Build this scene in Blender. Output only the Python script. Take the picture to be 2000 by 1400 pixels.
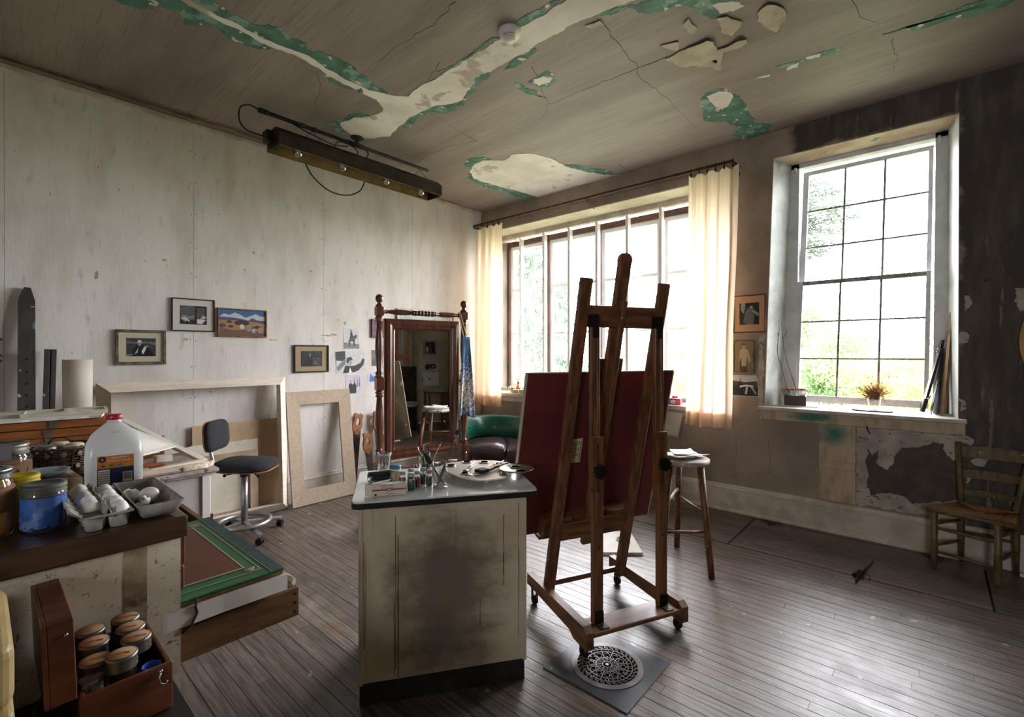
import bpy, bmesh, math, random
from mathutils import Matrix, Vector, Euler
random.seed(11)
for _o in list(bpy.data.objects): bpy.data.objects.remove(_o)
scene = bpy.context.scene
COL = scene.collection
PI = math.pi

# ---------------------------------------------------------------- camera, sky, light, exposure
cam_d = bpy.data.cameras.new('camera'); cam = bpy.data.objects.new('camera', cam_d); COL.objects.link(cam)
cam_d.sensor_width = 36.0; cam_d.lens = 928.6/2000*36; cam_d.shift_y = -10/2000; cam_d.clip_start = .03; cam_d.clip_end = 300
cam.location = (0, 0, 1.5); cam.rotation_euler = (PI/2, 0, math.radians(41.5)); scene.camera = cam
world = bpy.data.worlds.new('sky'); scene.world = world; world.use_nodes = True
_bg = world.node_tree.nodes['Background']; _bg.inputs[0].default_value = (.96, .925, 1.0, 1); _bg.inputs[1].default_value = 14.0
sun_d = bpy.data.lights.new('sun', 'SUN'); sun_d.energy = 1.5; sun_d.angle = math.radians(12); sun_d.color = (1, .97, .9)  # soft sun added under the overcast sky to brighten the trees
sun = bpy.data.objects.new('sun', sun_d); COL.objects.link(sun); sun.rotation_euler = Vector((1, .03, -.85)).to_track_quat('-Z', 'Y').to_euler(); sun.location = (0, -4, 9)
def portal(n, x0, x1, z0, z1, y, flip=False):
    d = bpy.data.lights.new(n, 'AREA'); d.shape = 'RECTANGLE'; d.size = x1-x0; d.size_y = z1-z0; d.cycles.is_portal = True
    o = bpy.data.objects.new(n, d); COL.objects.link(o); o.location = ((x0+x1)/2, y, (z0+z1)/2); o.rotation_euler = (PI/2 if flip else -PI/2, 0, 0)
portal('window_portal', -4.75, -1.45, .95, 3.2, 5.42); portal('window_portal', -1.1, .16, 1.0, 3.26, 5.42); portal('window_portal', .4, 1.05, 1.5, 2.45, -2.62, True)
vs = scene.view_settings; vs.view_transform = 'Standard'; vs.look = 'None'; vs.gamma = 1; vs.use_curve_mapping = False; vs.exposure = 1.65
cy = scene.cycles; cy.use_denoising = True; cy.max_bounces = 8; cy.diffuse_bounces = 5; cy.glossy_bounces = 3; cy.transparent_max_bounces = 16
cy.transmission_bounces = 4; cy.sample_clamp_indirect = 6; cy.caustics_reflective = False; cy.caustics_refractive = False

# ---------------------------------------------------------------- materials
def lin(h):
    h = h.lstrip('#'); r = []
    for i in (0, 2, 4):
        c = int(h[i:i+2], 16)/255; r.append(c/12.92 if c <= .04045 else ((c+.055)/1.055)**2.4)
    return (*r, 1)
class NT:
    def __init__(s, name):
        s.m = bpy.data.materials.new(name); s.m.use_nodes = True; s.t = s.m.node_tree; s.t.nodes.clear()
        s.out = s.n('ShaderNodeOutputMaterial')
    def n(s, typ, **kw):
        x = s.t.nodes.new(typ)
        for k, v in kw.items(): setattr(x, k, v)
        return x
    def l(s, a, b): s.t.links.new(a, b)
    def math(s, op, a, b=None, clamp=False):
        x = s.n('ShaderNodeMath', operation=op, use_clamp=clamp)
        for i, v in enumerate((a, b)):
            if v is None: continue
            if isinstance(v, (int, float)): x.inputs[i].default_value = v
            else: s.l(v, x.inputs[i])
        return x.outputs[0]
    def ramp(s, fac, lo, hi):
        x = s.n('ShaderNodeMapRange', interpolation_type='SMOOTHSTEP'); s.l(fac, x.inputs[0]); x.inputs[1].default_value = lo; x.inputs[2].default_value = hi
        return x.outputs[0]
    def mix(s, fac, a, b):
        x = s.n('ShaderNodeMix', data_type='RGBA')
        if isinstance(fac, (int, float)): x.inputs[0].default_value = fac
        else: s.l(fac, x.inputs[0])
        for i, v in ((6, a), (7, b)):
            if isinstance(v, (tuple, list)): x.inputs[i].default_value = v
            elif isinstance(v, str): x.inputs[i].default_value = lin(v)
            else: s.l(v, x.inputs[i])
        return x.outputs[2]
    def co(s, kind='obj', st=(1, 1, 1)):
        if kind == 'world': o = s.n('ShaderNodeNewGeometry').outputs['Position']
        else: o = s.n('ShaderNodeTexCoord').outputs['Object']
        mp = s.n('ShaderNodeMapping'); mp.inputs['Scale'].default_value = st; s.l(o, mp.inputs[0]); return mp.outputs[0]
    def noise(s, co, sc, det=4, rough=.55):
        x = s.n('ShaderNodeTexNoise'); s.l(co, x.inputs['Vector']); x.inputs['Scale'].default_value = sc; x.inputs['Detail'].default_value = det
        x.inputs['Roughness'].default_value = rough; return x.outputs[0]
def mk(name, c1, c2=None, sc=6, st=(1, 1, 1), rough=.6, bump=.0, met=0, spk=(), co='obj', spec=.5, det=5, con=(.35, .65), rnd=0, coat=0, c3=None, sc3=1.5, con3=(.5, .7), rvar=0, trans=0, bst=None):
    """two-colour mottle + optional large stain c3 + specks [(colour, scale, threshold)]"""
    N = NT(name); b = N.n('ShaderNodeBsdfPrincipled'); N.l(b.outputs[0], N.out.inputs[0])
    b.inputs['Roughness'].default_value = rough; b.inputs['Metallic'].default_value = met; b.inputs['Specular IOR Level'].default_value = spec
    if coat: b.inputs['Coat Weight'].default_value = coat; b.inputs['Coat Roughness'].default_value = .15
    if trans: b.inputs['Transmission Weight'].default_value = trans
    v = N.co(co, st)
    if c2 is None: col = None; b.inputs['Base Color'].default_value = lin(c1)
    else:
        nz = N.noise(v, sc, det); col = N.mix(N.ramp(nz, *con), c1, c2)
        if bump:
            bp = N.n('ShaderNodeBump'); bp.inputs['Strength'].default_value = bump; bp.inputs['Distance'].default_value = .01
            N.l(nz if bst is None else N.noise(N.co(co, bst), sc*3, 4), bp.inputs['Height']); N.l(bp.outputs[0], b.inputs['Normal'])
        if rvar:
            N.l(N.math('ADD', N.math('MULTIPLY', nz, rvar), rough-rvar/2, True), b.inputs['Roughness'])
    pos = N.co(co)
    if c3:
        col = N.mix(N.math('MULTIPLY', N.ramp(N.noise(pos, sc3, 6, .6), *con3), .85), col if col else lin(c1), c3)
    for sp in spk:
        col = N.mix(N.ramp(N.noise(N.co(co, sp[3]) if len(sp) > 3 else pos, sp[1], 2), sp[2], sp[2]+.03), col if col else lin(c1), sp[0])
    if rnd and col:
        oi = N.n('ShaderNodeObjectInfo'); hs = N.n('ShaderNodeHueSaturation'); N.l(col, hs.inputs['Color'])
        N.l(N.math('ADD', N.math('MULTIPLY', oi.outputs['Random'], rnd), 1-rnd/2), hs.inputs['Value']); col = hs.outputs[0]
    if col: N.l(col, b.inputs['Base Color'])
    return N.m
def glassy(name, tint=(.97, .98, .97, 1), refl=.9, base=.04, rough=.03):
    N = NT(name); t = N.n('ShaderNodeBsdfTransparent'); t.inputs[0].default_value = tint; g = N.n('ShaderNodeBsdfGlossy'); g.inputs['Roughness'].default_value = rough
    lw = N.n('ShaderNodeLayerWeight'); lw.inputs[0].default_value = .25; mx = N.n('ShaderNodeMixShader')
    N.l(N.math('ADD', N.math('MULTIPLY', lw.outputs['Fresnel'], refl), base, True), mx.inputs[0]); N.l(t.outputs[0], mx.inputs[1]); N.l(g.outputs[0], mx.inputs[2]); N.l(mx.outputs[0], N.out.inputs[0]); return N.m
def veil(name, col, trans=.5, transp=0.0, c2=None, sc=30, rough=1, gloss=0.0):
    """thin cloth / plastic that lets light through"""
    N = NT(name); d = N.n('ShaderNodeBsdfDiffuse'); t = N.n('ShaderNodeBsdfTranslucent')
    if c2: c = N.mix(N.noise(N.co(), sc), col, c2); N.l(c, d.inputs[0]); N.l(c, t.inputs[0])
    else: d.inputs[0].default_value = t.inputs[0].default_value = lin(col)
    m = N.n('ShaderNodeMixShader'); m.inputs[0].default_value = trans; N.l(d.outputs[0], m.inputs[1]); N.l(t.outputs[0], m.inputs[2]); o = m.outputs[0]
    if transp:
        tr = N.n('ShaderNodeBsdfTransparent'); m2 = N.n('ShaderNodeMixShader'); m2.inputs[0].default_value = transp; N.l(o, m2.inputs[1]); N.l(tr.outputs[0], m2.inputs[2]); o = m2.outputs[0]
    if gloss:
        g = N.n('ShaderNodeBsdfGlossy'); g.inputs['Roughness'].default_value = .25; m3 = N.n('ShaderNodeMixShader'); m3.inputs[0].default_value = gloss; N.l(o, m3.inputs[1]); N.l(g.outputs[0], m3.inputs[2]); o = m3.outputs[0]
    N.l(o, N.out.inputs[0]); return N.m

# ---------------------------------------------------------------- mesh helpers
class MB:
    def __init__(s): s.v = []; s.f = []; s.sm = []; s.mi = []; s.m = 0; s.T = Matrix()
    def add(s, vs, fs, smooth=False):
        o = len(s.v); s.v += [tuple(s.T @ Vector(p)) for p in vs]
        for f in fs: s.f.append([i+o for i in f]); s.sm.append(smooth); s.mi.append(s.m)
        return s
    def box(s, x0, x1, y0, y1, z0, z1, b=0):
        if not b:
            return s.add([(x0,y0,z0),(x1,y0,z0),(x1,y1,z0),(x0,y1,z0),(x0,y0,z1),(x1,y0,z1),(x1,y1,z1),(x0,y1,z1)],
                         [(0,3,2,1),(4,5,6,7),(0,1,5,4),(1,2,6,5),(2,3,7,6),(3,0,4,7)])
        bm = bmesh.new(); bmesh.ops.create_cube(bm, size=1)
        for v in bm.verts: v.co = Vector((x0+(v.co.x+.5)*(x1-x0), y0+(v.co.y+.5)*(y1-y0), z0+(v.co.z+.5)*(z1-z0)))
        bmesh.ops.bevel(bm, geom=bm.edges[:], offset=b, segments=4 if b > .01 else 2 if b > .004 else 1, affect='EDGES', profile=.5)
        return s.bm(bm)
    def bm(s, bm, smooth=False):
        bm.verts.index_update(); s.add([v.co.copy() for v in bm.verts], [[v.index for v in f.verts] for f in bm.faces], smooth); bm.free(); return s
    def bar(s, p0, p1, w, d, up=(0, 0, 1), b=0):
        """square bar from p0 to p1; w across 'up x dir', d along up"""
        p0 = Vector(p0); p1 = Vector(p1); z = (p1-p0); L = z.length; z.normalize(); u = Vector(up); x = u.cross(z)
        if x.length < 1e-4: x = Vector((1, 0, 0)).cross(z)
        x.normalize(); y = z.cross(x); T = s.T
        s.T = T @ Matrix.Translation(p0) @ Matrix((x, y, z)).transposed().to_4x4(); s.box(-w/2, w/2, -d/2, d/2, 0, L, b); s.T = T; return s
    def cyl(s, p0, p1, r0, r1=None, n=12, caps=True, smooth=True):
        r1 = r0 if r1 is None else r1; p0 = Vector(p0); p1 = Vector(p1); z = (p1-p0).normalized(); x = z.orthogonal().normalized(); y = z.cross(x); vs = []
        for p, r in ((p0, r0), (p1, r1)):
            for i in range(n): a = 2*PI*i/n; vs.append(p+x*math.cos(a)*r+y*math.sin(a)*r)
        s.add(vs, [(i, (i+1) % n, n+(i+1) % n, n+i) for i in range(n)], smooth)
        if caps: s.add(vs, [tuple(range(n-1, -1, -1)), tuple(range(n, 2*n))])
        return s
    def tube(s, pts, r, n=8, closed=False):
        P = [Vector(p) for p in pts]; vs = []; fs = []; k = len(P); x = None
        for i, p in enumerate(P):
            t = (P[(i+1) % k]-P[i-1]) if closed else (P[min(i+1, k-1)]-P[max(i-1, 0)]); t.normalize()
            x = t.orthogonal() if x is None else x-t*x.dot(t); x.normalize(); y = t.cross(x); rr = r(i/(k-1)) if callable(r) else r
            for j in range(n): a = 2*PI*j/n; vs.append(p+x*math.cos(a)*rr+y*math.sin(a)*rr)
        for i in range(k if closed else k-1):
            for j in range(n): a = i*n; b = ((i+1) % k)*n; fs.append((a+j, a+(j+1) % n, b+(j+1) % n, b+j))
        if not closed: fs += [tuple(range(n-1, -1, -1)), tuple(range((k-1)*n, k*n))]
        return s.add(vs, fs, True)
    def lathe(s, prof, n=20, c=(0, 0, 0), smooth=True):
        vs = []; fs = []
        for r, z in prof:
            for i in range(n): a = 2*PI*i/n; vs.append((c[0]+r*math.cos(a), c[1]+r*math.sin(a), c[2]+z))
        for k in range(len(prof)-1):
            for i in range(n): fs.append((k*n+i, k*n+(i+1) % n, (k+1)*n+(i+1) % n, (k+1)*n+i))
        if prof[0][0] > 1e-4: fs.append(tuple(range(n-1, -1, -1)))
        if prof[-1][0] > 1e-4: fs.append(tuple(range((len(prof)-1)*n, len(prof)*n)))
        return s.add(vs, fs, smooth)
    def prism(s, poly, h0, h1, plane='xy'):
        n = len(poly); A = sum(poly[i][0]*poly[(i+1) % n][1]-poly[(i+1) % n][0]*poly[i][1] for i in range(n))
        if A < 0: poly = poly[::-1]
        f = {'xy': lambda a, b, h: (a, b, h), 'xz': lambda a, b, h: (a, h, b), 'yz': lambda a, b, h: (h, a, b)}[plane]
        vs = [f(a, b, h0) for a, b in poly]+[f(a, b, h1) for a, b in poly]
        fs = [tuple(range(n-1, -1, -1)), tuple(range(n, 2*n))]+[(i, (i+1) % n, n+(i+1) % n, n+i) for i in range(n)]
        if plane == 'xz': fs = [q[::-1] for q in fs]
        return s.add(vs, fs)
    def ball(s, c, r, nu=14, nv=9, f=None):
        rx, ry, rz = r if isinstance(r, (tuple, list)) else (r, r, r); vs = []; fs = []
        for j in range(nv+1):
            t = PI*j/nv-PI/2
            for i in range(nu):
                a = 2*PI*i/nu; k = f(math.sin(t)) if f else 1; vs.append((c[0]+rx*k*math.cos(t)*math.cos(a), c[1]+ry*k*math.cos(t)*math.sin(a), c[2]+rz*math.sin(t)))
        for j in range(nv):
            for i in range(nu): fs.append((j*nu+i, j*nu+(i+1) % nu, (j+1)*nu+(i+1) % nu, (j+1)*nu+i))
        return s.add(vs, fs, True)
    def grid(s, fn, nu, nv, smooth=True, closed=False):
        vs = [fn(i/nu, j/nv) for j in range(nv+1) for i in range(nu+1)]; w = nu+1
        return s.add(vs, [(j*w+i, j*w+i+1, (j+1)*w+i+1, (j+1)*w+i) for j in range(nv) for i in range(nu)], smooth)
    def build(s, name, mat, parent=None, loc=None, rot=None, solid=0):
        me = bpy.data.meshes.new(name); me.from_pydata(s.v, [], s.f)
        for m in (mat if isinstance(mat, (list, tuple)) else [mat]): me.materials.append(m)
        me.polygons.foreach_set('use_smooth', s.sm); me.polygons.foreach_set('material_index', s.mi); me.update()
        bm = bmesh.new(); bm.from_mesh(me); bmesh.ops.remove_doubles(bm, verts=bm.verts, dist=1e-5); bmesh.ops.recalc_face_normals(bm, faces=bm.faces); bm.to_mesh(me); bm.free()
        o = bpy.data.objects.new(name, me); COL.objects.link(o)
        if parent: o.parent = parent
        if loc: o.location = loc
        if rot: o.rotation_euler = rot
        if solid: md = o.modifiers.new('thickness', 'SOLIDIFY'); md.thickness = solid; md.offset = 0
        return o
def tag(o, label, cat, group=None):
    o['label'] = label; o['category'] = cat
    if group: o['group'] = group
    return o
def struct(o, label=None):
    o['kind'] = 'structure'
    if label: o['label'] = label
    return o
def empty(name, loc=(0, 0, 0), rz=0, rot=None):
    o = bpy.data.objects.new(name, None); COL.objects.link(o); o.location = loc; o.rotation_euler = rot or (0, 0, math.radians(rz)); o.empty_display_size = .05; return o
def thing(name, label, cat, loc=(0, 0, 0), rz=0, group=None, rot=None): return tag(empty(name, loc, rz, rot), label, cat, group)
def copy_tree(o, parent=None):
    c = o.copy(); COL.objects.link(c); c.parent = parent
    for ch in [x for x in o.children]: copy_tree(ch, c)
    return c
def text(txt, size, mat, parent, loc, rot, name='lettering', ex=.0002, al='CENTER', sx=1):
    cu = bpy.data.curves.new(name, 'FONT'); cu.body = txt; cu.size = size; cu.align_x = al; cu.align_y = 'CENTER'; cu.extrude = ex; cu.resolution_u = 2
    o = bpy.data.objects.new(name, cu); COL.objects.link(o); dg = bpy.context.evaluated_depsgraph_get(); me = bpy.data.meshes.new_from_object(o.evaluated_get(dg))
    bpy.data.objects.remove(o); bpy.data.curves.remove(cu); me.materials.clear(); me.materials.append(mat); q = bpy.data.objects.new(name, me); COL.objects.link(q)
    q.parent = parent; q.location = loc; q.rotation_euler = rot; q.scale = (sx, 1, 1); return q
def ragged(poly, step=.03, amp=.012, rnd=random):
    out = []
    for i, a in enumerate(poly):
        b = poly[(i+1) % len(poly)]; d = math.dist(a, b); k = max(1, int(d/step))
        for j in range(k):
            t = (j+rnd.uniform(-.3, .3)*(j > 0))/k; out.append((a[0]+(b[0]-a[0])*t+rnd.uniform(-amp, amp), a[1]+(b[1]-a[1])*t+rnd.uniform(-amp, amp)))
    return out
def polyline(p, step=.05, amp=.012, rnd=random):
    out = []
    for a, b in zip(p[:-1], p[1:]):
        k = max(1, int(math.dist(a, b)/step)); out += [(a[0]+(b[0]-a[0])*j/k+rnd.uniform(-amp, amp), a[1]+(b[1]-a[1])*j/k+rnd.uniform(-amp, amp)) for j in range(k)]
    return out+[p[-1]]
def cr(P, t):
    """Catmull-Rom point at t in 0..1"""
    k = t*(len(P)-1); i = min(int(k), len(P)-2); f = k-i; p = [P[max(i-1, 0)], P[i], P[i+1], P[min(i+2, len(P)-1)]]
    return .5*((2*p[1])+(p[2]-p[0])*f+(2*p[0]-5*p[1]+4*p[2]-p[3])*f*f+(3*p[1]-p[0]-3*p[2]+p[3])*f**3)
def smooth(pts, n=24): P = [Vector(p) for p in pts]; return [tuple(cr(P, i/n)) for i in range(n+1)]
def rrect(x0, x1, y0, y1, r, n=5):
    p = []
    for cx, cy_, a0 in ((x1-r, y0+r, -90), (x1-r, y1-r, 0), (x0+r, y1-r, 90), (x0+r, y0+r, 180)):
        for i in range(n+1): a = math.radians(a0+90*i/n); p.append((cx+r*math.cos(a), cy_+r*math.sin(a)))
    return p
def oval(cx, cy_, rx, ry, n=28): return [(cx+rx*math.cos(2*PI*i/n), cy_+ry*math.sin(2*PI*i/n)) for i in range(n)]
# ---------------------------------------------------------------- traced outlines (metres; ceiling x,y and window wall x,z)
GREEN=[[(-3.459, 0.482), (-3.472, 0.586), (-3.419, 0.671), (-3.37, 0.697), (-3.326, 0.683), (-3.326, 0.786), (-3.387, 0.866), (-3.265, 0.968), (-3.327, 1.043), (-3.383, 1.105), (-3.335, 1.196), (-3.257, 1.293), (-3.185, 1.329), (-3.192, 1.415), (-3.225, 1.482), (-3.212, 1.547), (-3.308, 1.708), (-3.317, 1.834), (-3.258, 1.905), (-3.294, 1.948), (-3.288, 2.101), (-3.359, 2.227), (-3.46, 2.26), (-3.153, 2.271), (-3.149, 2.125), (-3.118, 1.992), (-3.069, 1.876), (-3.027, 1.75), (-3.026, 1.635), (-3.064, 1.528), (-3.091, 1.454), (-3.009, 1.403), (-3.048, 1.335), (-3.011, 1.241), (-3.069, 1.129), (-3.089, 0.996), (-3.065, 0.908), (-3.01, 0.88)], [(-3.881, 2.041), (-3.801, 2.064), (-3.574, 2.114), (-3.55, 2.204), (-3.701, 2.14), (-3.827, 2.125), (-3.918, 2.195), (-4.049, 2.239), (-4.026, 2.152)], [(-3.403, 2.451), (-3.161, 2.402), (-3.007, 2.463), (-2.871, 2.551), (-2.931, 2.627), (-3.046, 2.604), (-3.077, 2.52), (-3.278, 2.491), (-3.447, 2.548), (-3.528, 2.54)], [(-2.868, 2.576), (-2.746, 2.53), (-2.568, 2.433), (-2.478, 2.383), (-2.316, 2.427), (-2.404, 2.465), (-2.524, 2.464), (-2.642, 2.525), (-2.825, 2.614)], [(-2.251, 2.452), (-2.107, 2.434), (-1.951, 2.407), (-1.96, 2.455), (-2.069, 2.497), (-2.205, 2.493)], [(-2.628, 2.2), (-2.413, 2.2), (-2.172, 2.157), (-2.02, 2.187), (-1.911, 2.16), (-1.763, 2.175), (-1.599, 2.179), (-1.566, 2.208), (-1.751, 2.208), (-1.947, 2.201), (-2.196, 2.204), (-2.409, 2.219), (-2.55, 2.228)], [(-2.212, 2.687), (-2.118, 2.718), (-2.058, 2.688), (-2.026, 2.774), (-2.114, 2.862), (-2.194, 2.828), (-2.207, 2.753)], [(-2.335, 2.639), (-2.289, 2.644), (-2.267, 2.828), (-2.289, 2.964), (-2.334, 2.816)], [(-1.513, 2.419), (-1.377, 2.45), (-1.221, 2.519), (-1.079, 2.608), (-0.8, 2.855), (-0.836, 2.934), (-0.96, 2.92), (-1.011, 2.812), (-1.076, 2.673), (-1.198, 2.636), (-1.273, 2.626), (-1.315, 2.516), (-1.481, 2.453)], [(-1.413, 3.884), (-1.292, 3.7), (-1.213, 3.714), (-1.137, 3.953), (-1.134, 4.217), (-1.147, 4.496), (-1.04, 4.64), (-1.15, 4.831), (-1.329, 4.828), (-1.377, 4.603), (-1.304, 4.431), (-1.341, 4.275), (-1.453, 4.225)], [(-3.739, 3.43), (-3.577, 3.36), (-3.419, 3.432), (-3.397, 3.537), (-3.629, 3.528), (-3.772, 3.589)], [(-3.868, 3.603), (-3.882, 3.774), (-3.886, 3.986), (-3.844, 4.206), (-3.846, 4.347), (-3.801, 4.637), (-3.78, 4.894), (-3.915, 4.829), (-3.984, 4.552), (-3.965, 4.339), (-4.042, 4.101), (-3.997, 3.844)], [(-2.917, 4.139), (-2.843, 4.241), (-2.669, 4.526), (-2.635, 4.654), (-2.726, 4.734), (-2.892, 4.466)], [(-2.342, 4.894), (-1.938, 4.811), (-1.744, 4.767), (-1.788, 4.859), (-2.005, 4.91), (-2.279, 4.95)], [(-0.245, 3.776), (-0.17, 3.786), (-0.074, 3.809), (0.042, 3.766), (0.13, 3.788), (0.223, 3.76), (0.373, 3.893), (0.328, 3.948), (0.222, 3.925), (0.179, 3.933), (0.088, 3.87), (-0.051, 3.885), (-0.121, 3.786)], [(-0.842, 3.699), (-0.684, 3.723), (-0.565, 3.724), (-0.442, 3.755), (-0.46, 3.789), (-0.601, 3.766), (-0.752, 3.755)]]
WHITE=[[(-3.169, 0.749), (-3.145, 0.77), (-3.157, 0.936), (-3.165, 1.105), (-3.173, 1.291), (-3.144, 1.479), (-3.189, 1.704), (-3.204, 1.916), (-3.262, 1.929), (-3.262, 1.723), (-3.203, 1.472), (-3.224, 1.28), (-3.214, 1.093), (-3.213, 0.926)], [(-3.21, 1.911), (-3.191, 2.039), (-3.134, 2.138), (-3.063, 2.23), (-2.829, 2.22), (-2.601, 2.224), (-2.275, 2.212), (-1.963, 2.218), (-1.723, 2.221), (-1.516, 2.211), (-1.227, 2.467), (-1.402, 2.434), (-1.594, 2.405), (-1.87, 2.411), (-2.096, 2.421), (-2.278, 2.413), (-2.487, 2.417), (-2.669, 2.501), (-2.78, 2.55), (-2.896, 2.53), (-3.001, 2.458), (-3.178, 2.442), (-3.312, 2.437), (-3.456, 2.478), (-3.741, 2.524), (-3.938, 2.434), (-3.998, 2.312), (-3.931, 2.183), (-3.853, 2.102), (-3.677, 2.126), (-3.564, 2.203), (-3.416, 2.231), (-3.338, 2.213), (-3.288, 2.101), (-3.285, 1.995)], [(-3.813, 3.612), (-3.63, 3.491), (-3.483, 3.496), (-3.315, 3.627), (-3.172, 3.585), (-2.994, 3.693), (-2.915, 3.929), (-2.941, 4.192), (-2.842, 4.491), (-2.675, 4.759), (-2.44, 4.846), (-2.732, 4.919), (-3.207, 4.84), (-3.777, 4.869), (-3.8, 4.586), (-3.868, 4.232), (-3.92, 3.978), (-3.927, 3.777)], [(-1.309, 3.782), (-1.214, 3.75), (-1.144, 3.85), (-1.222, 4.032), (-1.292, 4.055), (-1.325, 3.909)], [(-2.187, 2.709), (-2.112, 2.723), (-2.076, 2.773), (-2.121, 2.82), (-2.191, 2.794)], [(-0.957, 3.763), (-0.86, 3.781), (-0.875, 3.801), (-0.939, 3.787)], [(-0.775, 3.759), (-0.69, 3.755), (-0.709, 3.793), (-0.759, 3.789)], [(-0.637, 3.712), (-0.566, 3.731), (-0.576, 3.758), (-0.628, 3.749)], [(-0.934, 2.799), (-0.831, 2.869), (-0.821, 2.931), (-0.881, 2.944), (-0.923, 2.896)]]
FLAKES=[[(-1.359, 3.11), (-1.225, 3.084), (-1.075, 3.081), (-1.049, 3.124), (-1.061, 3.229), (-1.002, 3.246), (-0.929, 3.21), (-0.874, 3.227), (-0.88, 3.273), (-0.956, 3.301), (-1.076, 3.273), (-1.125, 3.34), (-1.096, 3.419), (-1.128, 3.486), (-1.154, 3.407), (-1.257, 3.3), (-1.315, 3.265)], [(-0.751, 3.009), (-0.701, 2.989), (-0.642, 3.078), (-0.65, 3.182), (-0.731, 3.302), (-0.759, 3.234), (-0.787, 3.119)], [(-1.13, 2.845), (-1.09, 2.822), (-1.084, 2.946), (-1.118, 2.978), (-1.141, 2.939)], [(-0.964, 2.933), (-0.911, 2.951), (-0.856, 3.057), (-0.87, 3.105), (-0.943, 3.152), (-0.979, 3.07)], [(-1.588, 2.469), (-1.499, 2.483), (-1.49, 2.532), (-1.582, 2.5)], [(-1.323, 2.949), (-1.219, 2.986), (-1.264, 3.07), (-1.288, 3.028)]]
CRACKS=[[(-2.022, 1.805), (-2.274, 1.863), (-2.533, 1.824), (-2.754, 1.838), (-2.893, 1.869), (-3.111, 1.84)], [(-3.272, 1.613), (-3.514, 1.753), (-3.688, 1.797), (-3.939, 1.965)], [(-1.502, 2.546), (-1.527, 2.782), (-1.542, 3.064), (-1.585, 3.189), (-1.562, 3.577), (-1.569, 4.062), (-1.593, 4.33)], [(-1.352, 3.094), (-1.556, 3.091), (-1.934, 3.057), (-2.321, 3.059), (-2.552, 3.253), (-2.827, 3.266)], [(-4.075, 3.097), (-3.77, 3.023), (-3.482, 3.042), (-3.218, 3.128), (-3.077, 3.477)], [(-3.235, 3.578), (-3.248, 3.92), (-3.263, 4.301), (-3.258, 4.916)], [(-2.496, 4.494), (-2.468, 4.902)], [(-3.218, 3.128), (-3.171, 2.83), (-3.13, 2.564)], [(-2.091, 2.579), (-2.166, 2.762), (-2.321, 3.059)], [(-2.527, 2.115), (-2.942, 2.26)], [(-0.351, 3.284), (-0.321, 3.473), (-0.247, 3.626)], [(-0.199, 3.856), (-0.185, 4.112), (-0.208, 4.324)]]
PLASTER=[[(-0.469, 0.902), (0.174, 0.904), (0.238, 0.885), (0.217, 0.842), (0.153, 0.841), (0.147, 0.713), (0.131, 0.692), (0.142, 0.281), (0.024, 0.277), (-0.184, 0.274), (-0.469, 0.265)]]
DARKP=[[(-0.385, 0.737), (-0.358, 0.679), (-0.326, 0.724), (-0.336, 0.621), (-0.278, 0.589), (-0.23, 0.637), (-0.215, 0.739), (-0.184, 0.775), (-0.063, 0.779), (0.01, 0.839), (0.053, 0.833), (0.081, 0.741), (0.122, 0.71), (0.177, 0.699), (0.177, 0.427), (0.024, 0.388), (-0.063, 0.37), (-0.123, 0.338), (-0.153, 0.372), (-0.184, 0.393), (-0.246, 0.393), (-0.31, 0.389), (-0.375, 0.355), (-0.391, 0.426), (-0.382, 0.511), (-0.398, 0.632)]]
SPOTS=[[(0.23, 0.744), (0.27, 0.768), (0.29, 0.735), (0.264, 0.687), (0.23, 0.689), (0.212, 0.716)], [(0.163, 0.623), (0.212, 0.642), (0.225, 0.596), (0.19, 0.557), (0.163, 0.567)], [(0.169, 1.91), (0.206, 1.915), (0.209, 1.863), (0.185, 1.812), (0.163, 1.814)], [(0.15, 1.657), (0.185, 1.66), (0.198, 1.622), (0.19, 1.582), (0.147, 1.575)], [(0.147, 1.174), (0.188, 1.154), (0.18, 1.091), (0.147, 1.088)], [(0.431, 1.953), (0.498, 1.947), (0.498, 1.797), (0.446, 1.797), (0.421, 1.855)], [(-1.196, 1.665), (-1.149, 1.687), (-1.158, 0.986), (-1.179, 0.89), (-1.192, 1.03), (-1.214, 1.311), (-1.183, 1.453)]]
# ---------------------------------------------------------------- setting
XL, YW, HC, XR, YR = -4.806, 4.774, 3.5, 2.75, -2.5      # left wall, window wall, ceiling, wall on the other side, wall behind
def m_wall_left():
    N = NT('painted_wallboard'); b = N.n('ShaderNodeBsdfPrincipled'); N.l(b.outputs[0], N.out.inputs[0]); b.inputs['Roughness'].default_value = .75
    p = N.co('world'); c = N.mix(N.ramp(N.noise(N.co('world', (1, 3, .9)), 1.6, 7, .6), .35, .75), '#d8d4ce', '#c4beb6')
    c = N.mix(N.ramp(N.noise(N.co('world', (1, 5, 1.6)), 4, 7, .65), .55, .8), c, '#b1aaa2')
    c = N.mix(N.ramp(N.noise(p, 9, 3), .755, .765), c, '#b08b6a'); c = N.mix(N.ramp(N.noise(N.co('world', (1, 1, .6)), 34, 2), .77, .79), c, '#6d6156')
    N.l(c, b.inputs['Base Color']); bp = N.n('ShaderNodeBump'); bp.inputs['Strength'].default_value = .12; bp.inputs['Distance'].default_value = .01; N.l(N.noise(N.co('world', (1, 6, 1)), 12), bp.inputs['Height']); N.l(bp.outputs[0], b.inputs['Normal']); return N.m
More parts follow.
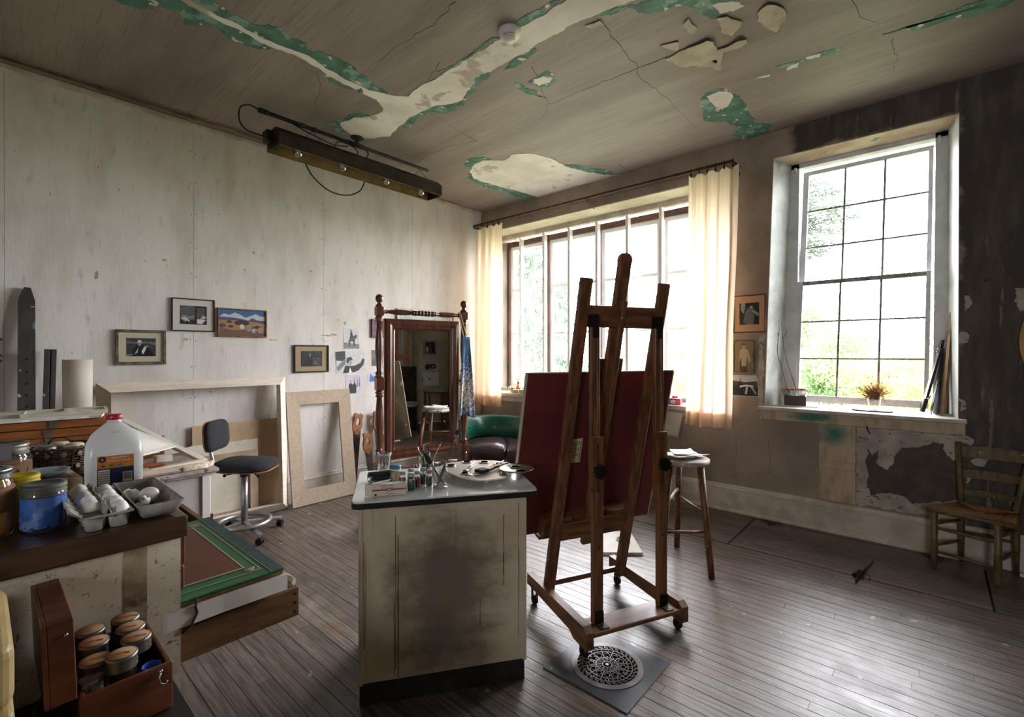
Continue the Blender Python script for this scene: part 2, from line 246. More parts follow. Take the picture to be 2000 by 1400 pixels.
def m_wall_window():
    N = NT('stained_plaster'); b = N.n('ShaderNodeBsdfPrincipled'); N.l(b.outputs[0], N.out.inputs[0]); b.inputs['Roughness'].default_value = .85
    p = N.co('world'); sx = N.n('ShaderNodeSeparateXYZ'); N.l(p, sx.inputs[0]); nz = N.noise(p, 4, 6, .65)
    c = N.mix(N.ramp(N.noise(p, 2.2, 6, .6), .35, .7), '#a39587', '#887a6d'); c = N.mix(N.ramp(N.noise(p, 60, 2), .5, .9), c, '#83786f')
    d = N.mix(N.ramp(N.noise(N.co('world', (1, 1, .25)), 7, 6, .7), .4, .7), '#4a433d', '#665d55'); d = N.mix(N.ramp(N.noise(N.co('world', (3, 1, .3)), 6, 5, .7), .60, .70), d, '#82786f')
    jag = N.math('MULTIPLY', N.math('SUBTRACT', nz, .5), .35)
    right = N.ramp(N.math('ADD', sx.outputs[0], jag), .10, .16)                                     # dark paint to the right of the small window
    top = N.math('MULTIPLY', N.ramp(N.math('ADD', sx.outputs[2], N.math('MULTIPLY', jag, .5)), 3.24, 3.28), N.ramp(N.math('ADD', sx.outputs[0], jag), -.95, -.85))
    c = N.mix(N.math('MAXIMUM', right, top), c, d); N.l(c, b.inputs['Base Color'])
    bp = N.n('ShaderNodeBump'); bp.inputs['Strength'].default_value = .35; bp.inputs['Distance'].default_value = .012; N.l(N.noise(p, 28, 6, .7), bp.inputs['Height']); N.l(bp.outputs[0], b.inputs['Normal']); return N.m
def m_ceiling():
    N = NT('old_ceiling_paint'); b = N.n('ShaderNodeBsdfPrincipled'); N.l(b.outputs[0], N.out.inputs[0]); b.inputs['Roughness'].default_value = .6
    c = N.mix(N.ramp(N.noise(N.co('world', (.35, 1.6, 1)), 1.3, 6, .6), .35, .7), '#94887f', '#786c64'); c = N.mix(N.ramp(N.noise(N.co('world', (.6, 18, 1)), 5, 5), .5, .8), c, '#6b6058')
    N.l(c, b.inputs['Base Color']); bp = N.n('ShaderNodeBump'); bp.inputs['Strength'].default_value = .2; bp.inputs['Distance'].default_value = .01; N.l(N.noise(N.co('world', (.5, 5, 1)), 4, 5), bp.inputs['Height']); N.l(bp.outputs[0], b.inputs['Normal']); return N.m
def m_plank():
    N = NT('worn_floor_boards'); b = N.n('ShaderNodeBsdfPrincipled'); N.l(b.outputs[0], N.out.inputs[0]); p = N.co('world'); oi = N.n('ShaderNodeObjectInfo')
    off = N.n('ShaderNodeVectorMath', operation='ADD'); N.l(p, off.inputs[0]); cx = N.n('ShaderNodeCombineXYZ'); N.l(N.math('MULTIPLY', oi.outputs['Random'], 37), cx.inputs[0]); N.l(N.math('MULTIPLY', oi.outputs['Random'], 11), cx.inputs[1]); N.l(cx.outputs[0], off.inputs[1])
    mp = N.n('ShaderNodeMapping'); mp.inputs['Scale'].default_value = (1.2, 22, 1); N.l(off.outputs[0], mp.inputs[0]); g = N.noise(mp.outputs[0], 3, 7, .65)
    c = N.mix(N.ramp(g, .35, .65), '#75695f', '#463c36'); c = N.mix(N.ramp(N.noise(p, 1.1, 7, .65), .52, .7), c, '#8a8079'); c = N.mix(N.ramp(N.noise(p, 1.7, 6, .6), .57, .72), c, '#6b4c3b')
    for sc, th, col in ((55, .735, '#c8c2ba'), (22, .745, '#bdb6ae'), (95, .745, '#d9d5cf'), (9, .72, '#a8a29b')): c = N.mix(N.ramp(N.noise(p, sc, 2), th, th+.02), c, col)
    hs = N.n('ShaderNodeHueSaturation'); N.l(c, hs.inputs['Color']); N.l(N.math('ADD', N.math('MULTIPLY', oi.outputs['Random'], .3), .85), hs.inputs['Value']); N.l(hs.outputs[0], b.inputs['Base Color'])
    N.l(N.math('ADD', N.math('MULTIPLY', N.noise(p, 5, 7, .75), .55), .10), b.inputs['Roughness'])
    bp = N.n('ShaderNodeBump'); bp.inputs['Strength'].default_value = .3; bp.inputs['Distance'].default_value = .004; N.l(g, bp.inputs['Height']); N.l(bp.outputs[0], b.inputs['Normal']); return N.m
def m_cream_green():
    """cream woodwork with an old green paint smear"""
    N = NT('cream_woodwork'); b = N.n('ShaderNodeBsdfPrincipled'); N.l(b.outputs[0], N.out.inputs[0]); b.inputs['Roughness'].default_value = .55; p = N.co('world')
    c = N.mix(N.ramp(N.noise(N.co('world', (3, 1, 1)), 5, 6), .4, .7), '#c2b096', '#a59378'); c = N.mix(N.ramp(N.noise(p, 45, 3), .7, .73), c, '#6a5b48')
    d = None
    for (x, z, rx, rz) in ((-.78, .955, .19, .05), (-.62, .83, .13, .11)):
        vm = N.n('ShaderNodeVectorMath', operation='SUBTRACT'); N.l(p, vm.inputs[0]); vm.inputs[1].default_value = (x, 4.76, z); v2 = N.n('ShaderNodeVectorMath', operation='MULTIPLY'); N.l(vm.outputs[0], v2.inputs[0]); v2.inputs[1].default_value = (1/rx, 0, 1/rz)
        ln = N.n('ShaderNodeVectorMath', operation='LENGTH'); N.l(v2.outputs[0], ln.inputs[0]); e = N.math('SUBTRACT', 1, N.ramp(N.math('ADD', ln.outputs['Value'], N.math('MULTIPLY', N.math('SUBTRACT', N.noise(p, 9, 6, .7), .5), 1.5)), .15, 1.25)); d = e if d is None else N.math('MAXIMUM', d, e)
    N.l(N.mix(d, c, '#2f6f60'), b.inputs['Base Color']); return N.m
WALLBOARD, PLASTER_W, CEIL, PLANK, CREAM = m_wall_left(), m_wall_window(), m_ceiling(), m_plank(), m_cream_green()
TRIM = mk('white_trim_paint', '#cfc8bb', '#b4ab9c', sc=7, rough=.5, bump=.05, spk=(('#8a7d6c', 40, .72),), co='world')
REVEAL = mk('whitewashed_reveal', '#c9cdc6', '#a3aaa2', sc=4, rough=.6, bump=.15, co='world', c3='#7f8c84', sc3=3, con3=(.55, .72))
SOFFIT = mk('peeling_soffit', '#b3a290', '#9a7f6c', sc=5, rough=.8, bump=.2, co='world', spk=(('#5f7f72', 7, .68),))
SASH = mk('grey_white_sash_paint', '#dcdee0', '#c8cacc', sc=6, rough=.5, co='world')
GREENP = mk('old_green_paint', '#52806f', '#386052', sc=6, rough=.7, bump=.2, co='world', c3='#86a698', sc3=9, con3=(.52, .62), spk=(('#d3cabd', 14, .64),))
WHITEP = mk('bare_white_plaster', '#ebe6e0', '#d6cec6', sc=3, rough=.9, bump=.15, co='world', c3='#b0a395', sc3=3.2, con3=(.57, .62))
FLAKE = mk('lifted_paint_flake', '#b5a897', '#a39684', sc=9, rough=.7, bump=.1, co='world')
CRACKM = mk('dark_crack', '#3a322b', rough=.9)  # dark brown for the cracks and the backing at wallboard joints
DARKP_M = mk('bare_dark_plaster', '#4d4640', '#5d554d', sc=9, rough=.9, bump=.3, co='world', spk=(('#a39b90', 12, .72),))
CRACKW = mk('flaking_whitewash', '#bdb6ab', '#a0988d', sc=7, rough=.8, bump=.6, co='world', spk=(('#6e665d', 14, .64, (1, 1, 2.5)), ('#857c72', 26, .64)))
BLACK = mk('matte_black', '#0c0b0a', rough=.7)
PANE = glassy('window_glass', (.96, .98, .97, 1), refl=.7, base=.01)

WT0 = 5.45
# floor: strip boards laid along the window wall, with the trap door cut into them
floor = struct(MB().box(XL-.15, XR+.15, YR-.15, WT0, -.10, -.019).build('floor', BLACK), 'worn grey-brown strip floor of narrow boards spattered with paint')
HX0, HX1, HY0, HY1 = -1.21, .27, 3.935, 4.69
_pl = MB().prism([(-.5, -1), (.5, -1), (.5, -.05), (.485, 0), (-.485, 0), (-.5, -.05)], -.5, .5, 'yz').build('plank', PLANK, floor); _pm = _pl.data; bpy.data.objects.remove(_pl)
def plank(x0, x1, y0, y1):
    o = bpy.data.objects.new('plank', _pm); COL.objects.link(o); o.parent = floor; g = .0007
    o.location = ((x0+x1)/2, (y0+y1)/2, random.uniform(-.0012, .0)); o.scale = (x1-x0-g*2, y1-y0-g*2, .02)
rw = .0645; y = -.75; r = 0; cuts0 = [XL, XR]
bands = [(-.75, HY0-.008), (HY0+.008, HY1-.003), (HY1+.003, YW)]
for (b0, b1) in bands:
    k = max(1, round((b1-b0)/rw)); w = (b1-b0)/k
    for i in range(k):
        ya, yb = b0+i*w, b0+(i+1)*w
        if (b0 > HY0 and b1 < HY1): segs = [(XL, -3.0+random.uniform(-.8, .8)), None, (HX0+.005, HX1-.005), (HX1+.005, XR)]; segs[1] = (segs[0][1], HX0-.005)
        else:
            c = [XL, -2.9+random.uniform(-1.2, 1.0), -.3+random.uniform(-1.0, 1.0), XR]; segs = list(zip(c[:-1], c[1:]))
        for s0, s1 in segs: plank(s0, s1, ya, yb)
MB().box(XL, XR, YR, -.75, -.03, 0).build('plank_field', PLANK, floor)
# ceiling with its peeling layers
ceil = struct(MB().box(XL-.1, XR, YR, YW+.05, HC, HC+.1).build('ceiling', CEIL), 'smoke-browned plaster ceiling with cracks and peeling green and white patches')
for p in GREEN: MB().prism(ragged(ragged(p, .06, .02), .016, .009), HC-.0025, HC+.001).build('green_paint_patch', GREENP, ceil)
for p in WHITE: MB().prism(ragged(ragged(p, .06, .012), .02, .005), HC-.004, HC+.001).build('bare_plaster_patch', WHITEP, ceil)
for p in FLAKES:
    bm = bmesh.new(); q = ragged(p, .03, .008); cxx = sum(a for a, _ in q)/len(q); cyy = sum(b for _, b in q)/len(q)
    vs = [bm.verts.new((a, b, 0)) for a, b in q]; bm.faces.new(vs); bmesh.ops.triangulate(bm, faces=bm.faces[:]); bmesh.ops.subdivide_edges(bm, edges=bm.edges[:], cuts=1)
    for v in bm.verts:
        d = (v.co.x-cxx)*.7-(v.co.y-cyy)*.7; v.co.z = HC-.005-max(0, d-.02)*.09
    o = MB().bm(bm, False).build('curled_paint_flake', FLAKE, ceil, solid=.003)
for p in CRACKS:
    pts = polyline(p); MB().tube([(a, b, HC) for a, b in pts], lambda t: .0018*(1.2-.8*t), 4).build('crack', CRACKM, ceil)

CHIP = mk('tan_paint_chip', '#b89c80', '#a3876a', sc=20, rough=.8)
# left wall: boards with visible joints
wl = struct(MB().box(XL-.15, XL-.012, YR, YW+.05, 0, HC).build('wall_left', CRACKM), 'pale scuffed wallboard wall with vertical joints and nail marks')
for a, b in ((-2.4, -1.05), (-1.05, .135), (.135, 1.259), (1.259, 2.436), (2.436, 3.575), (3.575, YW)):
    MB().box(XL-.012, XL, a+.0008, b-.0008, 0, HC-.0, .0012).build('wallboard_panel', WALLBOARD, wl)
nl = MB().lathe([(.0001, 0), (.006, .0005), (.007, -.001)], 8).build('nail_head', mk('filled_nail', '#a79d90', rough=.7), wl); nl.rotation_euler = (0, PI/2, 0); nl.location = (XL+.0005, 1.23, .5)
for s_ in (1.259, 2.436):
    for i in range(11):
        for dd in (-.016, .016):
            q = nl.copy(); COL.objects.link(q); q.location = (XL+.0005, s_+dd+random.uniform(-.004, .004), .55+i*.27+random.uniform(-.03, .03))
for cy_, cz_, w_, h_ in ((2.55, 1.70, .035, .012), (2.47, 1.69, .06, .008), (2.60, 1.86, .012, .01), (2.68, 1.83, .015, .02), (1.92, 1.63, .05, .006), (2.30, 2.35, .02, .008), (.62, 2.1, .012, .03), (1.05, 2.28, .016, .012), (1.2, 1.62, .02, .014), (1.75, 2.45, .012, .012)): MB().prism(ragged(oval(cy_, cz_, w_, h_, 14), .01, .004), XL-.001, XL+.0008, 'yz').build('paint_chip', CHIP, wl)
trim = struct(MB().box(XL, XL+.022, YR, YW, HC-.045, HC-.002, .006).build('trim_1', TRIM), 'thin white strip along the top of the pale wall')
def baseboard(name, x0, x1, horiz):
    prof = [(0, 0), (.034, 0), (.034, .012), (.026, .022), (.022, .03), (.022, .205), (.026, .21), (.026, .217), (.016, .228), (.014, .242), (.006, .25), (0, .252)]
    m = MB()
    if horiz == 'w': m.prism([(YW-a, b) for a, b in prof], x0, x1, 'yz')
    else: m.prism([(XL+a, b) for a, b in prof], x0, x1, 'xz')
    return m
struct(baseboard('b', XL+.034, XR, 'w').build('baseboard_back', TRIM), 'tall moulded cream baseboard under the windows')
struct(baseboard('b', YR, YW, 'l').build('baseboard_left', TRIM), 'tall moulded white baseboard along the pale wall')
# window wall
WT = 5.45
wb = MB(); BX0, BX1, BZ0, BZ1 = -4.72, -1.46, .965, 3.205
for poly in ([(XL-.1, 0), (BX0, 0), (BX0, HC), (XL-.1, HC)], [(BX0, 0), (BX1, 0), (BX1, BZ0), (BX0, BZ0)], [(BX0, BZ1), (BX1, BZ1), (BX1, HC), (BX0, HC)],
             [(BX1, 0), (-1.149, 0), (-1.149, 1.0), (-1.074, 3.262), (-1.074, HC), (BX1, HC)], [(-1.149, 0), (.142, 0), (.142, 1.0), (-1.149, 1.0)], [(-1.074, 3.262), (.147, 3.262), (.147, HC), (-1.074, HC)],
             [(.142, 0), (XR+.1, 0), (XR+.1, HC), (.147, HC), (.147, 3.262), (.142, 1.0)]): wb.prism(poly, YW, WT, 'xz')
wb = struct(wb.build('wall_back', PLASTER_W), 'stained plaster window wall, taupe to near black beside the small window')
for nm, polys, mt, d in (('whitewash_patch', PLASTER, CRACKW, .004), ('dark_plaster_patch', DARKP, DARKP_M, .0055), ('whitewash_patch', SPOTS, CRACKW, .004)):
    for p in polys: MB().prism(ragged(ragged(p, .035, .013), .008, .004), YW-d, YW+.002, 'xz').build(nm, mt, wb)
for pts in ([(-1.40, .75), (-1.39, .6), (-1.41, .42), (-1.385, .27)], [(-1.12, .72), (-1.1, .55), (-1.12, .4)]):
    MB().tube([(a, YW, b) for a, b in polyline(pts, .03, .005)], .0014, 4).build('crack', CRACKM, wb)
# boxed-in panel below the small window
ap = empty('access_panel', (0, 0, 0)); ap.parent = wb
MB().box(-.722, -.470, YW-.02, YW, .266, .905, .003).build('panel_back', CREAM, ap); MB().box(-.722, -.470, YW-.034, YW-.02, .535, .60, .005).build('cross_rail', CREAM, ap)
for x in (-.722, -.482): MB().box(x, x+.012, YW-.028, YW-.02, .266, .905).build('edge_strip', CREAM, ap)
struct(MB().box(XR, XR+.15, YR, YW+.05, 0, HC).build('wall_right', mk('olive_plaster', '#c6bfa9', '#aca48d', sc=2, rough=.85, bump=.1, co='world', c3='#7a5a3c', sc3=2.5, con3=(.62, .7))))
rear_m = mk('rear_plaster', '#b9b2a5', '#a39b8d', sc=2, rough=.85, co='world'); wr = MB()
for x0, x1, z0, z1 in ((XL-.1, .4, 0, HC), (1.05, XR+.1, 0, HC), (.4, 1.05, 0, 1.5), (.4, 1.05, 2.45, HC)): wr.box(x0, x1, YR-.15, YR, z0, z1)
struct(wr.build('wall_rear', rear_m)); w3 = struct(empty('fill_window'), 'added unseen window behind the viewer, letting in fill light'); f = MB()  # invented rear window, added to let fill light into the foreground
for x0, x1, z0, z1 in ((.4, .45, 1.5, 2.45), (1.0, 1.05, 1.5, 2.45), (.45, 1.0, 1.5, 1.55), (.45, 1.0, 2.4, 2.45), (.45, 1.0, 1.96, 1.99)): f.box(x0, x1, YR-.1, YR-.05, z0, z1)
f.build('window_frame', TRIM, w3)
for x0, x1 in ((.45, 1.0),):
    for z0, z1 in ((1.55, 1.96), (1.99, 2.4)): MB().box(x0, x1, YR-.078, YR-.074, z0, z1).build('pane', PANE, w3)

# big studio window
w1 = struct(empty('window_1'), 'wide studio window of seven tall narrow lights with white bars')
Y1 = 5.12; WSASH = mk('bright_white_sash', '#f0f0ee', '#e4e4e2', sc=5, rough=.5, co='world')
MB().box(BX0, BX1, 4.70, Y1+.03, .925, .97, .006).build('window_sill', TRIM, w1); MB().box(BX0+.02, BX1-.02, 4.745, 4.774, .86, .925, .004).build('sill_apron', TRIM, w1)
MB().box(BX0, BX1, YW+.01, Y1, 3.196, 3.206).build('soffit', mk('cream_soffit', '#c9bfa6', '#b6ab90', sc=4, rough=.8, bump=.2, co='world'), w1)
for x0, x1 in ((BX0, BX0+.008), (BX1-.008, BX1)): MB().box(x0, x1, YW+.01, Y1, .97, 3.2).build('reveal', REVEAL, w1)
MB().box(BX0, BX1, Y1-.03, Y1+.03, 3.135, 3.196, .004).build('head_rail', TRIM, w1); MB().box(BX0, BX1, Y1-.03, Y1+.03, .97, 1.015, .004).build('bottom_rail', TRIM, w1)
for k in range(1, 8): x = -4.763+.413*k; MB().box(x-.018, x+.018, Y1-.035, Y1+.035, 1.015, 3.135, .005).build('mullion', WSASH, w1)
DKF = mk('weathered_dark_frame', '#4a4038', '#6a4536', sc=6, rough=.8, co='world'); Y2 = 5.28
MB().box(BX0, BX1, Y2-.04, Y2+.04, 3.06, 3.135).build('outer_head', DKF, w1)
for k in range(5):
    x = -4.795+.82*k; x = max(BX0+.02, min(BX1-.02, x)); MB().box(x-.013, x+.013, Y2-.05, Y2+.05, .97, 3.135).build('outer_post', DKF, w1)
for k in range(4):
    xa = max(BX0+.02, -4.795+.82*k)+.03; xb = min(BX1-.02, -4.795+.82*(k+1))-.03
    sh = empty('sash'); sh.parent = w1; f = MB()
    for bx in ((xa, xa+.038, 1.0, 3.06), (xb-.038, xb, 1.0, 3.06), (xa+.038, xb-.038, 1.0, 1.06), (xa+.038, xb-.038, 3.01, 3.06), (xa+.038, xb-.038, 2.405, 2.44), (xa+.038, xb-.038, 1.765, 1.795), (xa+.038, xb-.038, 1.462, 1.473)): f.box(bx[0], bx[1], Y2-.02, Y2+.02, bx[2], bx[3])
    f.build('sash_frame', WSASH, sh)
    for z0, z1 in ((1.07, 1.46), (1.475, 1.76), (1.80, 2.40), (2.445, 3.0)): MB().box(xa+.045, xb-.045, Y2-.002, Y2+.002, z0-.003, z1+.003).build('pane', PANE, sh)

# smaller sash window in its deep crooked reveal
w2 = struct(empty('window_2'), 'tall double-hung sash window of eighteen panes in a deep whitewashed reveal')
def hexa(m, a, b):      # two quads (lists of 4 points) joined
    return m.add(list(a)+list(b), [(0, 1, 2, 3), (7, 6, 5, 4), (0, 4, 5, 1), (1, 5, 6, 2), (2, 6, 7, 3), (3, 7, 4, 0)])
YF = 5.07; e_ = .004
hexa(MB(), [(-1.155, YW+e_, 1.0), (-1.08, YW+e_, 3.262), (-.99, YF, 3.262), (-1.079, YF, 1.0)], [(-1.2, YW+e_, 1.0), (-1.13, YW+e_, 3.262), (-1.13, YF, 3.262), (-1.2, YF, 1.0)]).build('reveal', REVEAL, w2)
hexa(MB(), [(.139, YW+e_, 1.0), (.144, YW+e_, 3.262), (.092, YF, 3.262), (.086, YF, 1.0)], [(.2, YW+e_, 1.0), (.2, YW+e_, 3.262), (.2, YF, 3.262), (.2, YF, 1.0)]).build('reveal', REVEAL, w2)
MB().box(-1.1, .16, YW+e_, YF+.1, 3.254, 3.264).build('soffit', SOFFIT, w2)
MB().box(-1.19, .185, 4.70, YF+.2, .992, 1.022, .006).build('window_sill', TRIM, w2); MB().box(-1.155, .178, 4.738, YW, .905, .992, .004).build('sill_apron', CREAM, w2)
hexa(MB(), [(-1.085, YF, 1.0), (-.996, YF, 3.262), (-.925, YF, 3.262), (-.955, YF, 1.0)], [(-1.085, YF+.2, 1.0), (-.996, YF+.2, 3.262), (-.925, YF+.2, 3.262), (-.955, YF+.2, 1.0)]).build('pulley_stile', SASH, w2)
hexa(MB(), [(.0, YF, 1.0), (.018, YF, 3.262), (.098, YF, 3.262), (.09, YF, 1.0)], [(.0, YF+.2, 1.0), (.018, YF+.2, 3.262), (.098, YF+.2, 3.262), (.09, YF+.2, 1.0)]).build('pulley_stile', SASH, w2)
MB().box(-1.1, .2, YF, YF+.2, 3.215, 3.262).build('head_jamb', SASH, w2)
Lx = lambda z: -.861-.037*(3.17-z); Rx = lambda z: -.022-.016*(3.17-z)
def SX(s, z): return Lx(z)+(Rx(z)-Lx(z))*s
def slab(m, s0, s1, z0, z1, y, d, px=0, qx=0): # crooked board between side fractions, px / qx widen in metres
    a = [(SX(s0, z0)-px, y, z0), (SX(s1, z0)+qx, y, z0), (SX(s1, z1)+qx, y, z1), (SX(s0, z1)-px, y, z1)]; return hexa(m, a, [(p[0], y+d, p[2]) for p in a])
DKM = mk('dirty_muntin', '#a9aba6', '#77766e', sc=14, rough=.7, co='world')
for nm, zs, yy in (('lower_sash', (1.115, 1.452, 1.790, 2.128), 5.085), ('upper_sash', (2.165, 2.482, 2.820, 3.155), 5.15)):
    sh = empty(nm); sh.parent = w2
    for bx in ((0, 0, zs[0]-.06, zs[3]+.035, .045, 0), (1, 1, zs[0]-.06, zs[3]+.035, 0, .03)): slab(MB(), bx[0], bx[1], bx[2], bx[3], yy, .035, bx[4], bx[5]).build('stile', SASH, sh)
    slab(MB(), 0, 1, zs[0]-(.06 if nm[0] == 'l' else .03), zs[0], yy, .035).build('rail', SASH if nm[0] == 'l' else DKM, sh); slab(MB(), 0, 1, zs[3], zs[3]+.035, yy, .035).build('rail', SASH if nm[0] == 'u' else DKM, sh)
    for z in zs[1:3]: slab(MB(), 0, 1, z-.007, z+.007, yy+.008, .02).build('muntin', DKM, sh)
    for s_ in (1/3, 2/3): slab(MB(), s_, s_, zs[0], zs[3], yy+.005, .026, .008, .008).build('muntin', DKM, sh)
    for i in range(3):
        for j in range(3): slab(MB(), i/3, (i+1)/3, zs[j], zs[j+1], yy+.016, .003).build('pane', PANE, sh)
MB().box(.03, .05, YF-.03, YF, 3.17, 3.22, .003).build('blind_bracket', SASH, w2); MB().box(-.965, -.945, YF-.03, YF, 3.17, 3.22, .003).build('blind_bracket', SASH, w2)
hk = MB(); hk.tube([(-.40, YW-.005, .93), (-.395, YW-.04, .915), (-.385, YW-.045, .88), (-.375, YW-.03, .86)], .005, 6); hk.ball((-.40, YW-.02, .935), .016, 8, 6); hk.build('latch_hook', mk('rusted_iron', '#3a302a', '#5a4030', sc=20, rough=.8, met=.4), w2)

# outdoors: pale ground, conifers and spring shrubs
struct(MB().add([(-60, 6, -1.2), (60, 6, -1.2), (60, 110, 1.0), (-60, 110, 1.0)], [(0, 1, 2, 3)]).build('ground_outside', mk('spring_lawn', '#6f7458', '#7c8064', sc=.4, rough=.9, co='world')), 'pale green lawn outside the windows')
LEAFS = {k: veil('leaf_'+k, a, .45, c2=b, sc=3) for k, (a, b) in dict(yellow=('#75793f', '#8f9455'), green=('#536b44', '#6b825a'), pale=('#66745c', '#808c76'), conifer=('#3c463d', '#525b52')).items()}
BARK = mk('grey_bark', '#6b6054', '#8a7f72', sc=6, rough=.9)
def cloud(n, blobs, size, rr):
    m = MB()
    for i in range(n):
        c, rad = rr.choice(blobs); u = Vector((rr.gauss(0, 1), rr.gauss(0, 1), rr.gauss(0, 1))).normalized()*rr.random()**.4
        p = Vector(c)+Vector((u.x*rad[0], u.y*rad[1], u.z*rad[2])); a = Vector((rr.gauss(0, 1), rr.gauss(0, 1), rr.gauss(0, 1))).normalized(); b = a.orthogonal().normalized(); s_ = size*rr.uniform(.6, 1.3)
        m.add([p-a*s_, p+b*s_*.5, p+a*s_, p-b*s_*.5], [(0, 1, 2, 3)])
    return m
def tree(name, label, x, y, h, rad, mat, n, size, seed, group=None, trunk=True):
    rr = random.Random(seed); t = thing(name, label, 'tree' if 'tree' in name else 'shrub', (x, y, -1.1), 0, group); bl = []
    for k in range(16): a = rr.uniform(0, 2*PI); q = rr.random()**.5*rad*.7; zz = rr.uniform(.3 if trunk else .1, .95)*h; bl.append(((q*math.cos(a), q*math.sin(a), zz), (rad*.42, rad*.42, h*.13)))
    o = cloud(n, bl, size, rr).build('foliage', mat, t); o['kind'] = 'stuff'
    tk = MB()
    if trunk: tk.tube([(0, 0, 0), (.1, 0, h*.4), (-.05, .1, h*.85)], lambda q: .16*(1.1-q), 7)
    for k in range(6): b = bl[k][0]; tk.tube([(0, 0, h*(.25 if trunk else 0)), (b[0]*.5, b[1]*.5, b[2]*.6), b], lambda q: .05*(1.1-q), 5)
    tk.build('branches', BARK, t); return t
def conifer(name, label, x, y, h, rad, n, size, seed, zlow=.1, group=None):
    rr = random.Random(seed); t = thing(name, label, 'tree', (x, y, -1.1), 0, group); m = MB(); tk = MB().tube([(0, 0, 0), (0, 0, h)], lambda q: .22*(1.05-q), 8)
    for k in range(int(h*5)):
        z = h*(zlow+(1-zlow)*k/(h*5)); R = rad*(1.08-z/h)*rr.uniform(.7, 1.1); a = rr.uniform(0, 2*PI); d = Vector((math.cos(a), math.sin(a), 0)); tk.tube([(0, 0, z), tuple(d*R*.5+Vector((0, 0, z-.05*R))), tuple(d*R+Vector((0, 0, z-.22*R)))], lambda q: .035*(1.1-q), 4)
        for _ in range(int(n*R/rad/h)):
            q = rr.random()**.7; p = d*R*q+Vector((rr.gauss(0, .16*R), rr.gauss(0, .16*R), z-.22*R*q*q-rr.random()*.25)); w = Vector((rr.gauss(0, .4), rr.gauss(0, .4), -1)).normalized(); b = w.orthogonal().normalized(); s_ = size*rr.uniform(.6, 1.4)
            m.add([p-w*s_, p+b*s_*.25, p+w*s_, p-b*s_*.25], [(0, 1, 2, 3)])
    o = m.build('foliage', LEAFS['conifer'], t); o['kind'] = 'stuff'; tk.build('trunk_and_limbs', BARK, t); return t
conifer('conifer_tree', 'tall drooping conifer seen through the leftmost lights of the studio window', -10.6, 13.0, 9.5, 2.9, 4500, .085, 3)
tree('leafy_tree', 'pale leafy tree behind the easel, seen through the studio window', -9.5, 21, 6.2, 2.6, LEAFS['pale'], 9000, .075, 5)
tree('leafy_tree', 'light green tree seen between the studio window bars right of the easel', -3.9, 21, 5.0, 2.2, LEAFS['green'], 8000, .07, 6)
tree('leafy_tree', 'young spring tree with thin trunk outside the small sash window', .5, 19, 5.6, 2.3, LEAFS['pale'], 8000, .07, 7)
tree('flowering_shrub', 'yellow-green shrub filling the bottom panes of the small sash window', -.5, 11.5, 2.6, 1.4, LEAFS['yellow'], 9000, .042, 8, trunk=False)
tree('flowering_shrub', 'low yellow-green shrub at the right edge of the small sash window', 1.3, 13.5, 2.5, 1.5, LEAFS['yellow'], 8000, .045, 9, trunk=False)
tree('flowering_shrub', 'mid green shrub behind the yellow one outside the small sash window', -1.7, 13.6, 3.4, 1.3, LEAFS['green'], 8000, .05, 10, trunk=False)
tree('flowering_shrub', 'yellow-green shrub low outside the studio window beside the cream curtain', -4.2, 12.0, 2.7, 1.4, LEAFS['yellow'], 8000, .045, 12, trunk=False)
pb = thing('pine_tree', 'pine with level branches reaching into the upper left panes of the sash window', 'tree', (-4.9, 14.5, -1.1)); rr = random.Random(4); m = MB(); tk = MB().tube([(0, 0, 0), (0, 0, 9)], lambda q: .2*(1.1-q), 8)
for z, L in ((5.2, 2.9), (5.9, 3.6), (6.6, 3.0), (7.5, 2.6), (8.3, 2.0)):
    for a in (-.25, .12, .55, -.7, 1.2):
        d = Vector((math.cos(a), math.sin(a), 0)); tk.tube([(0, 0, z), tuple(d*L+Vector((0, 0, z+.2)))], lambda q: .05*(1.1-q), 5)
        for _ in range(700):
            q = rr.uniform(.35, 1); p = d*L*q+Vector((rr.gauss(0, .3), rr.gauss(0, .3), z+.2*q+rr.gauss(.03, .05))); w = Vector((rr.gauss(0, 1), rr.gauss(0, 1), rr.gauss(0, .25))).normalized(); b = w.orthogonal().normalized(); m.add([p-w*.11, p+b*.02, p+w*.11, p-b*.02], [(0, 1, 2, 3)])
o = m.build('foliage', LEAFS['conifer'], pb); o['kind'] = 'stuff'; tk.build('trunk_and_limbs', BARK, pb)
# ---------------------------------------------------------------- shared object materials
OAK = mk('oiled_easel_oak', '#7d5132', '#543420', sc=7, st=(6, 6, .8), rough=.5, bump=.08, spk=(('#b9aa98', 30, .76), ('#241811', 24, .74)), coat=.1)
OAKH = mk('oiled_easel_oak_rail', '#7d5132', '#543420', sc=7, st=(.8, 6, 6), rough=.5, bump=.08, spk=(('#b9aa98', 30, .76), ('#241811', 24, .74)), coat=.1)
MAHOG = mk('red_brown_turned_wood', '#6e3b27', '#4e2718', sc=6, st=(5, 5, .8), rough=.3, coat=.4)
IRON = mk('black_iron', '#1b1a1a', '#2b2624', sc=15, rough=.5, met=.6)
STEEL = mk('brushed_steel', '#b6b6b4', '#8e8e8c', sc=20, rough=.3, met=1)
ALU = mk('dull_aluminium', '#b9b9ba', '#9b9b9c', sc=12, rough=.42, met=.9, spk=(('#e3e0da', 30, .72),))
ENAMELW = mk('white_enamel', '#e6e8e6', '#d8dad7', sc=3, rough=.1, coat=.6)
BLKEN = mk('black_enamel_edge', '#141312', '#1f1c1a', sc=30, rough=.35)
PAPER = mk('white_paper', '#e6e3dc', '#d9d5cc', sc=4, rough=.85)
CREAMP = mk('cream_paper', '#d8ccb0', '#c9bb9b', sc=6, rough=.85)
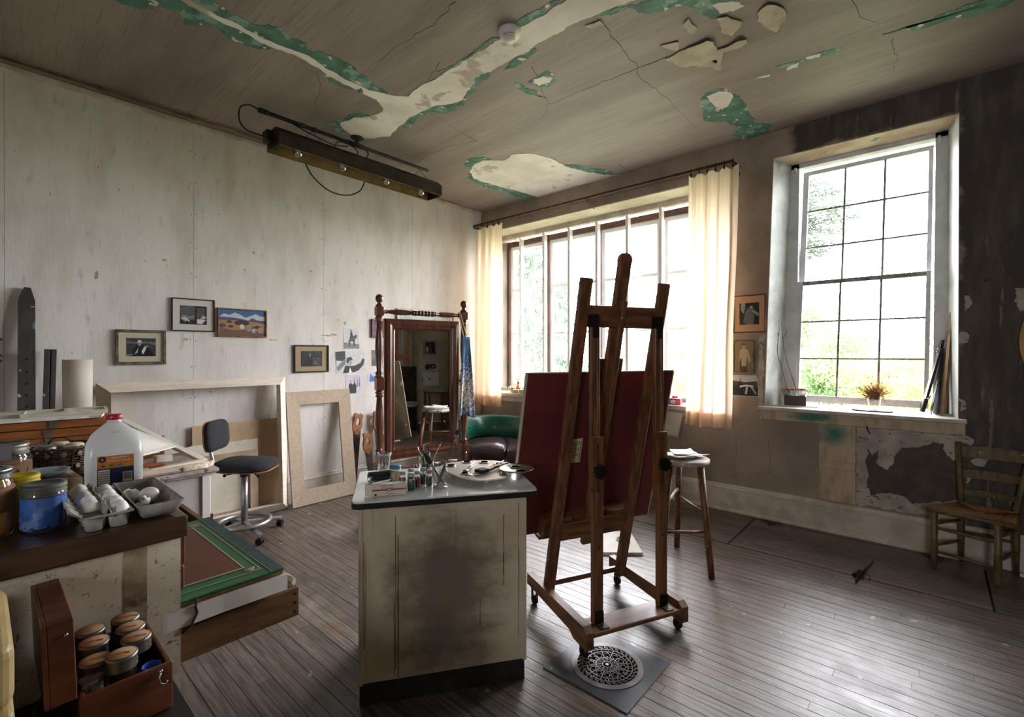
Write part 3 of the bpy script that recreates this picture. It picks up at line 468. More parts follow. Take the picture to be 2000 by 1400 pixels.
GLASS = glassy('jar_glass', (.97, .985, .98, 1), refl=.5, base=.05)
GLASSG = glassy('greenish_glass', (.82, .9, .86, 1), refl=.95, base=.07)
TIN = mk('tarnished_tin_lid', '#8f8b83', '#66615a', sc=18, rough=.4, met=.85)
INK = mk('black_ink', '#191718', rough=.7); REDINK = mk('red_ink', '#a8322b', rough=.7)

# ---------------------------------------------------------------- enamel-topped cabinet
def m_cab():
    N = NT('grimy_cream_enamel'); b = N.n('ShaderNodeBsdfPrincipled'); N.l(b.outputs[0], N.out.inputs[0]); b.inputs['Roughness'].default_value = .4; p = N.co()
    c = N.mix(N.ramp(N.noise(p, 4, 6), .35, .7), '#cabfa8', '#b8ab92')
    vm = N.n('ShaderNodeVectorMath', operation='SUBTRACT'); N.l(p, vm.inputs[0]); vm.inputs[1].default_value = (.37, 0, .45); v2 = N.n('ShaderNodeVectorMath', operation='MULTIPLY'); N.l(vm.outputs[0], v2.inputs[0]); v2.inputs[1].default_value = (3.4, .5, 2.1)
    ln = N.n('ShaderNodeVectorMath', operation='LENGTH'); N.l(v2.outputs[0], ln.inputs[0]); r = N.math('ADD', ln.outputs['Value'], N.math('MULTIPLY', N.math('SUBTRACT', N.noise(N.co('obj', (1, 1, 1.6)), 5, 7, .65), .5), 1.5))
    c = N.mix(N.math('MULTIPLY', N.math('SUBTRACT', 1, N.ramp(r, .3, 1.15)), .8), c, '#453c32')
    c = N.mix(N.math('MULTIPLY', N.ramp(N.noise(N.co('obj', (46, 1, .5)), 1.2, 3), .66, .71), .5), c, '#7a5630'); c = N.mix(N.ramp(N.noise(p, 60, 2), .75, .77), c, '#3b2a1c'); c = N.mix(N.ramp(N.noise(N.co('obj', (60, 1, 6)), 1, 2), .80, .82), c, '#3a2718')
    N.l(c, b.inputs['Base Color']); return N.m
CAB = m_cab()
cab = thing('enamel_cabinet', 'grimy cream metal cabinet with white enamel worktop and black kick base', 'cabinet', (-1.813, 1.072, 0), 55.6)
MB().box(0, .736, .012, .50, .095, .85).build('body', CAB, cab)
MB().box(.012, .724, .0, .012, .10, .848, .004).build('end_panel', CAB, cab)
for x in (0, .718): MB().box(x, x+.018, -.004, .012, .095, .848, .003).build('corner_strip', CAB, cab)
MB().box(.004, .73, .012, .49, 0, .095).build('kick_base', mk('scuffed_black_base', '#17130f', '#2a2018', sc=30, rough=.6, spk=(('#8a7a64', 60, .76),)), cab)
MB().prism(rrect(-.03, .79, -.028, .53, .035), .848, .872).build('edge_band', BLKEN, cab)
MB().prism(rrect(-.026, .786, -.024, .526, .033), .868, .878).build('enamel_top', ENAMELW, cab)
DRIP = mk('rust_drip', '#6b4724', '#523318', sc=30, rough=.5)
for u, za, zb, w in ((.152, .80, .14, .0022), (.163, .72, .10, .003), (.146, .44, .12, .002), (.628, .77, .45, .0028), (.52, .40, .28, .0025), (.022, .70, .25, .002), (.70, .82, .2, .0018)): MB().prism([(u+random.uniform(-w, w)*.4+s_*w*random.uniform(.4, 1), za+(zb-za)*k/10) for s_, ks in ((-1, range(11)), (1, range(10, -1, -1))) for k in ks], -.0006, .0002, 'xz').build('rust_drip', DRIP, cab)
def on_cab(u, v, z=.878): return tuple(Matrix.Translation((-1.813, 1.072, 0)) @ Matrix.Rotation(math.radians(55.6), 4, 'Z') @ Vector((u, v, z)))
AC = 55.6

# ---------------------------------------------------------------- studio easel seen from behind
ez = thing('studio_easel', 'large paint-flecked oak studio easel on casters with two slotted rear struts', 'easel', (-1.2085, 2.2895, 0), 65.3)
for s_ in (-1, 1):
    prof = [(-.10, .06), (.02, .06), (.06, .085), (.5, .10), (.56, .10), (.56, .165), (-.07, .165), (-.10, .14)]
    MB().prism(prof, s_*.30-.022, s_*.30+.022, 'yz').build('foot_rail', mk('easel_foot_oak', '#75502f', '#4a2f1c', sc=7, st=(6, .8, 6), rough=.5, bump=.08, spk=(('#b9aa98', 30, .76),)) if s_ < 0 else bpy.data.materials['easel_foot_oak'], ez)
    for v in (-.045, .50):
        c = empty('caster'); c.parent = ez; z0 = .06 if v < 0 else .10
        MB().cyl((s_*.30-.011, v, .026), (s_*.30+.011, v, .026), .026, n=16).build('wheel', IRON, c)
        MB().box(s_*.30-.018, s_*.30-.013, v-.01, v+.01, .024, z0).box(s_*.30+.013, s_*.30+.018, v-.01, v+.01, .024, z0).box(s_*.30-.018, s_*.30+.018, v-.014, v+.014, z0-.012, z0).build('fork', IRON, c)
    # leaning main leg
    MB().bar((s_*.252, .415, .10), (s_*.252, .005, 1.885), .068, .030, (0, 1, .23), .006).build('main_leg', OAK, ez)
    # rear strut: lower slotted half and upper rail
    x = s_*.207
    MB().box(x-.031, x+.031, -.034, -.008, .138, .80, .003).build('strut_lower', OAK, ez)
    m = MB(); m.box(x-.031, x-.007, -.034, -.008, .80, 1.045).box(x+.007, x+.031, -.034, -.008, .80, 1.045).box(x-.031, x+.031, -.034, -.008, 1.045, 1.075); m.build('strut_slot', OAK, ez)
    for a, b_ in ((x-.028, x-.010), (x+.010, x+.028)): MB().box(a, b_, -.008, .018, .70, 1.635, .003).build('strut_upper', OAK, ez)
    MB().box(x-.012, x+.012, -.004, .014, .70, 1.635).build('strut_groove', OAK, ez)
    k = MB(); n = 8; star = []
    for i in range(n*4): a = 2*PI*i/(n*4); r = .037 if i % 4 in (0, 1) else .029; star.append((x+r*math.cos(a), .905+r*math.sin(a)))
    k.prism(star, -.062, -.040, 'xz'); k.cyl((x, -.040, .905), (x, .0, .905), .010, n=10); k.build('clamp_knob', mk('black_bakelite', '#121112', rough=.3) if s_ < 0 else bpy.data.materials['black_bakelite'], ez)
    h = MB(); h.box(x-.016, x+.016, -.012, .036, 1.63, 1.70).box(x-.016, x+.016, -.014, -.008, 1.58, 1.70).build('top_hinge', IRON, ez)
    h = MB(); h.box(x-.02, x+.028, -.040, -.034, .138, .20).box(x-.02, x+.028, -.09, -.034, .136, .141).build('foot_hinge', IRON, ez)
    MB().cyl((x, -.036, .52), (x, -.0335, .52), .006, n=8).build('bolt_hole', BLACK, ez)
MB().box(-.278, .278, -.10, .035, .112, .136, .004).build('base_plank', OAKH, ez)
MB().box(-.278, .278, .40, .425, .135, .165, .003).build('rear_cross_bar', OAKH, ez)
MB().bar((-.222, .052, 1.695), (.222, .052, 1.695), .026, .115, (0, -.23, 1), .004).build('upper_cross_bar', OAKH, ez)
MB().bar((-.215, .335, .475), (.215, .335, .475), .03, .11, (0, -.23, 1), .004).build('lower_cross_bar', OAKH, ez)
q = lambda z, o: .415-(z-.10)*.2297+o       # depth of the sloping frame at height z
MB().bar((-.01, q(.36, .03), .36), (-.01, q(1.99, .03), 1.99), .074, .034, (0, 1, .23), .006).build('mast', OAK, ez)
MB().cyl((-.01, q(1.99, .013), 1.99), (-.01, q(1.99, .047), 1.9982), .037, n=24).build('mast_top', OAK, ez)
MB().bar((-.01, q(.62, -.008), .62), (-.01, q(1.78, -.008), 1.78), .030, .04, (0, 1, .23), .003).build('mast_rack', OAK, ez)
MB().bar((-.12, q(1.40, .06), 1.43), (.09, q(1.40, .06), 1.43), .03, .09, (0, -.23, 1), .004).build('top_clamp', OAKH, ez)
# canvas tray: sloping box with thick end blocks
MB().bar((-.31, q(.50, .075), .50), (.28, q(.50, .075), .50), .07, .13, (0, -.23, 1), .006).build('tray_box', OAKH, ez)
MB().bar((-.31, q(.42, .14), .43), (.28, q(.42, .14), .43), .12, .02, (0, -.23, 1), .004).build('tray_shelf', OAKH, ez)
for x in (-.2, .16): MB().bar((x-.06, q(.53, .025), .535), (x+.06, q(.53, .025), .535), .025, .05, (0, -.23, 1), .004).build('tray_cleat', OAKH, ez)
# the painting's dark red back
bd = thing('painting_board', 'large dark maroon board with a cream label, propped on the easel tray', 'board', (-1.2085, 2.2895, 0), 65.3)
p0 = Vector((0, .455, .445)); p1 = Vector((0, .215, 1.392)); MAROON = mk('maroon_board', '#6b2a2a', '#592121', sc=3, rough=.55, spk=(('#8a6a60', 80, .78),))
MB().bar((.008, p0.y, p0.z), (.008, p1.y, p1.z), .985, .018, (0, 1, .25)).build('panel', MAROON, bd)
DOIL = mk('dark_oil_paint', '#3a3022', '#211b13', sc=3, rough=.9, spec=.08, c3='#9a7f3e', sc3=2.2, con3=(.64, .72), spk=(('#5c523c', 9, .66),))
MB().bar((.008, p0.y+.0115, p0.z+.003), (.008, p1.y+.0115, p1.z+.003), .975, .004, (0, 1, .25)).build('painted_front', DOIL, bd)
nrm = Vector((0, -1, -.253)).normalized(); c = p0.lerp(p1, .52)+nrm*.0095
lb = MB(); t_ = (p1-p0).normalized()
def onb(x, s_): return tuple(c+Vector((x, 0, 0))+t_*s_)
lb.add([onb(-.185, -.075), onb(-.085, -.075), onb(-.085, .075), onb(-.185, .075)], [(0, 1, 2, 3)]).build('paper_label', CREAMP, bd, solid=.001)
c = p0.lerp(p1, .52)+nrm*.0102; lb = MB()
for i in range(9): lb.add([onb(-.165, .05-i*.012), onb(-.10-.02*(i % 3 == 2), .05-i*.012), onb(-.10-.02*(i % 3 == 2), .055-i*.012), onb(-.165, .055-i*.012)], [(0, 1, 2, 3)])
for a, b_ in ((-.178, -.172), (-.096, -.090)): lb.add([onb(a, -.068), onb(b_, -.068), onb(b_, .068), onb(a, .068)], [(0, 1, 2, 3)])
lb.build('label_print', mk('faded_print', '#6a604d', rough=.8), bd)
for x in (-.489, .503): MB().bar((x, p0.y, p0.z), (x, p1.y, p1.z), .006, .024, (0, 1, .25)).build('pale_edge', mk('pale_board_edge', '#b7ab9b', rough=.7) if x < 0 else bpy.data.materials['pale_board_edge'], bd)
MB().bar((-.49, p1.y, p1.z+.003), (.505, p1.y, p1.z+.003), .024, .006, (0, 0, 1)).build('pale_edge', bpy.data.materials['pale_board_edge'], bd)

# ---------------------------------------------------------------- three-legged stool with papers
STW = mk('paint_spattered_stool_wood', '#7a4d30', '#4f301d', sc=9, st=(4, 4, 1), rough=.5, spk=(('#d9d2c8', 35, .7), ('#2a1d14', 30, .73)))
st = thing('work_stool', 'tall three-legged wooden work stool, seat crusted with paint, near the window wall', 'stool', (-1.316, 3.297, 0))
feet = [(.214, -.045), (-.173, .319), (-.041, -.271)]
MB().lathe([(.0, .735), (.165, .735), (.178, .745), (.178, .765), (.165, .772), (0, .772)], 32).build('seat', mk('paint_crusted_seat', '#b9b3ac', '#8c8177', sc=16, rough=.6, bump=.3, spk=(('#4a3a2c', 14, .62),)), st)
hp = []
for fx, fy in feet:
    tp = Vector((fx*.62, fy*.62, .74)); MB().cyl((fx, fy, 0), tuple(tp), .021, .024, 12).build('leg', STW, st); hp.append((Vector((fx, fy, 0)), tp))
for i, j, z in ((0, 2, .30), (0, 1, .42), (1, 2, .48)):
    MB().cyl(tuple(hp[i][0].lerp(hp[i][1], z/.74)), tuple(hp[j][0].lerp(hp[j][1], z/.74)), .0105, n=10).build('stretcher', STW, st)
for i, (dx, dy, a, w, h_) in enumerate(((-.02, .02, 12, .22, .15), (.01, .0, -16, .21, .28), (-.01, .03, 33, .15, .21))):
    m = MB().grid(lambda u, v, w=w, h_=h_, i=i: ((u-.5)*w, (v-.5)*h_, .004*i+.022*max(0, u-.72)**1.3*3+.006*math.sin(v*4+i)), 10, 6)
    tag(m.build('paper_sheet', PAPER, loc=(-1.316+dx, 3.297+dy, .778+.007*i), rot=(0, 0, math.radians(a)), solid=.0008), ('lowest', 'large curling middle', 'topmost small')[i]+' white paper sheet lying on the tall work stool', 'paper', 'loose papers on the stool')
# papers on the floor beyond the easel
bk = thing('paper_pad', 'white paper pad with a dark sketch on the floor behind the easel', 'paper pad', (-1.86, 3.35, 0), 40)
MB().box(-.15, .15, -.21, .21, .001, .022).build('pages', PAPER, bk); MB().prism(ragged(oval(.05, .02, .05, .09, 12), .02, .01), .022, .0225).build('sketch', mk('sketch_grey', '#7b7b7d', rough=.9), bk)

# ---------------------------------------------------------------- cheval mirror and apron
mi = thing('cheval_mirror', 'tall red-brown cheval mirror between turned posts with ball finials', 'mirror', (-3.40, 2.2, 0), 78.5)
W = .806
def turned(h0, h1, r):
    """swelling turned shaft with rings at both ends"""
    L = h1-h0; return [(r*.8, h0), (r*1.15, h0+.012), (r*.75, h0+.022), (r*1.2, h0+.036), (r*.8, h0+.05), (r*.72, h0+.06), (r*1.05, h0+.06+(L-.12)*.35), (r*1.12, h0+.06+(L-.12)*.5), (r*.95, h0+.06+(L-.12)*.75), (r*.7, h1-.06), (r*1.15, h1-.05), (r*.75, h1-.036), (r*1.2, h1-.022), (r*.8, h1)]
for x in (0, W):
    MB().lathe(turned(.14, .60, .03), 16, (x, 0, 0)).build('post_shaft', MAHOG, mi); MB().lathe(turned(.665, 1.198, .03), 16, (x, 0, 0)).build('post_shaft', MAHOG, mi); MB().lathe(turned(1.30, 1.812, .03), 16, (x, 0, 0)).build('post_shaft', MAHOG, mi)
    for z0, z1 in ((.60, .665), (1.198, 1.302), (1.81, 1.88)): MB().box(x-.031, x+.031, -.031, .031, z0, z1, .004).build('post_block', MAHOG, mi)
    MB().lathe([(.03, 1.88), (.033, 1.89), (.018, 1.905), (.014, 1.918), (.022, 1.922), (.03, 1.938), (.032, 1.953), (.026, 1.972), (.012, 1.984), (0, 1.986)], 16, (x, 0, 0)).build('finial', MAHOG, mi)
    MB().box(x-.03, x+.03, -.27, .27, .03, .10, .012).build('foot', MAHOG, mi); MB().box(x-.03, x+.03, -.05, .05, .10, .145, .004).build('post_base', MAHOG, mi)
def hturn(z, y=0):
    m = MB(); m.T = Matrix.Translation((0, y, z)) @ Matrix.Rotation(PI/2, 4, 'Y')
    pr = [(.012, .03), (.02, .035), (.02, .045), (.012, .05), (.02, .06), (.012, .07), (.014, .075), (.024, .16), (.022, .24), (.014, .29), (.022, .296), (.022, .302), (.014, .306)]
    k = W/2; full = pr[:]
    zc = .30
    for i in range(6): zc += .012; full += [(.024, zc+.004), (.024, zc+.012), (.014, zc+.017)]; zc += .020
    return m, full
for z in (1.845, .52):
    m, pr = hturn(z); half = [(r, zz) for r, zz in pr if zz <= .306]; mid = []
    zc = .306
    for i in range(6): mid += [(.015, zc+.003), (.024, zc+.009), (.024, zc+.023), (.015, zc+.029)]; zc += .0323
    m.lathe(half+mid+[(r, W-zz) for r, zz in reversed(half)], 14); m.build('turned_rail', MAHOG, mi)
x0, x1, z0, z1 = .045, .755, .61, 1.79; gx0, gx1, gz0, gz1 = .132, .656, .70, 1.698
def moulding(m, a, b, ca, cb, y0=-.028, y1=.02):
    """mitred ogee member: outer edge a-b, inner edge ca-cb (x,z pairs)"""
    N_ = [(0, -.0), (.15, -.022), (.45, -.028), (.7, -.014), (.85, -.016), (1, -.002)]; A = []; B = []
    for t, y in N_: A.append((a[0]+(ca[0]-a[0])*t, y, a[1]+(ca[1]-a[1])*t)); B.append((b[0]+(cb[0]-b[0])*t, y, b[1]+(cb[1]-b[1])*t))
    A += [(ca[0], y1, ca[1]), (a[0], y1, a[1])]; B += [(cb[0], y1, cb[1]), (b[0], y1, b[1])]; n = len(A)
    m.add(A+B, [(i, (i+1) % n, n+(i+1) % n, n+i) for i in range(n)]+[tuple(range(n)), tuple(range(n, 2*n))[::-1]]); return m
O = [(x0, z0), (x1, z0), (x1, z1), (x0, z1)]; I = [(gx0, gz0), (gx1, gz0), (gx1, gz1), (gx0, gz1)]
for i in range(4): moulding(MB(), O[i], O[(i+1) % 4], I[i], I[(i+1) % 4]).build('frame_moulding', MAHOG, mi)
N = NT('mirror_silver'); g = N.n('ShaderNodeBsdfGlossy'); g.inputs['Roughness'].default_value = .01; g.inputs['Color'].default_value = (.86, .87, .85, 1); N.l(g.outputs[0], N.out.inputs[0])
MB().box(gx0-.004, gx1+.004, .0, .004, gz0-.004, gz1+.004).build('glass', N.m, mi); MB().box(x0+.01, x1-.01, .006, .02, z0+.01, z1-.01).build('back_board', OAK, mi)
for x in (.031, W-.031): MB().cyl((x-.02, 0, 1.25), (x+.02, 0, 1.25), .008, n=10).build('pivot', IRON, mi)
def m_denim():
    N = NT('paint_spattered_denim'); b = N.n('ShaderNodeBsdfPrincipled'); N.l(b.outputs[0], N.out.inputs[0]); b.inputs['Roughness'].default_value = .9; p = N.co(); sx = N.n('ShaderNodeSeparateXYZ'); N.l(p, sx.inputs[0])
    c = N.mix(N.ramp(N.noise(N.co('obj', (2, 2, 1)), 9, 5), .35, .7), '#4a7296', '#34577a'); d = N.math('ABSOLUTE', N.math('SUBTRACT', sx.outputs[2], 1.14)); w = N.math('SUBTRACT', .20, N.math('MULTIPLY', d, .62))      # where the painter wiped the brushes
    for sc, th, col in ((38, .64, '#d9d8d2'), (75, .62, '#e6e2da'), (55, .72, '#2b3a4a'), (48, .73, '#b0703f')): c = N.mix(N.ramp(N.math('ADD', N.noise(p, sc, 4, .7), w), th, th+.05), c, col)
    N.l(c, b.inputs['Base Color']); return N.m
DENIM = m_denim()
an = thing('denim_apron', 'paint-spattered blue denim apron hanging from the cheval mirror post', 'apron', (-3.40, 2.2, 0), 78.5)
def apf(u, v):
    z = 1.65-v*.725; w0, w1 = .758-.045*v**1.3, .838+.05*v; x = w0+(w1-w0)*u; return (x, -.052-.02*math.sin(u*7+v*2)*v-.012*math.sin(u*13)*v, z+.015*math.sin(u*5)*v)
MB().grid(apf, 18, 24).build('cloth', DENIM, an, solid=.003)
MB().tube([(.775, -.05, 1.65), (.76, -.045, 1.72), (.752, -.01, 1.86), (.757, .03, 1.87)], .004, 6).build('neck_strap', CREAMP, an); MB().tube([(.815, -.05, 1.645), (.785, -.04, 1.74), (.757, -.02, 1.868), (.757, .03, 1.87)], .004, 6).build('neck_strap', CREAMP, an)
MB().tube([(.72, -.05, 1.22), (.71, -.06, 1.0), (.705, -.055, .80), (.70, -.05, .68)], .0035, 5).build('tie_string', CREAMP, an)

# ---------------------------------------------------------------- rush-seat chair by the dark wall
CHW = mk('worn_olive_chair_paint', '#6e5b36', '#4d3f26', sc=8, st=(3, 3, 1), rough=.45, spk=(('#9a8a62', 25, .69), ('#2a2116', 20, .68)))
rc = thing('rush_seat_chair', 'worn olive-painted ladder-back chair with woven rush seat under the dark wall', 'chair', (.0, 4.40, 0))
FL, FR, BL, BR = (.008, .04), (.315, -.03), (.155, .315), (.425, .28)
def turnleg(a, h): return [(.012, 0), (.016, .02), (.020, .07), (.021, .14), (.018, .2), (.021, .205), (.018, .21), (.021, .30), (.018, .305), (.020, h-.02), (.017, h)]
for p in (FL, FR): MB().lathe(turnleg(0, .40), 12, (p[0], p[1], 0)).build('front_leg', CHW, rc)
def post(b, top, name):
    pts = [(b[0], b[1], 0), (b[0], b[1], .2), (b[0], b[1], .415), ((b[0]+top[0])/2-.0, (b[1]+top[1])/2, .64), (top[0], top[1], .86)]
    MB().tube(pts, lambda t: (.015 if t < .1 else .020) if t < .6 else .020-.006*(t-.6), 10).build(name, CHW, rc)
    for z in (.40, .445): MB().lathe([(.018, z), (.024, z+.006), (.018, z+.012)], 12, (b[0], b[1], 0)).build('post_ring', CHW, rc)
post(BL, (BL[0]-.015, BL[1]+.02), 'back_post'); post(BR, (BR[0]+.075, BR[1]+.03), 'back_post')
for z0, z1 in ((.755, .83), (.61, .662), (.488, .522)):
    t = ((z0+z1)/2-.415)/.445; a = Vector((BL[0]-.015*t, BL[1]+.02*t, 0)); b_ = Vector((BR[0]+.075*t, BR[1]+.03*t, 0))
    MB().grid(lambda u, v: tuple(a.lerp(b_, u)+Vector((.0, .022*math.sin(PI*u), z0+(z1-z0)*v+.012*math.sin(PI*u)*(v-.3)))), 12, 1, smooth=False).build('back_slat', CHW, rc, solid=.009)
RUSH = mk('woven_rush', '#a9805a', '#7a5638', sc=10, st=(1, 18, 1), rough=.6, bump=.4)
s0 = [Vector((-.012, .065, .415)), Vector((.385, -.015, .41)), Vector((.428, .262, .415)), Vector((.148, .30, .42))]; ctr = sum(s0, Vector())/4-Vector((0, 0, .012))
for i in range(4):
    a, b_ = s0[i], s0[(i+1) % 4]
    for k in range(11):
        t0 = k/11; A = a.lerp(ctr, t0); B = b_.lerp(ctr, t0)
        if (A-B).length > .03: MB().tube([tuple(A), tuple(A.lerp(B, .5)-Vector((0, 0, .002))), tuple(B)], .0115 if k else .013, 6).build('rush_strand', RUSH, rc)
MB().tube([(-.03, .045, .405), (.2, .0, .405), (.405, -.045, .402)], .017, 10).build('front_roll', CHW, rc)
for t in (.2, .24, .28, .72, .76): p = Vector((-.03, .045, .405)).lerp(Vector((.405, -.045, .402)), t); MB().ball(tuple(p), (.006, .019, .019), 8, 6).build('roll_ring', CHW, rc)
for a, b_, z in ((FL, FR, .285), (FL, FR, .12), (FL, BL, .31), (FL, BL, .16), (FR, BR, .31), (FR, BR, .16), (BL, BR, .22)):
    MB().tube([(a[0], a[1], z), ((a[0]+b_[0])/2, (a[1]+b_[1])/2, z-.0), (b_[0], b_[1], z-.01)], lambda t: .008+.006*math.sin(PI*t), 8).build('stretcher', CHW, rc)

# ---------------------------------------------------------------- corner banquette seat
GREENV = mk('bottle_green_vinyl', '#1f6a55', '#175444', sc=3, rough=.3, coat=.2); PURP = mk('plum_vinyl', '#56454c', '#47383f', sc=3, rough=.32, coat=.15)
bq = thing('corner_seat', 'corner bench with buttoned green vinyl back and plum seat cushions', 'bench')
path = [Vector(p) for p in ((-4.24, 3.90), (-4.34, 4.12), (-4.36, 4.30), (-4.27, 4.46), (-4.08, 4.56), (-3.85, 4.59), (-3.6, 4.59), (-3.3, 4.58), (-3.05, 4.57))]
def bkf(t, ang):
    p = cr(path, t); d = (cr(path, min(1, t+.01))-cr(path, max(0, t-.01))).normalized(); nn = Vector((d.y, -d.x))   # inward
    prof = [(-.06, .42), (.01, .42), (.045, .46), (.035, .56), (-.005, .67), (-.03, .70), (-.085, .70), (-.10, .66)]; k = ang*len(prof); i = int(k) % len(prof); o_, z = prof[i]
    return (p.x+nn.x*o_, p.y+nn.y*o_, z)
MB().grid(lambda u, v: bkf(u, round(v*8)/8 if v < .999 else 0), 40, 8).add([bkf(0, i/8) for i in range(8)], [tuple(range(8))]).add([bkf(1, i/8) for i in range(8)], [tuple(range(7, -1, -1))]).build('backrest', GREENV, bq)
for t in (.07, .17, .28, .40, .52, .64, .76, .88):
    p = cr(path, t); d = (cr(path, t+.01)-cr(path, t-.01)).normalized(); MB().ball((p.x+d.y*.037, p.y-d.x*.037, .585), .011, 8, 6).build('button', GREENV, bq)
def cushion(poly):
    bm = bmesh.new(); lo = [bm.verts.new((x, y, .29)) for x, y in poly]; hi = [bm.verts.new((x, y, .40)) for x, y in poly]; n = len(poly); bm.faces.new(lo[::-1]); top = bm.faces.new(hi)
    for i in range(n): bm.faces.new((lo[i], lo[(i+1) % n], hi[(i+1) % n], hi[i]))
    r_ = bmesh.ops.inset_region(bm, faces=[top], thickness=.07)
    for v in top.verts: v.co.z += .035
    bmesh.ops.bevel(bm, geom=[e for e in bm.edges], offset=.015, segments=2, affect='EDGES'); return MB().bm(bm, True)
cushion([(-4.02, 3.80), (-3.52, 3.86), (-3.80, 4.20), (-4.10, 4.46), (-4.24, 4.42), (-4.27, 4.25), (-4.20, 4.0)]).build('seat_cushion', PURP, bq)
cushion([(-3.50, 3.87), (-3.2, 4.05), (-3.05, 4.1), (-3.05, 4.5), (-4.06, 4.48), (-3.78, 4.21)]).build('seat_cushion', PURP, bq)
for p in ((-3.98, 3.88), (-3.52, 3.93), (-3.1, 4.15), (-4.15, 4.36), (-3.1, 4.46), (-4.2, 3.98)): MB().bar((p[0], p[1], 0), (p[0], p[1], .30), .035, .035).build('leg', MAHOG, bq)
for p in ((-4.28, 3.99), (-4.28, 4.44), (-3.9, 4.60), (-3.2, 4.60)): MB().bar((p[0], p[1], .28), (p[0], p[1], .44), .03, .02).build('back_support', MAHOG, bq)
# ---------------------------------------------------------------- curtains on their rod
RUSTY = mk('rusty_pipe', '#6b3d2c', '#3f2a22', sc=12, rough=.7, met=.3)
rod = thing('curtain_rod', 'long rust-brown iron curtain rod above the studio window', 'curtain rod')
YRD = 4.60
MB().cyl((-4.78, YRD, 3.268), (-1.37, YRD, 3.262), .014, n=12).build('pipe', RUSTY, rod)
for x in (-2.95, -1.36, -4.79):
    MB().tube([(x, YW, 3.18), (x, 4.66, 3.235), (x, YRD, 3.25)], .006, 6).tube([(x, YW, 3.262), (x, YRD, 3.25)], .006, 6).build('bracket', RUSTY, rod)
CURT = veil('cream_curtain_cloth', '#f4e3cf', .58, c2='#eed6ba', sc=9)
def curtain(label, xt, xb, zb, nf, seed, rings):
    rr = random.Random(seed); t = thing('curtain', label, 'curtain', (0, 0, 0), 0, 'curtains of the studio window'); ph = [rr.uniform(.75, 1.25) for _ in range(nf)]; tot = sum(ph); cu = [sum(ph[:i])/tot for i in range(nf+1)]
    def f(u, v):
        z = 3.222-v*(3.222-zb); x = (xt[0]+(xt[1]-xt[0])*u)*(1-v)+(xb[0]+(xb[1]-xb[0])*u)*v; k = 0
        while k < nf-1 and u > cu[k+1]: k += 1
        w = (u-cu[k])/(cu[k+1]-cu[k]); am = .02+.045*min(1, v*2.2)
        fold = math.sin(2*PI*w)+.35*math.sin(4*PI*w+k); return (x+.010*math.sin(9*v+6*u)*v, YRD+am*fold*(.7+.3*math.sin(k*2.1)), z-(.03*abs(math.sin(PI*w))**2*(1-v)**8))
    MB().grid(f, nf*14, 30).build('cloth', CURT, t)
    MB().grid(lambda u, v: (f(u, .945+.055*v)[0], f(u, .945+.055*v)[1]+.003, f(u, .945+.055*v)[2]), nf*14, 3).build('hem', CURT, t)
    for k in range(rings):
        u = (k+.3)/rings; x = xt[0]+(xt[1]-xt[0])*u; m = MB(); m.tube([(x, YRD+.021*math.cos(a*PI/8), 3.262+.021*math.sin(a*PI/8)) for a in range(16)], .0025, 5, True); m.build('ring', IRON, t); MB().box(x-.006, x+.006, YRD-.004, YRD+.004, 3.205, 3.242).build('clip', IRON, t)
curtain('cream curtain gathered at the corner end of the studio window', (-4.735, -4.24), (-4.775, -4.275), .80, 4, 2, 5)
curtain('long cream curtain between the studio window and the small framed pictures', (-1.775, -1.315), (-1.815, -1.39), .805, 4, 5, 6)

# ---------------------------------------------------------------- hanging lamp trough
DKMET = mk('dark_bronze_sheet', '#2c2721', '#3c352b', sc=9, rough=.45, met=.5); INNER = mk('yellowed_inner_enamel', '#8a7345', '#6d5a34', sc=5, rough=.5, spk=(('#3a2c18', 12, .66),)); PIPEM = mk('dark_iron_pipe', '#2a2926', '#3a3832', sc=10, rough=.5, met=.5)
lf = thing('trough_lamp', 'long dark metal trough lamp with four clear bulbs hung from a ceiling pipe', 'lamp', (-3.99, 0, 0))
MB().cyl((0, 1.487, 3.425), (0, 3.165, 3.425), .016, n=12).build('ceiling_pipe', PIPEM, lf)
MB().cyl((0, 2.344, 3.425), (0, 2.344, 3.47), .018, n=12).lathe([(.02, 3.47), (.055, 3.485), (.06, 3.5)], 20, (0, 2.344, 0)).build('ceiling_flange', PIPEM, lf)
MB().cyl((0, 2.28, 3.425), (0, 2.41, 3.425), .022, n=12).build('tee_fitting', PIPEM, lf)
for yy in (1.487, 1.53, 1.82, 1.93, 2.24): MB().cyl((0, yy, 3.425), (0, yy+.03, 3.425), .021, n=12).build('pipe_collar', PIPEM, lf)
x0, x1, ya, yb, zb, zs, zt = -.115, .115, 1.60, 3.26, 3.158, 3.262, 3.315
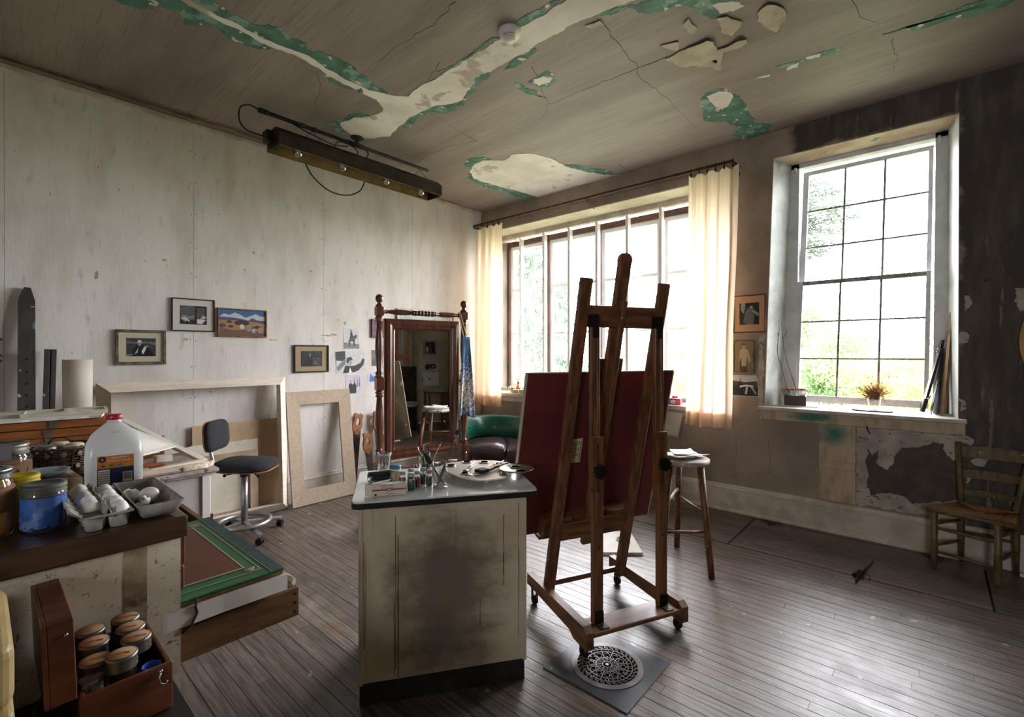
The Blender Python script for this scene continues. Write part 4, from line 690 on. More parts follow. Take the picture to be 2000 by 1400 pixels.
for (a, b) in (((x1, zb), (x1, zs)), ((x0, zb), (x0, zs)), ((x1, zs), (.05, zt)), ((x0, zs), (-.05, zt)), ((-.05, zt), (.05, zt))):
    dx, dz = b[0]-a[0], b[1]-a[1]; L = math.hypot(dx, dz); nx, nz = -dz/L*.003, dx/L*.003
    if (nx*(a[0]+b[0])/2+nz*((a[1]+b[1])/2-3.23)) < 0: nx, nz = -nx, -nz
    hexa(MB(), [(a[0], ya, a[1]), (b[0], ya, b[1]), (b[0], yb, b[1]), (a[0], yb, a[1])], [(a[0]+nx, ya, a[1]+nz), (b[0]+nx, ya, b[1]+nz), (b[0]+nx, yb, b[1]+nz), (a[0]+nx, yb, a[1]+nz)]).build('outer_sheet', DKMET, lf)
    hexa(MB(), [(a[0], ya, a[1]), (b[0], ya, b[1]), (b[0], yb, b[1]), (a[0], yb, a[1])], [(a[0]-nx, ya, a[1]-nz), (b[0]-nx, ya, b[1]-nz), (b[0]-nx, yb, b[1]-nz), (a[0]-nx, yb, a[1]-nz)]).build('inner_reflector', INNER, lf)
for yy in (ya-.004, yb): MB().prism([(x0, zb), (x1, zb), (x1, zs), (.05, zt), (-.05, zt), (x0, zs)], yy, yy+.004, 'xz').build('end_cap', DKMET, lf)
MB().box(-.09, .0, ya-.05, ya-.004, 3.21, 3.30, .004).build('junction_box', DKMET, lf)
for xx in (x0, x1): MB().box(xx-.003, xx+.003, ya, yb, zb-.003, zb+.003).build('rim', mk('copper_rim', '#8a5e48', rough=.4, met=.6) if xx == x0 else bpy.data.materials['copper_rim'], lf)
for yy in (1.80, 2.20, 2.66, 3.08):
    bl = empty('bulb'); bl.parent = lf; bl.location = (.0, yy, 3.19)
    MB().lathe([(.0, -.045), (.02, -.042), (.033, -.028), (.036, -.008), (.03, .014), (.018, .034), (.013, .05)], 18).build('bulb_glass', glassy('bulb_glass', (.98, .98, .97, 1), .7, .3, .06) if yy == 1.80 else bpy.data.materials['bulb_glass'], bl); MB().lathe([(.015, .048), (.016, .115)], 12).build('socket', PIPEM, bl); MB().lathe([(.0, -.01), (.008, -.01), (.006, .03)], 8).build('filament_stem', PAPER, bl)
for yy in (1.92, 3.06):
    for dx, dy in ((-.05, -.06), (.05, .06)):
        a = Vector((0, yy, 3.41)); b = Vector((dx, yy+dy, zt)); n = 9
        for i in range(n):
            c = a.lerp(b, (i+.5)/n); d = (b-a)/n*.6; side = Vector((.005, 0, 0)) if i % 2 else Vector((0, .005, 0)); MB().tube([tuple(c-d), tuple(c-d*.5+side), tuple(c+d*.5+side), tuple(c+d), tuple(c+d*.5-side), tuple(c-d*.5-side)], .0014, 4, True).build('chain_link', PIPEM, lf)
CORD = mk('black_cord', '#15140f', rough=.6)
def arc(c, r, a0, a1, n, ax): return [(c[0]+(r*math.cos(math.radians(a0+(a1-a0)*i/n)) if ax == 'x' else 0), c[1]+(r*math.cos(math.radians(a0+(a1-a0)*i/n)) if ax == 'y' else 0), c[2]+r*math.sin(math.radians(a0+(a1-a0)*i/n))) for i in range(n+1)]
MB().tube(smooth([(-.0, 1.487, 3.425), (-.005, 1.42, 3.44), (-.02, 1.36, 3.40), (-.03, 1.36, 3.30), (-.04, 1.42, 3.25), (-.045, 1.56, 3.25)]), .006, 8).build('feed_cord', CORD, lf)
MB().tube(smooth([(.0, 1.76, 3.41), (.02, 1.9, 3.37), (.02, 2.1, 3.345), (.01, 2.25, 3.38)]), .005, 8).build('slack_cord', CORD, lf)
MB().tube(smooth([(.0, 2.30, 3.41), (.03, 2.40, 3.40), (.05, 2.43, 3.36), (.05, 2.41, 3.31)]), .005, 8).tube(smooth([(-.0, 2.13, 3.33), (-.01, 2.16, 3.40), (0, 2.25, 3.405), (0, 2.34, 3.38), (0, 2.36, 3.31)]), .005, 8).build('looped_cord', CORD, lf)
MB().tube(smooth([(-.125, 1.92, 3.16), (-.13, 2.0, 3.06), (-.13, 2.15, 2.98), (-.13, 2.32, 2.985), (-.125, 2.45, 3.06), (-.12, 2.5, 3.17)]), .006, 8).build('drooping_cord', CORD, lf)
# conduit along the ceiling, smoke detector
cd = MB().cyl((-4.655, YR+.1, 3.478), (-4.655, 3.2, 3.478), .011, n=10)
for yy in (.6, 1.2, 1.8, 2.6): cd.cyl((-4.655, yy, 3.478), (-4.655, yy+.04, 3.478), .0145, n=10)
tag(cd.build('ceiling_conduit', mk('copper_conduit', '#6a4630', '#4a3226', sc=10, rough=.5, met=.4)), 'thin copper-brown conduit running along the ceiling near the pale wall', 'conduit')
sd = thing('smoke_detector', 'round white smoke detector on the ceiling', 'smoke detector', (-1.964, 2.2, 3.5)); SDW = mk('white_detector_plastic', '#e6e1da', '#dcd6cd', sc=5, rough=.4)
MB().lathe([(.072, 0), (.072, -.012), (.066, -.03), (.05, -.042), (.034, -.046)], 32).build('body', SDW, sd); MB().lathe([(.034, -.046), (.034, -.056), (.028, -.064), (0, -.066)], 24).build('sensor_cap', SDW, sd)
for i in range(5): a = -.6+i*.3; MB().ball((.05*math.cos(a-1), .05*math.sin(a-1), -.0425), .0035, 6, 4).build('vent_dot', BLACK, sd)

# ---------------------------------------------------------------- pictures
GR = {i: mk('photo_grey_%d' % i, '#%02x%02x%02x' % (i, i, i+2), '#%02x%02x%02x' % tuple([max(4, i-28) if i > 100 else i+26]*3), sc=45, det=6, con=(.4, .75), rough=.5) for i in (12, 30, 55, 85, 120, 160, 200, 235)}
FRM = {k: mk('frame_'+k, a, b, sc=14, rough=.4, met=mm) for k, a, b, mm in (('silver', '#8d887e', '#5f5a51', .7), ('black', '#151416', '#1e1c1d', 0), ('oak', '#9c6b33', '#6d4520', 0), ('redf', '#7a1f30', '#5c1724', 0), ('gold', '#9f8b5f', '#6e5d3b', .6), ('maroon', '#4d2a2e', '#3a1f22', 0))}
MATS = {'cream': mk('cream_mount', '#d5ccb2', rough=.85), 'white': mk('white_mount', '#dedad3', rough=.85), 'tan': mk('tan_mount', '#b39c7c', rough=.85), 'peach': mk('peach_mount', '#c9a27c', rough=.85)}
PG = glassy('picture_glass', (.99, .99, .99, 1), .25, .0, .02)
def shapes(m, w, h, sh, cols):
    """print in local xz plane facing -y; sh = [(colour, polygon in 0..1)]"""
    for k, (c, poly) in enumerate(sh):
        if c not in cols: cols.append(c)
        m.m = cols.index(c); m.add([((a-.5)*w, -.0003*(k+1), (b-.5)*h) for a, b in poly], [tuple(range(len(poly)))])
def matof(c): return GR[c] if isinstance(c, int) else c
BG = [(0, 0), (1, 0), (1, 1), (0, 1)]
def EL(cx, cy_, rx, ry, n=12): return oval(cx, cy_, rx, ry, n)
def picture(label, pos, w, h, face, frame=None, fw=.015, mount=None, mw=(.06, .05), sh=(), name='framed_picture', cat='picture', group=None, tilt=0, deep=.02):
    """face 'L': on the left wall (looks +x); 'W': on the window wall (looks -y). pos = centre"""
    t = thing(name, label, cat, pos, 0, group); t.rotation_euler = (0, math.radians(tilt), PI/2) if face == 'L' else (0, math.radians(tilt), 0)
    y = 0
    if frame:
        for a, b, c, d in ((-w/2, w/2, h/2-fw, h/2), (-w/2, w/2, -h/2, -h/2+fw), (-w/2, -w/2+fw, -h/2+fw, h/2-fw), (w/2-fw, w/2, -h/2+fw, h/2-fw)): MB().box(a, b, -deep, 0, c, d, .003).build('frame_side', FRM[frame], t)
        y = -.008
    iw, ih = w-2*fw*(frame is not None), h-2*fw*(frame is not None)
    if mount: MB().box(-iw/2, iw/2, y, y+.004, -ih/2, ih/2).build('mount', MATS[mount], t); iw -= 2*mw[0]; ih -= 2*mw[1]; y -= .001
    elif not frame: MB().box(-iw/2, iw/2, -.001, 0, -ih/2, ih/2).build('paper_backing', PAPER, t); y = -.0012; iw -= .008; ih -= .008
    m = MB(); m.T = Matrix.Translation((0, y, 0)); cols = []; shapes(m, iw, ih, sh, cols); m.build('print', [matof(c) for c in cols], t)
    if frame: MB().box(-w/2+fw, w/2-fw, y-.005, y-.004, -h/2+fw, h/2-fw).build('glazing', PG, t)
    return t
XP = XL+.001
fig = lambda x, z, s: [(30, [(x-.5*s, 0), (x+.5*s, 0), (x+.42*s, z-.1), (x+.15*s, z), (x-.15*s, z), (x-.42*s, z-.1)]), (200, EL(x, z+.13*s, .12*s, .17*s))]
picture('silver-framed black-and-white photo of a person in a cap and checked shirt', (XP, .895, 1.55), .33, .28, 'L', 'silver', .022, 'cream', (.048, .045), [(55, BG), (120, [(0, .7), (.35, .66), (.7, .72), (1, .6), (1, .8), (0, .82)]), (160, [(0, 0), (.2, .06), (.22, .12), (0, .1)]), (12, [(.2, 0), (.22, .35), (.38, .62), (.55, .6), (.75, .4), (.95, .1), (.95, 0)]), (200, [(.25, .1), (.33, .3), (.4, .5), (.36, .2)]), (235, [(.5, .25), (.58, .5), (.68, .6), (.64, .35), (.55, .1)]), (160, [(.62, .55), (.75, .6), (.72, .5)]), (160, EL(.43, .68, .055, .12)), (235, [(.35, .76), (.38, .88), (.47, .9), (.53, .76)])])
picture('thin black-framed photo of people on sofas beside a tall mirror', (XP, 1.258, 1.831), .322, .282, 'L', 'black', .009, 'white', (.052, .052), [(85, BG), (30, [(0, 0), (1, 0), (1, .2), (0, .25)]), (30, [(.55, .2), (.55, .95), (.6, 1), (.97, 1), (.97, .3), (.92, .3), (.92, .9), (.62, .9), (.62, .2)]), (160, [(.02, .28), (.1, .5), (.3, .42), (.52, .46), (.5, .3), (.3, .25), (.2, .12)]), (235, [(.05, .3), (.2, .25), (.35, .12), (.36, .17), (.2, .35)]), (30, [(.35, .3), (.38, .45), (.4, .3)]), (30, [(.44, .3), (.46, .45), (.48, .3)]), (235, [(.62, .05), (.62, .3), (.95, .25), (.8, .02)]), (200, [(.74, .3), (.86, .52), (.98, .4), (.9, .3)])])
WST = [mk('paint_'+k, v, rough=.6) for k, v in (('sky', '#3f74ab'), ('snow', '#d5dae2'), ('slope', '#55607e'), ('plain', '#b48a64'), ('scrub', '#7b6152'), ('wagon', '#4a3b3f'), ('wheel', '#a9b3c2'), ('white', '#e5e1d6'))]
S_ = WST; picture('oak-framed painting of wagons and horses below snowy mountains', (XP, 1.651, 1.78), .42, .262, 'L', 'oak', .012, None, (0, 0), [(S_[0], BG), (S_[1], [(0, .72), (.1, .84), (.22, .8), (.33, .9), (.45, .82), (.55, .72), (.68, .8), (.78, .88), (.88, .8), (1, .78), (1, .5), (0, .55)]), (S_[2], [(0, .72), (.3, .7), (.5, .66), (.62, .6), (.7, .72), (.8, .64), (1, .62), (1, .5), (0, .5)]), (S_[3], [(0, .6), (.5, .6), (1, .5), (1, 0), (0, 0)]), (S_[4], [(0, .3), (.3, .22), (.6, .25), (1, .12), (1, 0), (0, 0)]), (S_[5], [(.3, .52), (.42, .62), (.62, .6), (.64, .46), (.52, .4), (.34, .44)]), (S_[5], [(.14, .52), (.2, .6), (.27, .56), (.25, .48)]), (S_[7], EL(.48, .36, .05, .1)), (S_[6], EL(.62, .3, .045, .13)), (S_[3], EL(.62, .3, .033, .1)), (S_[6], EL(.73, .24, .045, .12)), (S_[5], [(.66, .3), (.8, .42), (.92, .38), (.9, .3)]), (S_[6], EL(.88, .24, .045, .13)), (S_[3], EL(.88, .24, .03, .09)), (S_[2], EL(.08, .38, .06, .08)), (S_[5], EL(.24, .36, .06, .05))])
picture('black-framed dark photo of a face in shadow on a tan mount', (XP, 2.304, 1.445), .366, .282, 'L', 'black', .014, 'tan', (.058, .048), [(30, BG), (55, [(.35, .1), (.95, .05), (.95, .5), (.6, .6)]), (12, [(.1, 0), (.25, .5), (.4, .85), (.55, .6), (.5, 0)]), (160, EL(.43, .72, .055, .12)), (12, EL(.45, .70, .03, .08)), (85, [(.6, .1), (.8, .1), (.75, .35), (.62, .4)])])
picture('unframed photo of a rider on a horse pinned above the other prints', (XP, 2.758, 1.666), .195, .237, 'L', sh=[(200, BG), (120, [(0, 0), (1, 0), (1, .22), (0, .3)]), (55, [(.3, .35), (.4, .6), (.62, .62), (.82, .7), (.85, .55), (.72, .45), (.7, .1), (.62, .1), (.6, .35), (.42, .35), (.38, .1), (.32, .1)]), (30, [(.42, .5), (.4, .78), (.52, .8), (.6, .55)]), (85, EL(.47, .85, .06, .07))], name='pinned_photo', cat='photo', group='prints pinned beside the mirror')
picture('unframed photo of a person in a beret with one arm flung wide', (XP, 2.752, 1.41), .362, .248, 'L', sh=[(200, BG), (30, [(0, 0), (0, .6), (.25, .55), (.32, .7), (.32, 1), (0, 1)]), (120, [(0, .3), (.25, .6), (.33, .7), (.3, .4), (.05, .1)]), (12, [(.2, 0), (.3, .35), (.45, .3), (.62, .3), (.82, .4), (.9, .6), (.97, .55), (.92, .3), (.75, .08), (.6, 0)]), (235, [(.4, 0), (.45, .25), (.5, 0)]), (160, EL(.46, .45, .07, .13)), (12, [(.34, .5), (.36, .68), (.5, .72), (.56, .58), (.44, .55), (.38, .4)]), (200, EL(.93, .66, .03, .06))], name='pinned_photo', cat='photo', group='prints pinned beside the mirror', tilt=-4)
LAV = mk('faded_lavender_print', '#c3bccb', rough=.6)
picture('unframed lavender-tinted photo of two people in dark coats by bare trees', (XP, 2.784, 1.153), .186, .233, 'L', sh=[(LAV, BG), (120, [(.5, .5), (.55, 1), (.6, .5)]), (120, [(.7, .4), (.74, 1), (.8, .4)]), (120, [(.85, .4), (.88, 1), (.95, .4)]), (12, [(.18, .08), (.15, .5), (.28, .6), (.42, .5), (.55, .62), (.68, .45), (.66, .08)]), (160, EL(.29, .66, .05, .06)), (160, EL(.5, .68, .05, .06))], name='pinned_photo', cat='photo', group='prints pinned beside the mirror')
picture('small dark print half hidden by the mirror post, above a blue one', (XP, 3.07, 1.447), .13, .19, 'L', sh=[(85, BG), (55, [(0, 0), (1, 0), (1, .5), (0, .4)])], name='pinned_photo', cat='photo', group='prints pinned beside the mirror')
BLUP = mk('blue_print', '#2f5ea8', rough=.5); picture('small blue-and-white print half hidden by the mirror post', (XP, 3.03, 1.231), .14, .142, 'L', sh=[(200, BG), (BLUP, [(.1, .1), (.2, .8), (.5, .5), (.8, .7), (.9, .1)])], name='pinned_photo', cat='photo', group='prints pinned beside the mirror')
PINK = mk('magenta_print', '#8c4372', '#5c2b4c', sc=20, rough=.5); picture('small dark-framed magenta picture beside the mirror post', (XP, 3.10, 1.788), .2, .217, 'L', 'maroon', .02, None, (0, 0), [(PINK, BG), (160, [(.2, .1), (.3, .7), (.6, .5), (.7, .1)])])
GPR = mk('grey_green_print', '#a9b3a6', '#8b968c', sc=10, rough=.5); picture('wide pale framed picture showing above the mirror rail', (XP, 3.79, 1.79), .9, .5, 'L', 'silver', .016, 'white', (.03, .03), [(GPR, BG)])
YP = YW-.001
picture('red-framed photo of a person in a long coat on a peach mount by the curtain', (-1.275, YP, 1.868), .28, .35, 'W', 'redf', .010, 'peach', (.045, .065), [(12, BG), (160, [(.05, .7), (.08, 1), (.3, 1), (.3, .75), (.2, .5)]), (120, [(.2, .1), (.3, .6), (.42, .75), (.7, .78), (.75, .3), (.7, 0), (.35, 0)]), (200, EL(.6, .82, .07, .08)), (55, EL(.6, .88, .08, .05)), (160, [(.65, .6), (.95, .35), (.98, .5), (.7, .68)])])
SEP = mk('sepia_light', '#c3b18e', rough=.6); SED = mk('sepia_dark', '#5c5140', rough=.6); SEM = mk('sepia_mid', '#8b7c61', rough=.6)
picture('gilt-framed sepia photo of a standing person in loose light shirt', (-1.325, YP, 1.469), .184, .317, 'W', 'gold', .012, None, (0, 0), [(SEM, BG), (SED, [(.3, 0), (.3, .45), (.7, .45), (.7, 0)]), (SEP, [(.25, .3), (.3, .7), (.5, .78), (.75, .72), (.92, .35), (.8, .3), (.68, .5), (.66, .2), (.4, .2), (.38, .5)]), (SEP, EL(.52, .84, .09, .07)), (SED, EL(.52, .89, .09, .04))])
picture('frameless photo of a person reclining outdoors, lowest beside the curtain', (-1.315, YP, 1.197), .235, .195, 'W', sh=[(55, BG), (200, [(0, .75), (.5, .68), (1, .75), (1, 1), (0, 1)]), (12, [(0, 0), (1, 0), (1, .4), (0, .55)]), (30, [(.2, .5), (.3, .72), (.4, .7), (.5, .45)]), (160, EL(.33, .8, .05, .08)), (235, [(.3, .4), (.55, .48), (.8, .45), (.85, .52), (.55, .56), (.32, .5)]), (200, [(.5, .1), (.55, .48), (.62, .46), (.58, .08)]), (160, [(.7, .45), (.9, .1), (.96, .12), (.8, .5)])], name='pinned_photo', cat='photo')
# paper hanging below the studio window sill
tag(MB().grid(lambda u, v: (-2.04+.16*u-.05*v, YW-.034-.015*math.sin(v*3)-.01*u*v, .92-.27*v-.01*u), 6, 8).build('hanging_paper', PAPER, solid=.001), 'white sheet of paper hanging below the studio window sill', 'paper')
# ---------------------------------------------------------------- frames leaning on the pale wall
def prof_frame(t, corners_o, corners_i, mat, d0, d1, name, lip=.35):
    """four mitred members in local xz; outer front edge raised d0, inner edge d1 (y towards viewer is negative)"""
    for i in range(4):
        a, b = corners_o[i], corners_o[(i+1) % 4]; ca, cb = corners_i[i], corners_i[(i+1) % 4]
        A = [(a[0], 0, a[1]), (a[0], -d0, a[1]), (ca[0], -d1, ca[1]), (ca[0], 0, ca[1])]; B = [(b[0], 0, b[1]), (b[0], -d0, b[1]), (cb[0], -d1, cb[1]), (cb[0], 0, cb[1])]
        MB().add(A+B, [(0, 1, 5, 4), (1, 2, 6, 5), (2, 3, 7, 6), (3, 0, 4, 7), (0, 3, 2, 1), (4, 5, 6, 7)]).build(name, mat, t)
def rect(x0, x1, z0, z1): return [(x0, z0), (x1, z0), (x1, z1), (x0, z1)]
RAWW = mk('bleached_raw_wood', '#e4d9c9', '#d3c5b2', sc=5, st=(1, 1, 6), rough=.7, spk=(('#a48f76', 30, .74),)); 
bf = thing('large_empty_frame', 'large deep bleached-wood picture frame, empty, leaning on the pale wall', 'picture frame', (-4.685, 1.33, .004), 0); bf.rotation_euler = (math.radians(-3.5), 0, PI/2)
prof_frame(bf, rect(-.72, .68, 0, 1.27), rect(-.645, .605, .075, 1.195), RAWW, .022, .09, 'frame_member')
LINEN = mk('raw_linen', '#b8a792', '#ac9a84', sc=60, rough=.9, bump=.15)
lf2 = thing('linen_liner', 'linen-covered flat frame liner leaning on the pale wall', 'picture frame', (-4.60, 2.36, .003), 0); lf2.rotation_euler = (math.radians(-8), 0, PI/2); lf2.location = (-4.64, 2.365, .003)
prof_frame(lf2, rect(-.335, .345, 0, 1.12), rect(-.205, .215, .145, .985), LINEN, .03, .022, 'liner_side')
MASON = mk('masonite_board', '#c0a888', '#ad9474', sc=3, rough=.8)
b1 = thing('hardboard_panel', 'tan hardboard panel standing inside the large empty frame', 'panel', (-4.766, 1.60, .002), 0); b1.rotation_euler = (math.radians(-1.2), 0, PI/2)
MB().box(-.36, .40, -.006, 0, 0, .87, .002).build('board', MASON, b1)
PBOARD = mk('old_white_painted_board', '#dcd6c6', '#cdc5b0', sc=4, rough=.7, c3='#b9a47c', sc3=5, con3=(.55, .65), spk=(('#4f7a45', 9, .68), ('#2c2620', 16, .70), ('#c9a93c', 11, .72)))
b2 = thing('painted_board', 'chipped white-painted board with green smears behind the swivel chair', 'board', (-4.755, 1.36, .002), 0); b2.rotation_euler = (math.radians(-1.2), 0, PI/2)
MB().prism(ragged(rect(-.36, .40, .0, .70), .05, .006), -.014, 0, 'xz').build('board', PBOARD, b2); MB().box(-.34, .05, -.018, -.014, .565, .585).build('dark_slot', BLACK, b2)
b3 = thing('plain_frame', 'plain sloping-sided wooden frame leaning behind the swivel chair seat', 'picture frame', (-4.738, 1.40, .002), 0); b3.rotation_euler = (math.radians(-1.5), 0, PI/2)
prof_frame(b3, rect(-.5, .36, 0, .60), rect(-.42, .28, .08, .52), mk('brown_grey_frame_wood', '#a5917a', '#8d7963', sc=6, rough=.7), .02, .05, 'frame_member')
# saws hung by the mirror
HANDLE = mk('saw_handle_wood', '#a06a3d', '#7c4c29', sc=8, rough=.45); BLADE = mk('rusted_saw_blade', '#5c4c47', '#463a37', sc=9, rough=.5, met=.6); BRASS = mk('brass_stud', '#c7b58a', rough=.3, met=1)
def saw(label, y, z, tilt, L=.62, x=-4.72):
    t = thing('hand_saw', label, 'saw', (x, y, z), 0, 'hand saws standing behind the mirror'); t.rotation_euler = (0, math.radians(tilt), PI/2)
    out = [(-.055, .0), (-.06, .06), (-.04, .13), (-.05, .17), (-.03, .185), (.0, .165), (.035, .175), (.06, .15), (.05, .10), (.055, .04), (.03, -.03), (.0, -.06), (-.03, -.05)]
    bm = bmesh.new(); n = len(out); hole = [(-.025, .045), (-.028, .085), (-.012, .125), (.018, .12), (.026, .09), (.018, .05)]
    f = [bm.verts.new((a, -.012, b)) for a, b in out]; h = [bm.verts.new((a, -.012, b)) for a, b in hole]; es = [bm.edges.new((q[i], q[(i+1) % len(q)])) for q in (f, h) for i in range(len(q))]
    bmesh.ops.triangle_fill(bm, use_beauty=True, edges=es); ex = bmesh.ops.extrude_face_region(bm, geom=bm.faces[:]); bmesh.ops.translate(bm, vec=(0, .024, 0), verts=[v for v in ex['geom'] if isinstance(v, bmesh.types.BMVert)])
    MB().bm(bm).build('handle', HANDLE, t); MB().prism([(-.045, 0), (.045, .0), (.03, -L), (-.02, -L)], -.001, .001, 'xz').build('blade', BLADE, t)
    for a, b in ((-.03, .005), (.0, -.03), (.03, .0)): MB().cyl((a, -.014, b), (a, .014, b), .006, n=8).build('stud', BRASS, t)
for i, (y, z, tl, L, x, lb_) in enumerate(((2.80, .66, 4, .62, -4.76, 'hand saw with worn handle highest beside the linen liner'), (2.90, .44, -6, .43, -4.70, 'hand saw with low wooden handle in front of the others'), (3.06, .66, -3, .6, -4.76, 'dark-handled saw standing just behind the mirror post'), (3.13, .40, 3, .39, -4.70, 'short saw with studded handle lowest behind the mirror post'))): saw(lb_, y, z, tl, L, x)
# dark planks and dried leaves
SKI = mk('charred_plank', '#2f2b29', '#403a37', sc=7, st=(2, 2, 1), rough=.6, spk=(('#4f7f86', 5, .63), ('#b8a890', 13, .70), ('#7d8a8a', 8, .68)))
pk = thing('pointed_plank', 'long dark paint-smeared plank with clipped top leaning on the pale wall', 'plank', (-4.62, .235, .003), 0); pk.rotation_euler = (math.radians(-5.0), 0, PI/2)
MB().prism([(-.05, 0), (.045, 0), (.05, 1.87), (.028, 1.965), (-.005, 1.968), (-.03, 1.90), (-.035, 1.86)], -.022, 0, 'xz').build('plank', SKI, pk)
for z in (1.13, 1.21, 1.29, 1.37, 1.46): MB().cyl((.004, -.0235, z), (.004, -.0215, z), .009, n=10).build('hole', BLACK, pk)
pk = thing('grooved_plank', 'shorter dark grooved plank leaning beside the long pointed one', 'plank', (-4.62, .318, .003), 0); pk.rotation_euler = (math.radians(-4.5), math.radians(1.5), PI/2)
for a, b in ((-.03, .0), (.006, .034)): MB().box(a, b, -.025, 0, 0, 1.53, .002).build('half', SKI, pk)
MB().box(.0, .006, -.012, 0, 0, 1.53).build('groove', BLACK, pk)
lv = thing('dried_leaf_spray', 'spray of dark dried leaves at the far end of the pale wall', 'dried leaves', (-4.72, .02, 1.55), 0); DRL = mk('dried_leaf', '#4a2622', '#33201c', sc=9, rough=.6)
MB().tube([(0, -.10, .25), (.01, -.04, .0), (0, -.06, -.2)], .004, 6).build('stem', DRL, lv)
for i, (dz, L, a) in enumerate(((.10, .17, -20), (.03, .19, -32), (-.04, .17, -22), (-.12, .15, -40), (-.2, .14, -30))):
    ar = math.radians(a); MB().grid(lambda u, v: (.02*math.sin(u*PI)+.03*(v-.5)**2, -.05+L*u*math.cos(ar)-(v-.5)*.055*math.sin(PI*u)**.7*-math.sin(ar), dz+L*u*math.sin(ar)+(v-.5)*.055*math.sin(PI*u)**.7), 8, 4).build('leaf', DRL, lv)

# ---------------------------------------------------------------- white desk with frames
DESKW = mk('grey_white_desk_paint', '#c4bfbd', '#b3adab', sc=5, rough=.55, bump=.1, spk=(('#6b625a', 26, .745),)); DESKT = mk('chipped_desk_top', '#b7aea8', '#8e8077', sc=9, rough=.7, bump=.3, spk=(('#6e5a4c', 13, .62),))
dk = thing('white_desk', 'chipped grey-white painted desk with moulded top edge, loaded with frames', 'desk', (0, 0, 0))
MB().box(-4.42, -3.715, -.95, 1.07, .0, .675).build('carcass', DESKW, dk); MB().box(-4.45, -3.675, -1.0, 1.115, .69, .716, .004).build('top', DESKT, dk); MB().box(-4.44, -3.69, -.98, 1.10, .675, .69).build('moulding', DESKT, dk)
MB().box(-3.715, -3.70, 1.02, 1.07, .0, .675, .003).build('corner_stile', mk('bare_white_strip', '#e4dfdb', rough=.6), dk)
MB().box(-3.712, -3.700, 1.068, 1.085, .30, .40).build('hinge', mk('red_rust_hinge', '#5b2724', rough=.7), dk)
BRF = mk('orange_brown_frame_wood', '#a0602f', '#864c22', sc=6, st=(6, 1, 6), rough=.55); WHF = mk('white_frame_paint', '#d6d1c7', '#c5bfb3', sc=6, rough=.6)
z = .718
for i, (dx, w, l, h_, mt, lbs) in enumerate(((.02, .62, 1.25, .062, BRF, 'lowest brown frame of the tall frame stack on the white desk'), (.0, .60, 1.22, .055, WHF, 'lowest white frame of the tall frame stack'), (.01, .58, 1.25, .05, WHF, 'second white frame up in the tall frame stack'), (-.01, .62, 1.20, .045, WHF, 'white frame just beneath the four brown ones'), (0, .60, 1.24, .048, BRF, 'undermost of the four orange-brown stacked frames'), (.01, .61, 1.25, .048, BRF, 'second of the four orange-brown stacked frames'), (.0, .60, 1.25, .048, BRF, 'third of the four orange-brown stacked frames'), (.005, .61, 1.26, .046, BRF, 'topmost of the four orange-brown stacked frames'))):
    t = thing('stacked_frame', lbs, 'picture frame', (-4.09+dx+.010*math.sin(i*2.3), -.05+.01*math.sin(i*2), z), -8+math.sin(i*3)*.8, 'frames stacked on the white desk')
    for a in (rect(-w/2, w/2, -l/2, -l/2+.06), rect(-w/2, w/2, l/2-.06, l/2), rect(-w/2, -w/2+.06, -l/2+.06, l/2-.06), rect(w/2-.06, w/2, -l/2+.06, l/2-.06)): MB().prism(a, 0, h_-.005).build('frame_side', mt, t)
    MB().box(w/2, w/2+.004, .36, .40, .006, h_-.004).build('splice_plate', STEEL, t); z += h_
z = z+.001
tag(MB().prism(ragged(rect(-.31, .31, -.62, .60), .05, .006), 0, .012).build('canvas_panel', PAPER, loc=(-4.09, -.04, z), rot=(0, 0, math.radians(-9))), 'white canvas panel with ragged edge on top of the frame stack', 'canvas')
t = thing('slim_white_frame', 'slim grey-white divided frame lying on the canvas panel', 'picture frame', (-3.96, .37, z+.013), -6)
for a in (rect(-.12, .12, -.19, -.175), rect(-.12, .12, .175, .19), rect(-.12, -.10, -.175, .175), rect(.10, .12, -.175, .175), rect(-.10, .10, -.01, .01)): MB().prism(a, 0, .022).build('frame_side', mk('bone_frame_paint', '#c9c4b4', '#b5ae9b', sc=9, rough=.6) if 'bone_frame_paint' not in bpy.data.materials else bpy.data.materials['bone_frame_paint'], t)
MB().box(-.10, .10, -.175, .175, .002, .008).build('backing', PAPER, t)
tag(MB().lathe([(.074, 0), (.0775, .325), (.0745, .325), (.071, .003)], 36).build('paper_cylinder', veil('cream_card', '#e2d9ce', .25), loc=(-4.27, .455, z+.013)), 'tall plain off-white card cylinder standing on the frame stack', 'cylinder')
# slanted white frame and long slat on the desk
t = thing('slanted_frame', 'white frame slanting from the frame stack down to the desk end', 'picture frame', (0, 0, 0))
A, B, Cc, D = Vector((-4.36, .70, 1.02)), Vector((-3.88, 1.085, .732)), Vector((-3.93, .50, 1.0)), Vector((-3.72, .80, .80))
def quadbar(a, b, w): return MB().bar(tuple(a), tuple(b), w, .022, (0, 0, 1), .002)
quadbar(A, B, .06).build('frame_side', WHF, t);  quadbar(B+Vector((.0, -.02, .01)), B+Vector((.1, -.36, .005)), .05).build('frame_side', RAWW, t)
t = thing('white_card', 'thin white card propped on the slanted frame', 'panel', (0, 0, 0))
hexa(MB(), [(-4.34, .645, 1.03), (-3.99, .945, .85), (-3.80, .72, .85), (-4.0, .625, 1.0)], [(-4.34, .645, 1.022), (-3.99, .945, .842), (-3.80, .72, .842), (-4.0, .625, .992)]).build('sheet', PAPER, t)
t = thing('wooden_lath', 'long pale rounded wooden lath with lacy edging at the desk front', 'lath', (-3.735, .55, .717), 0)
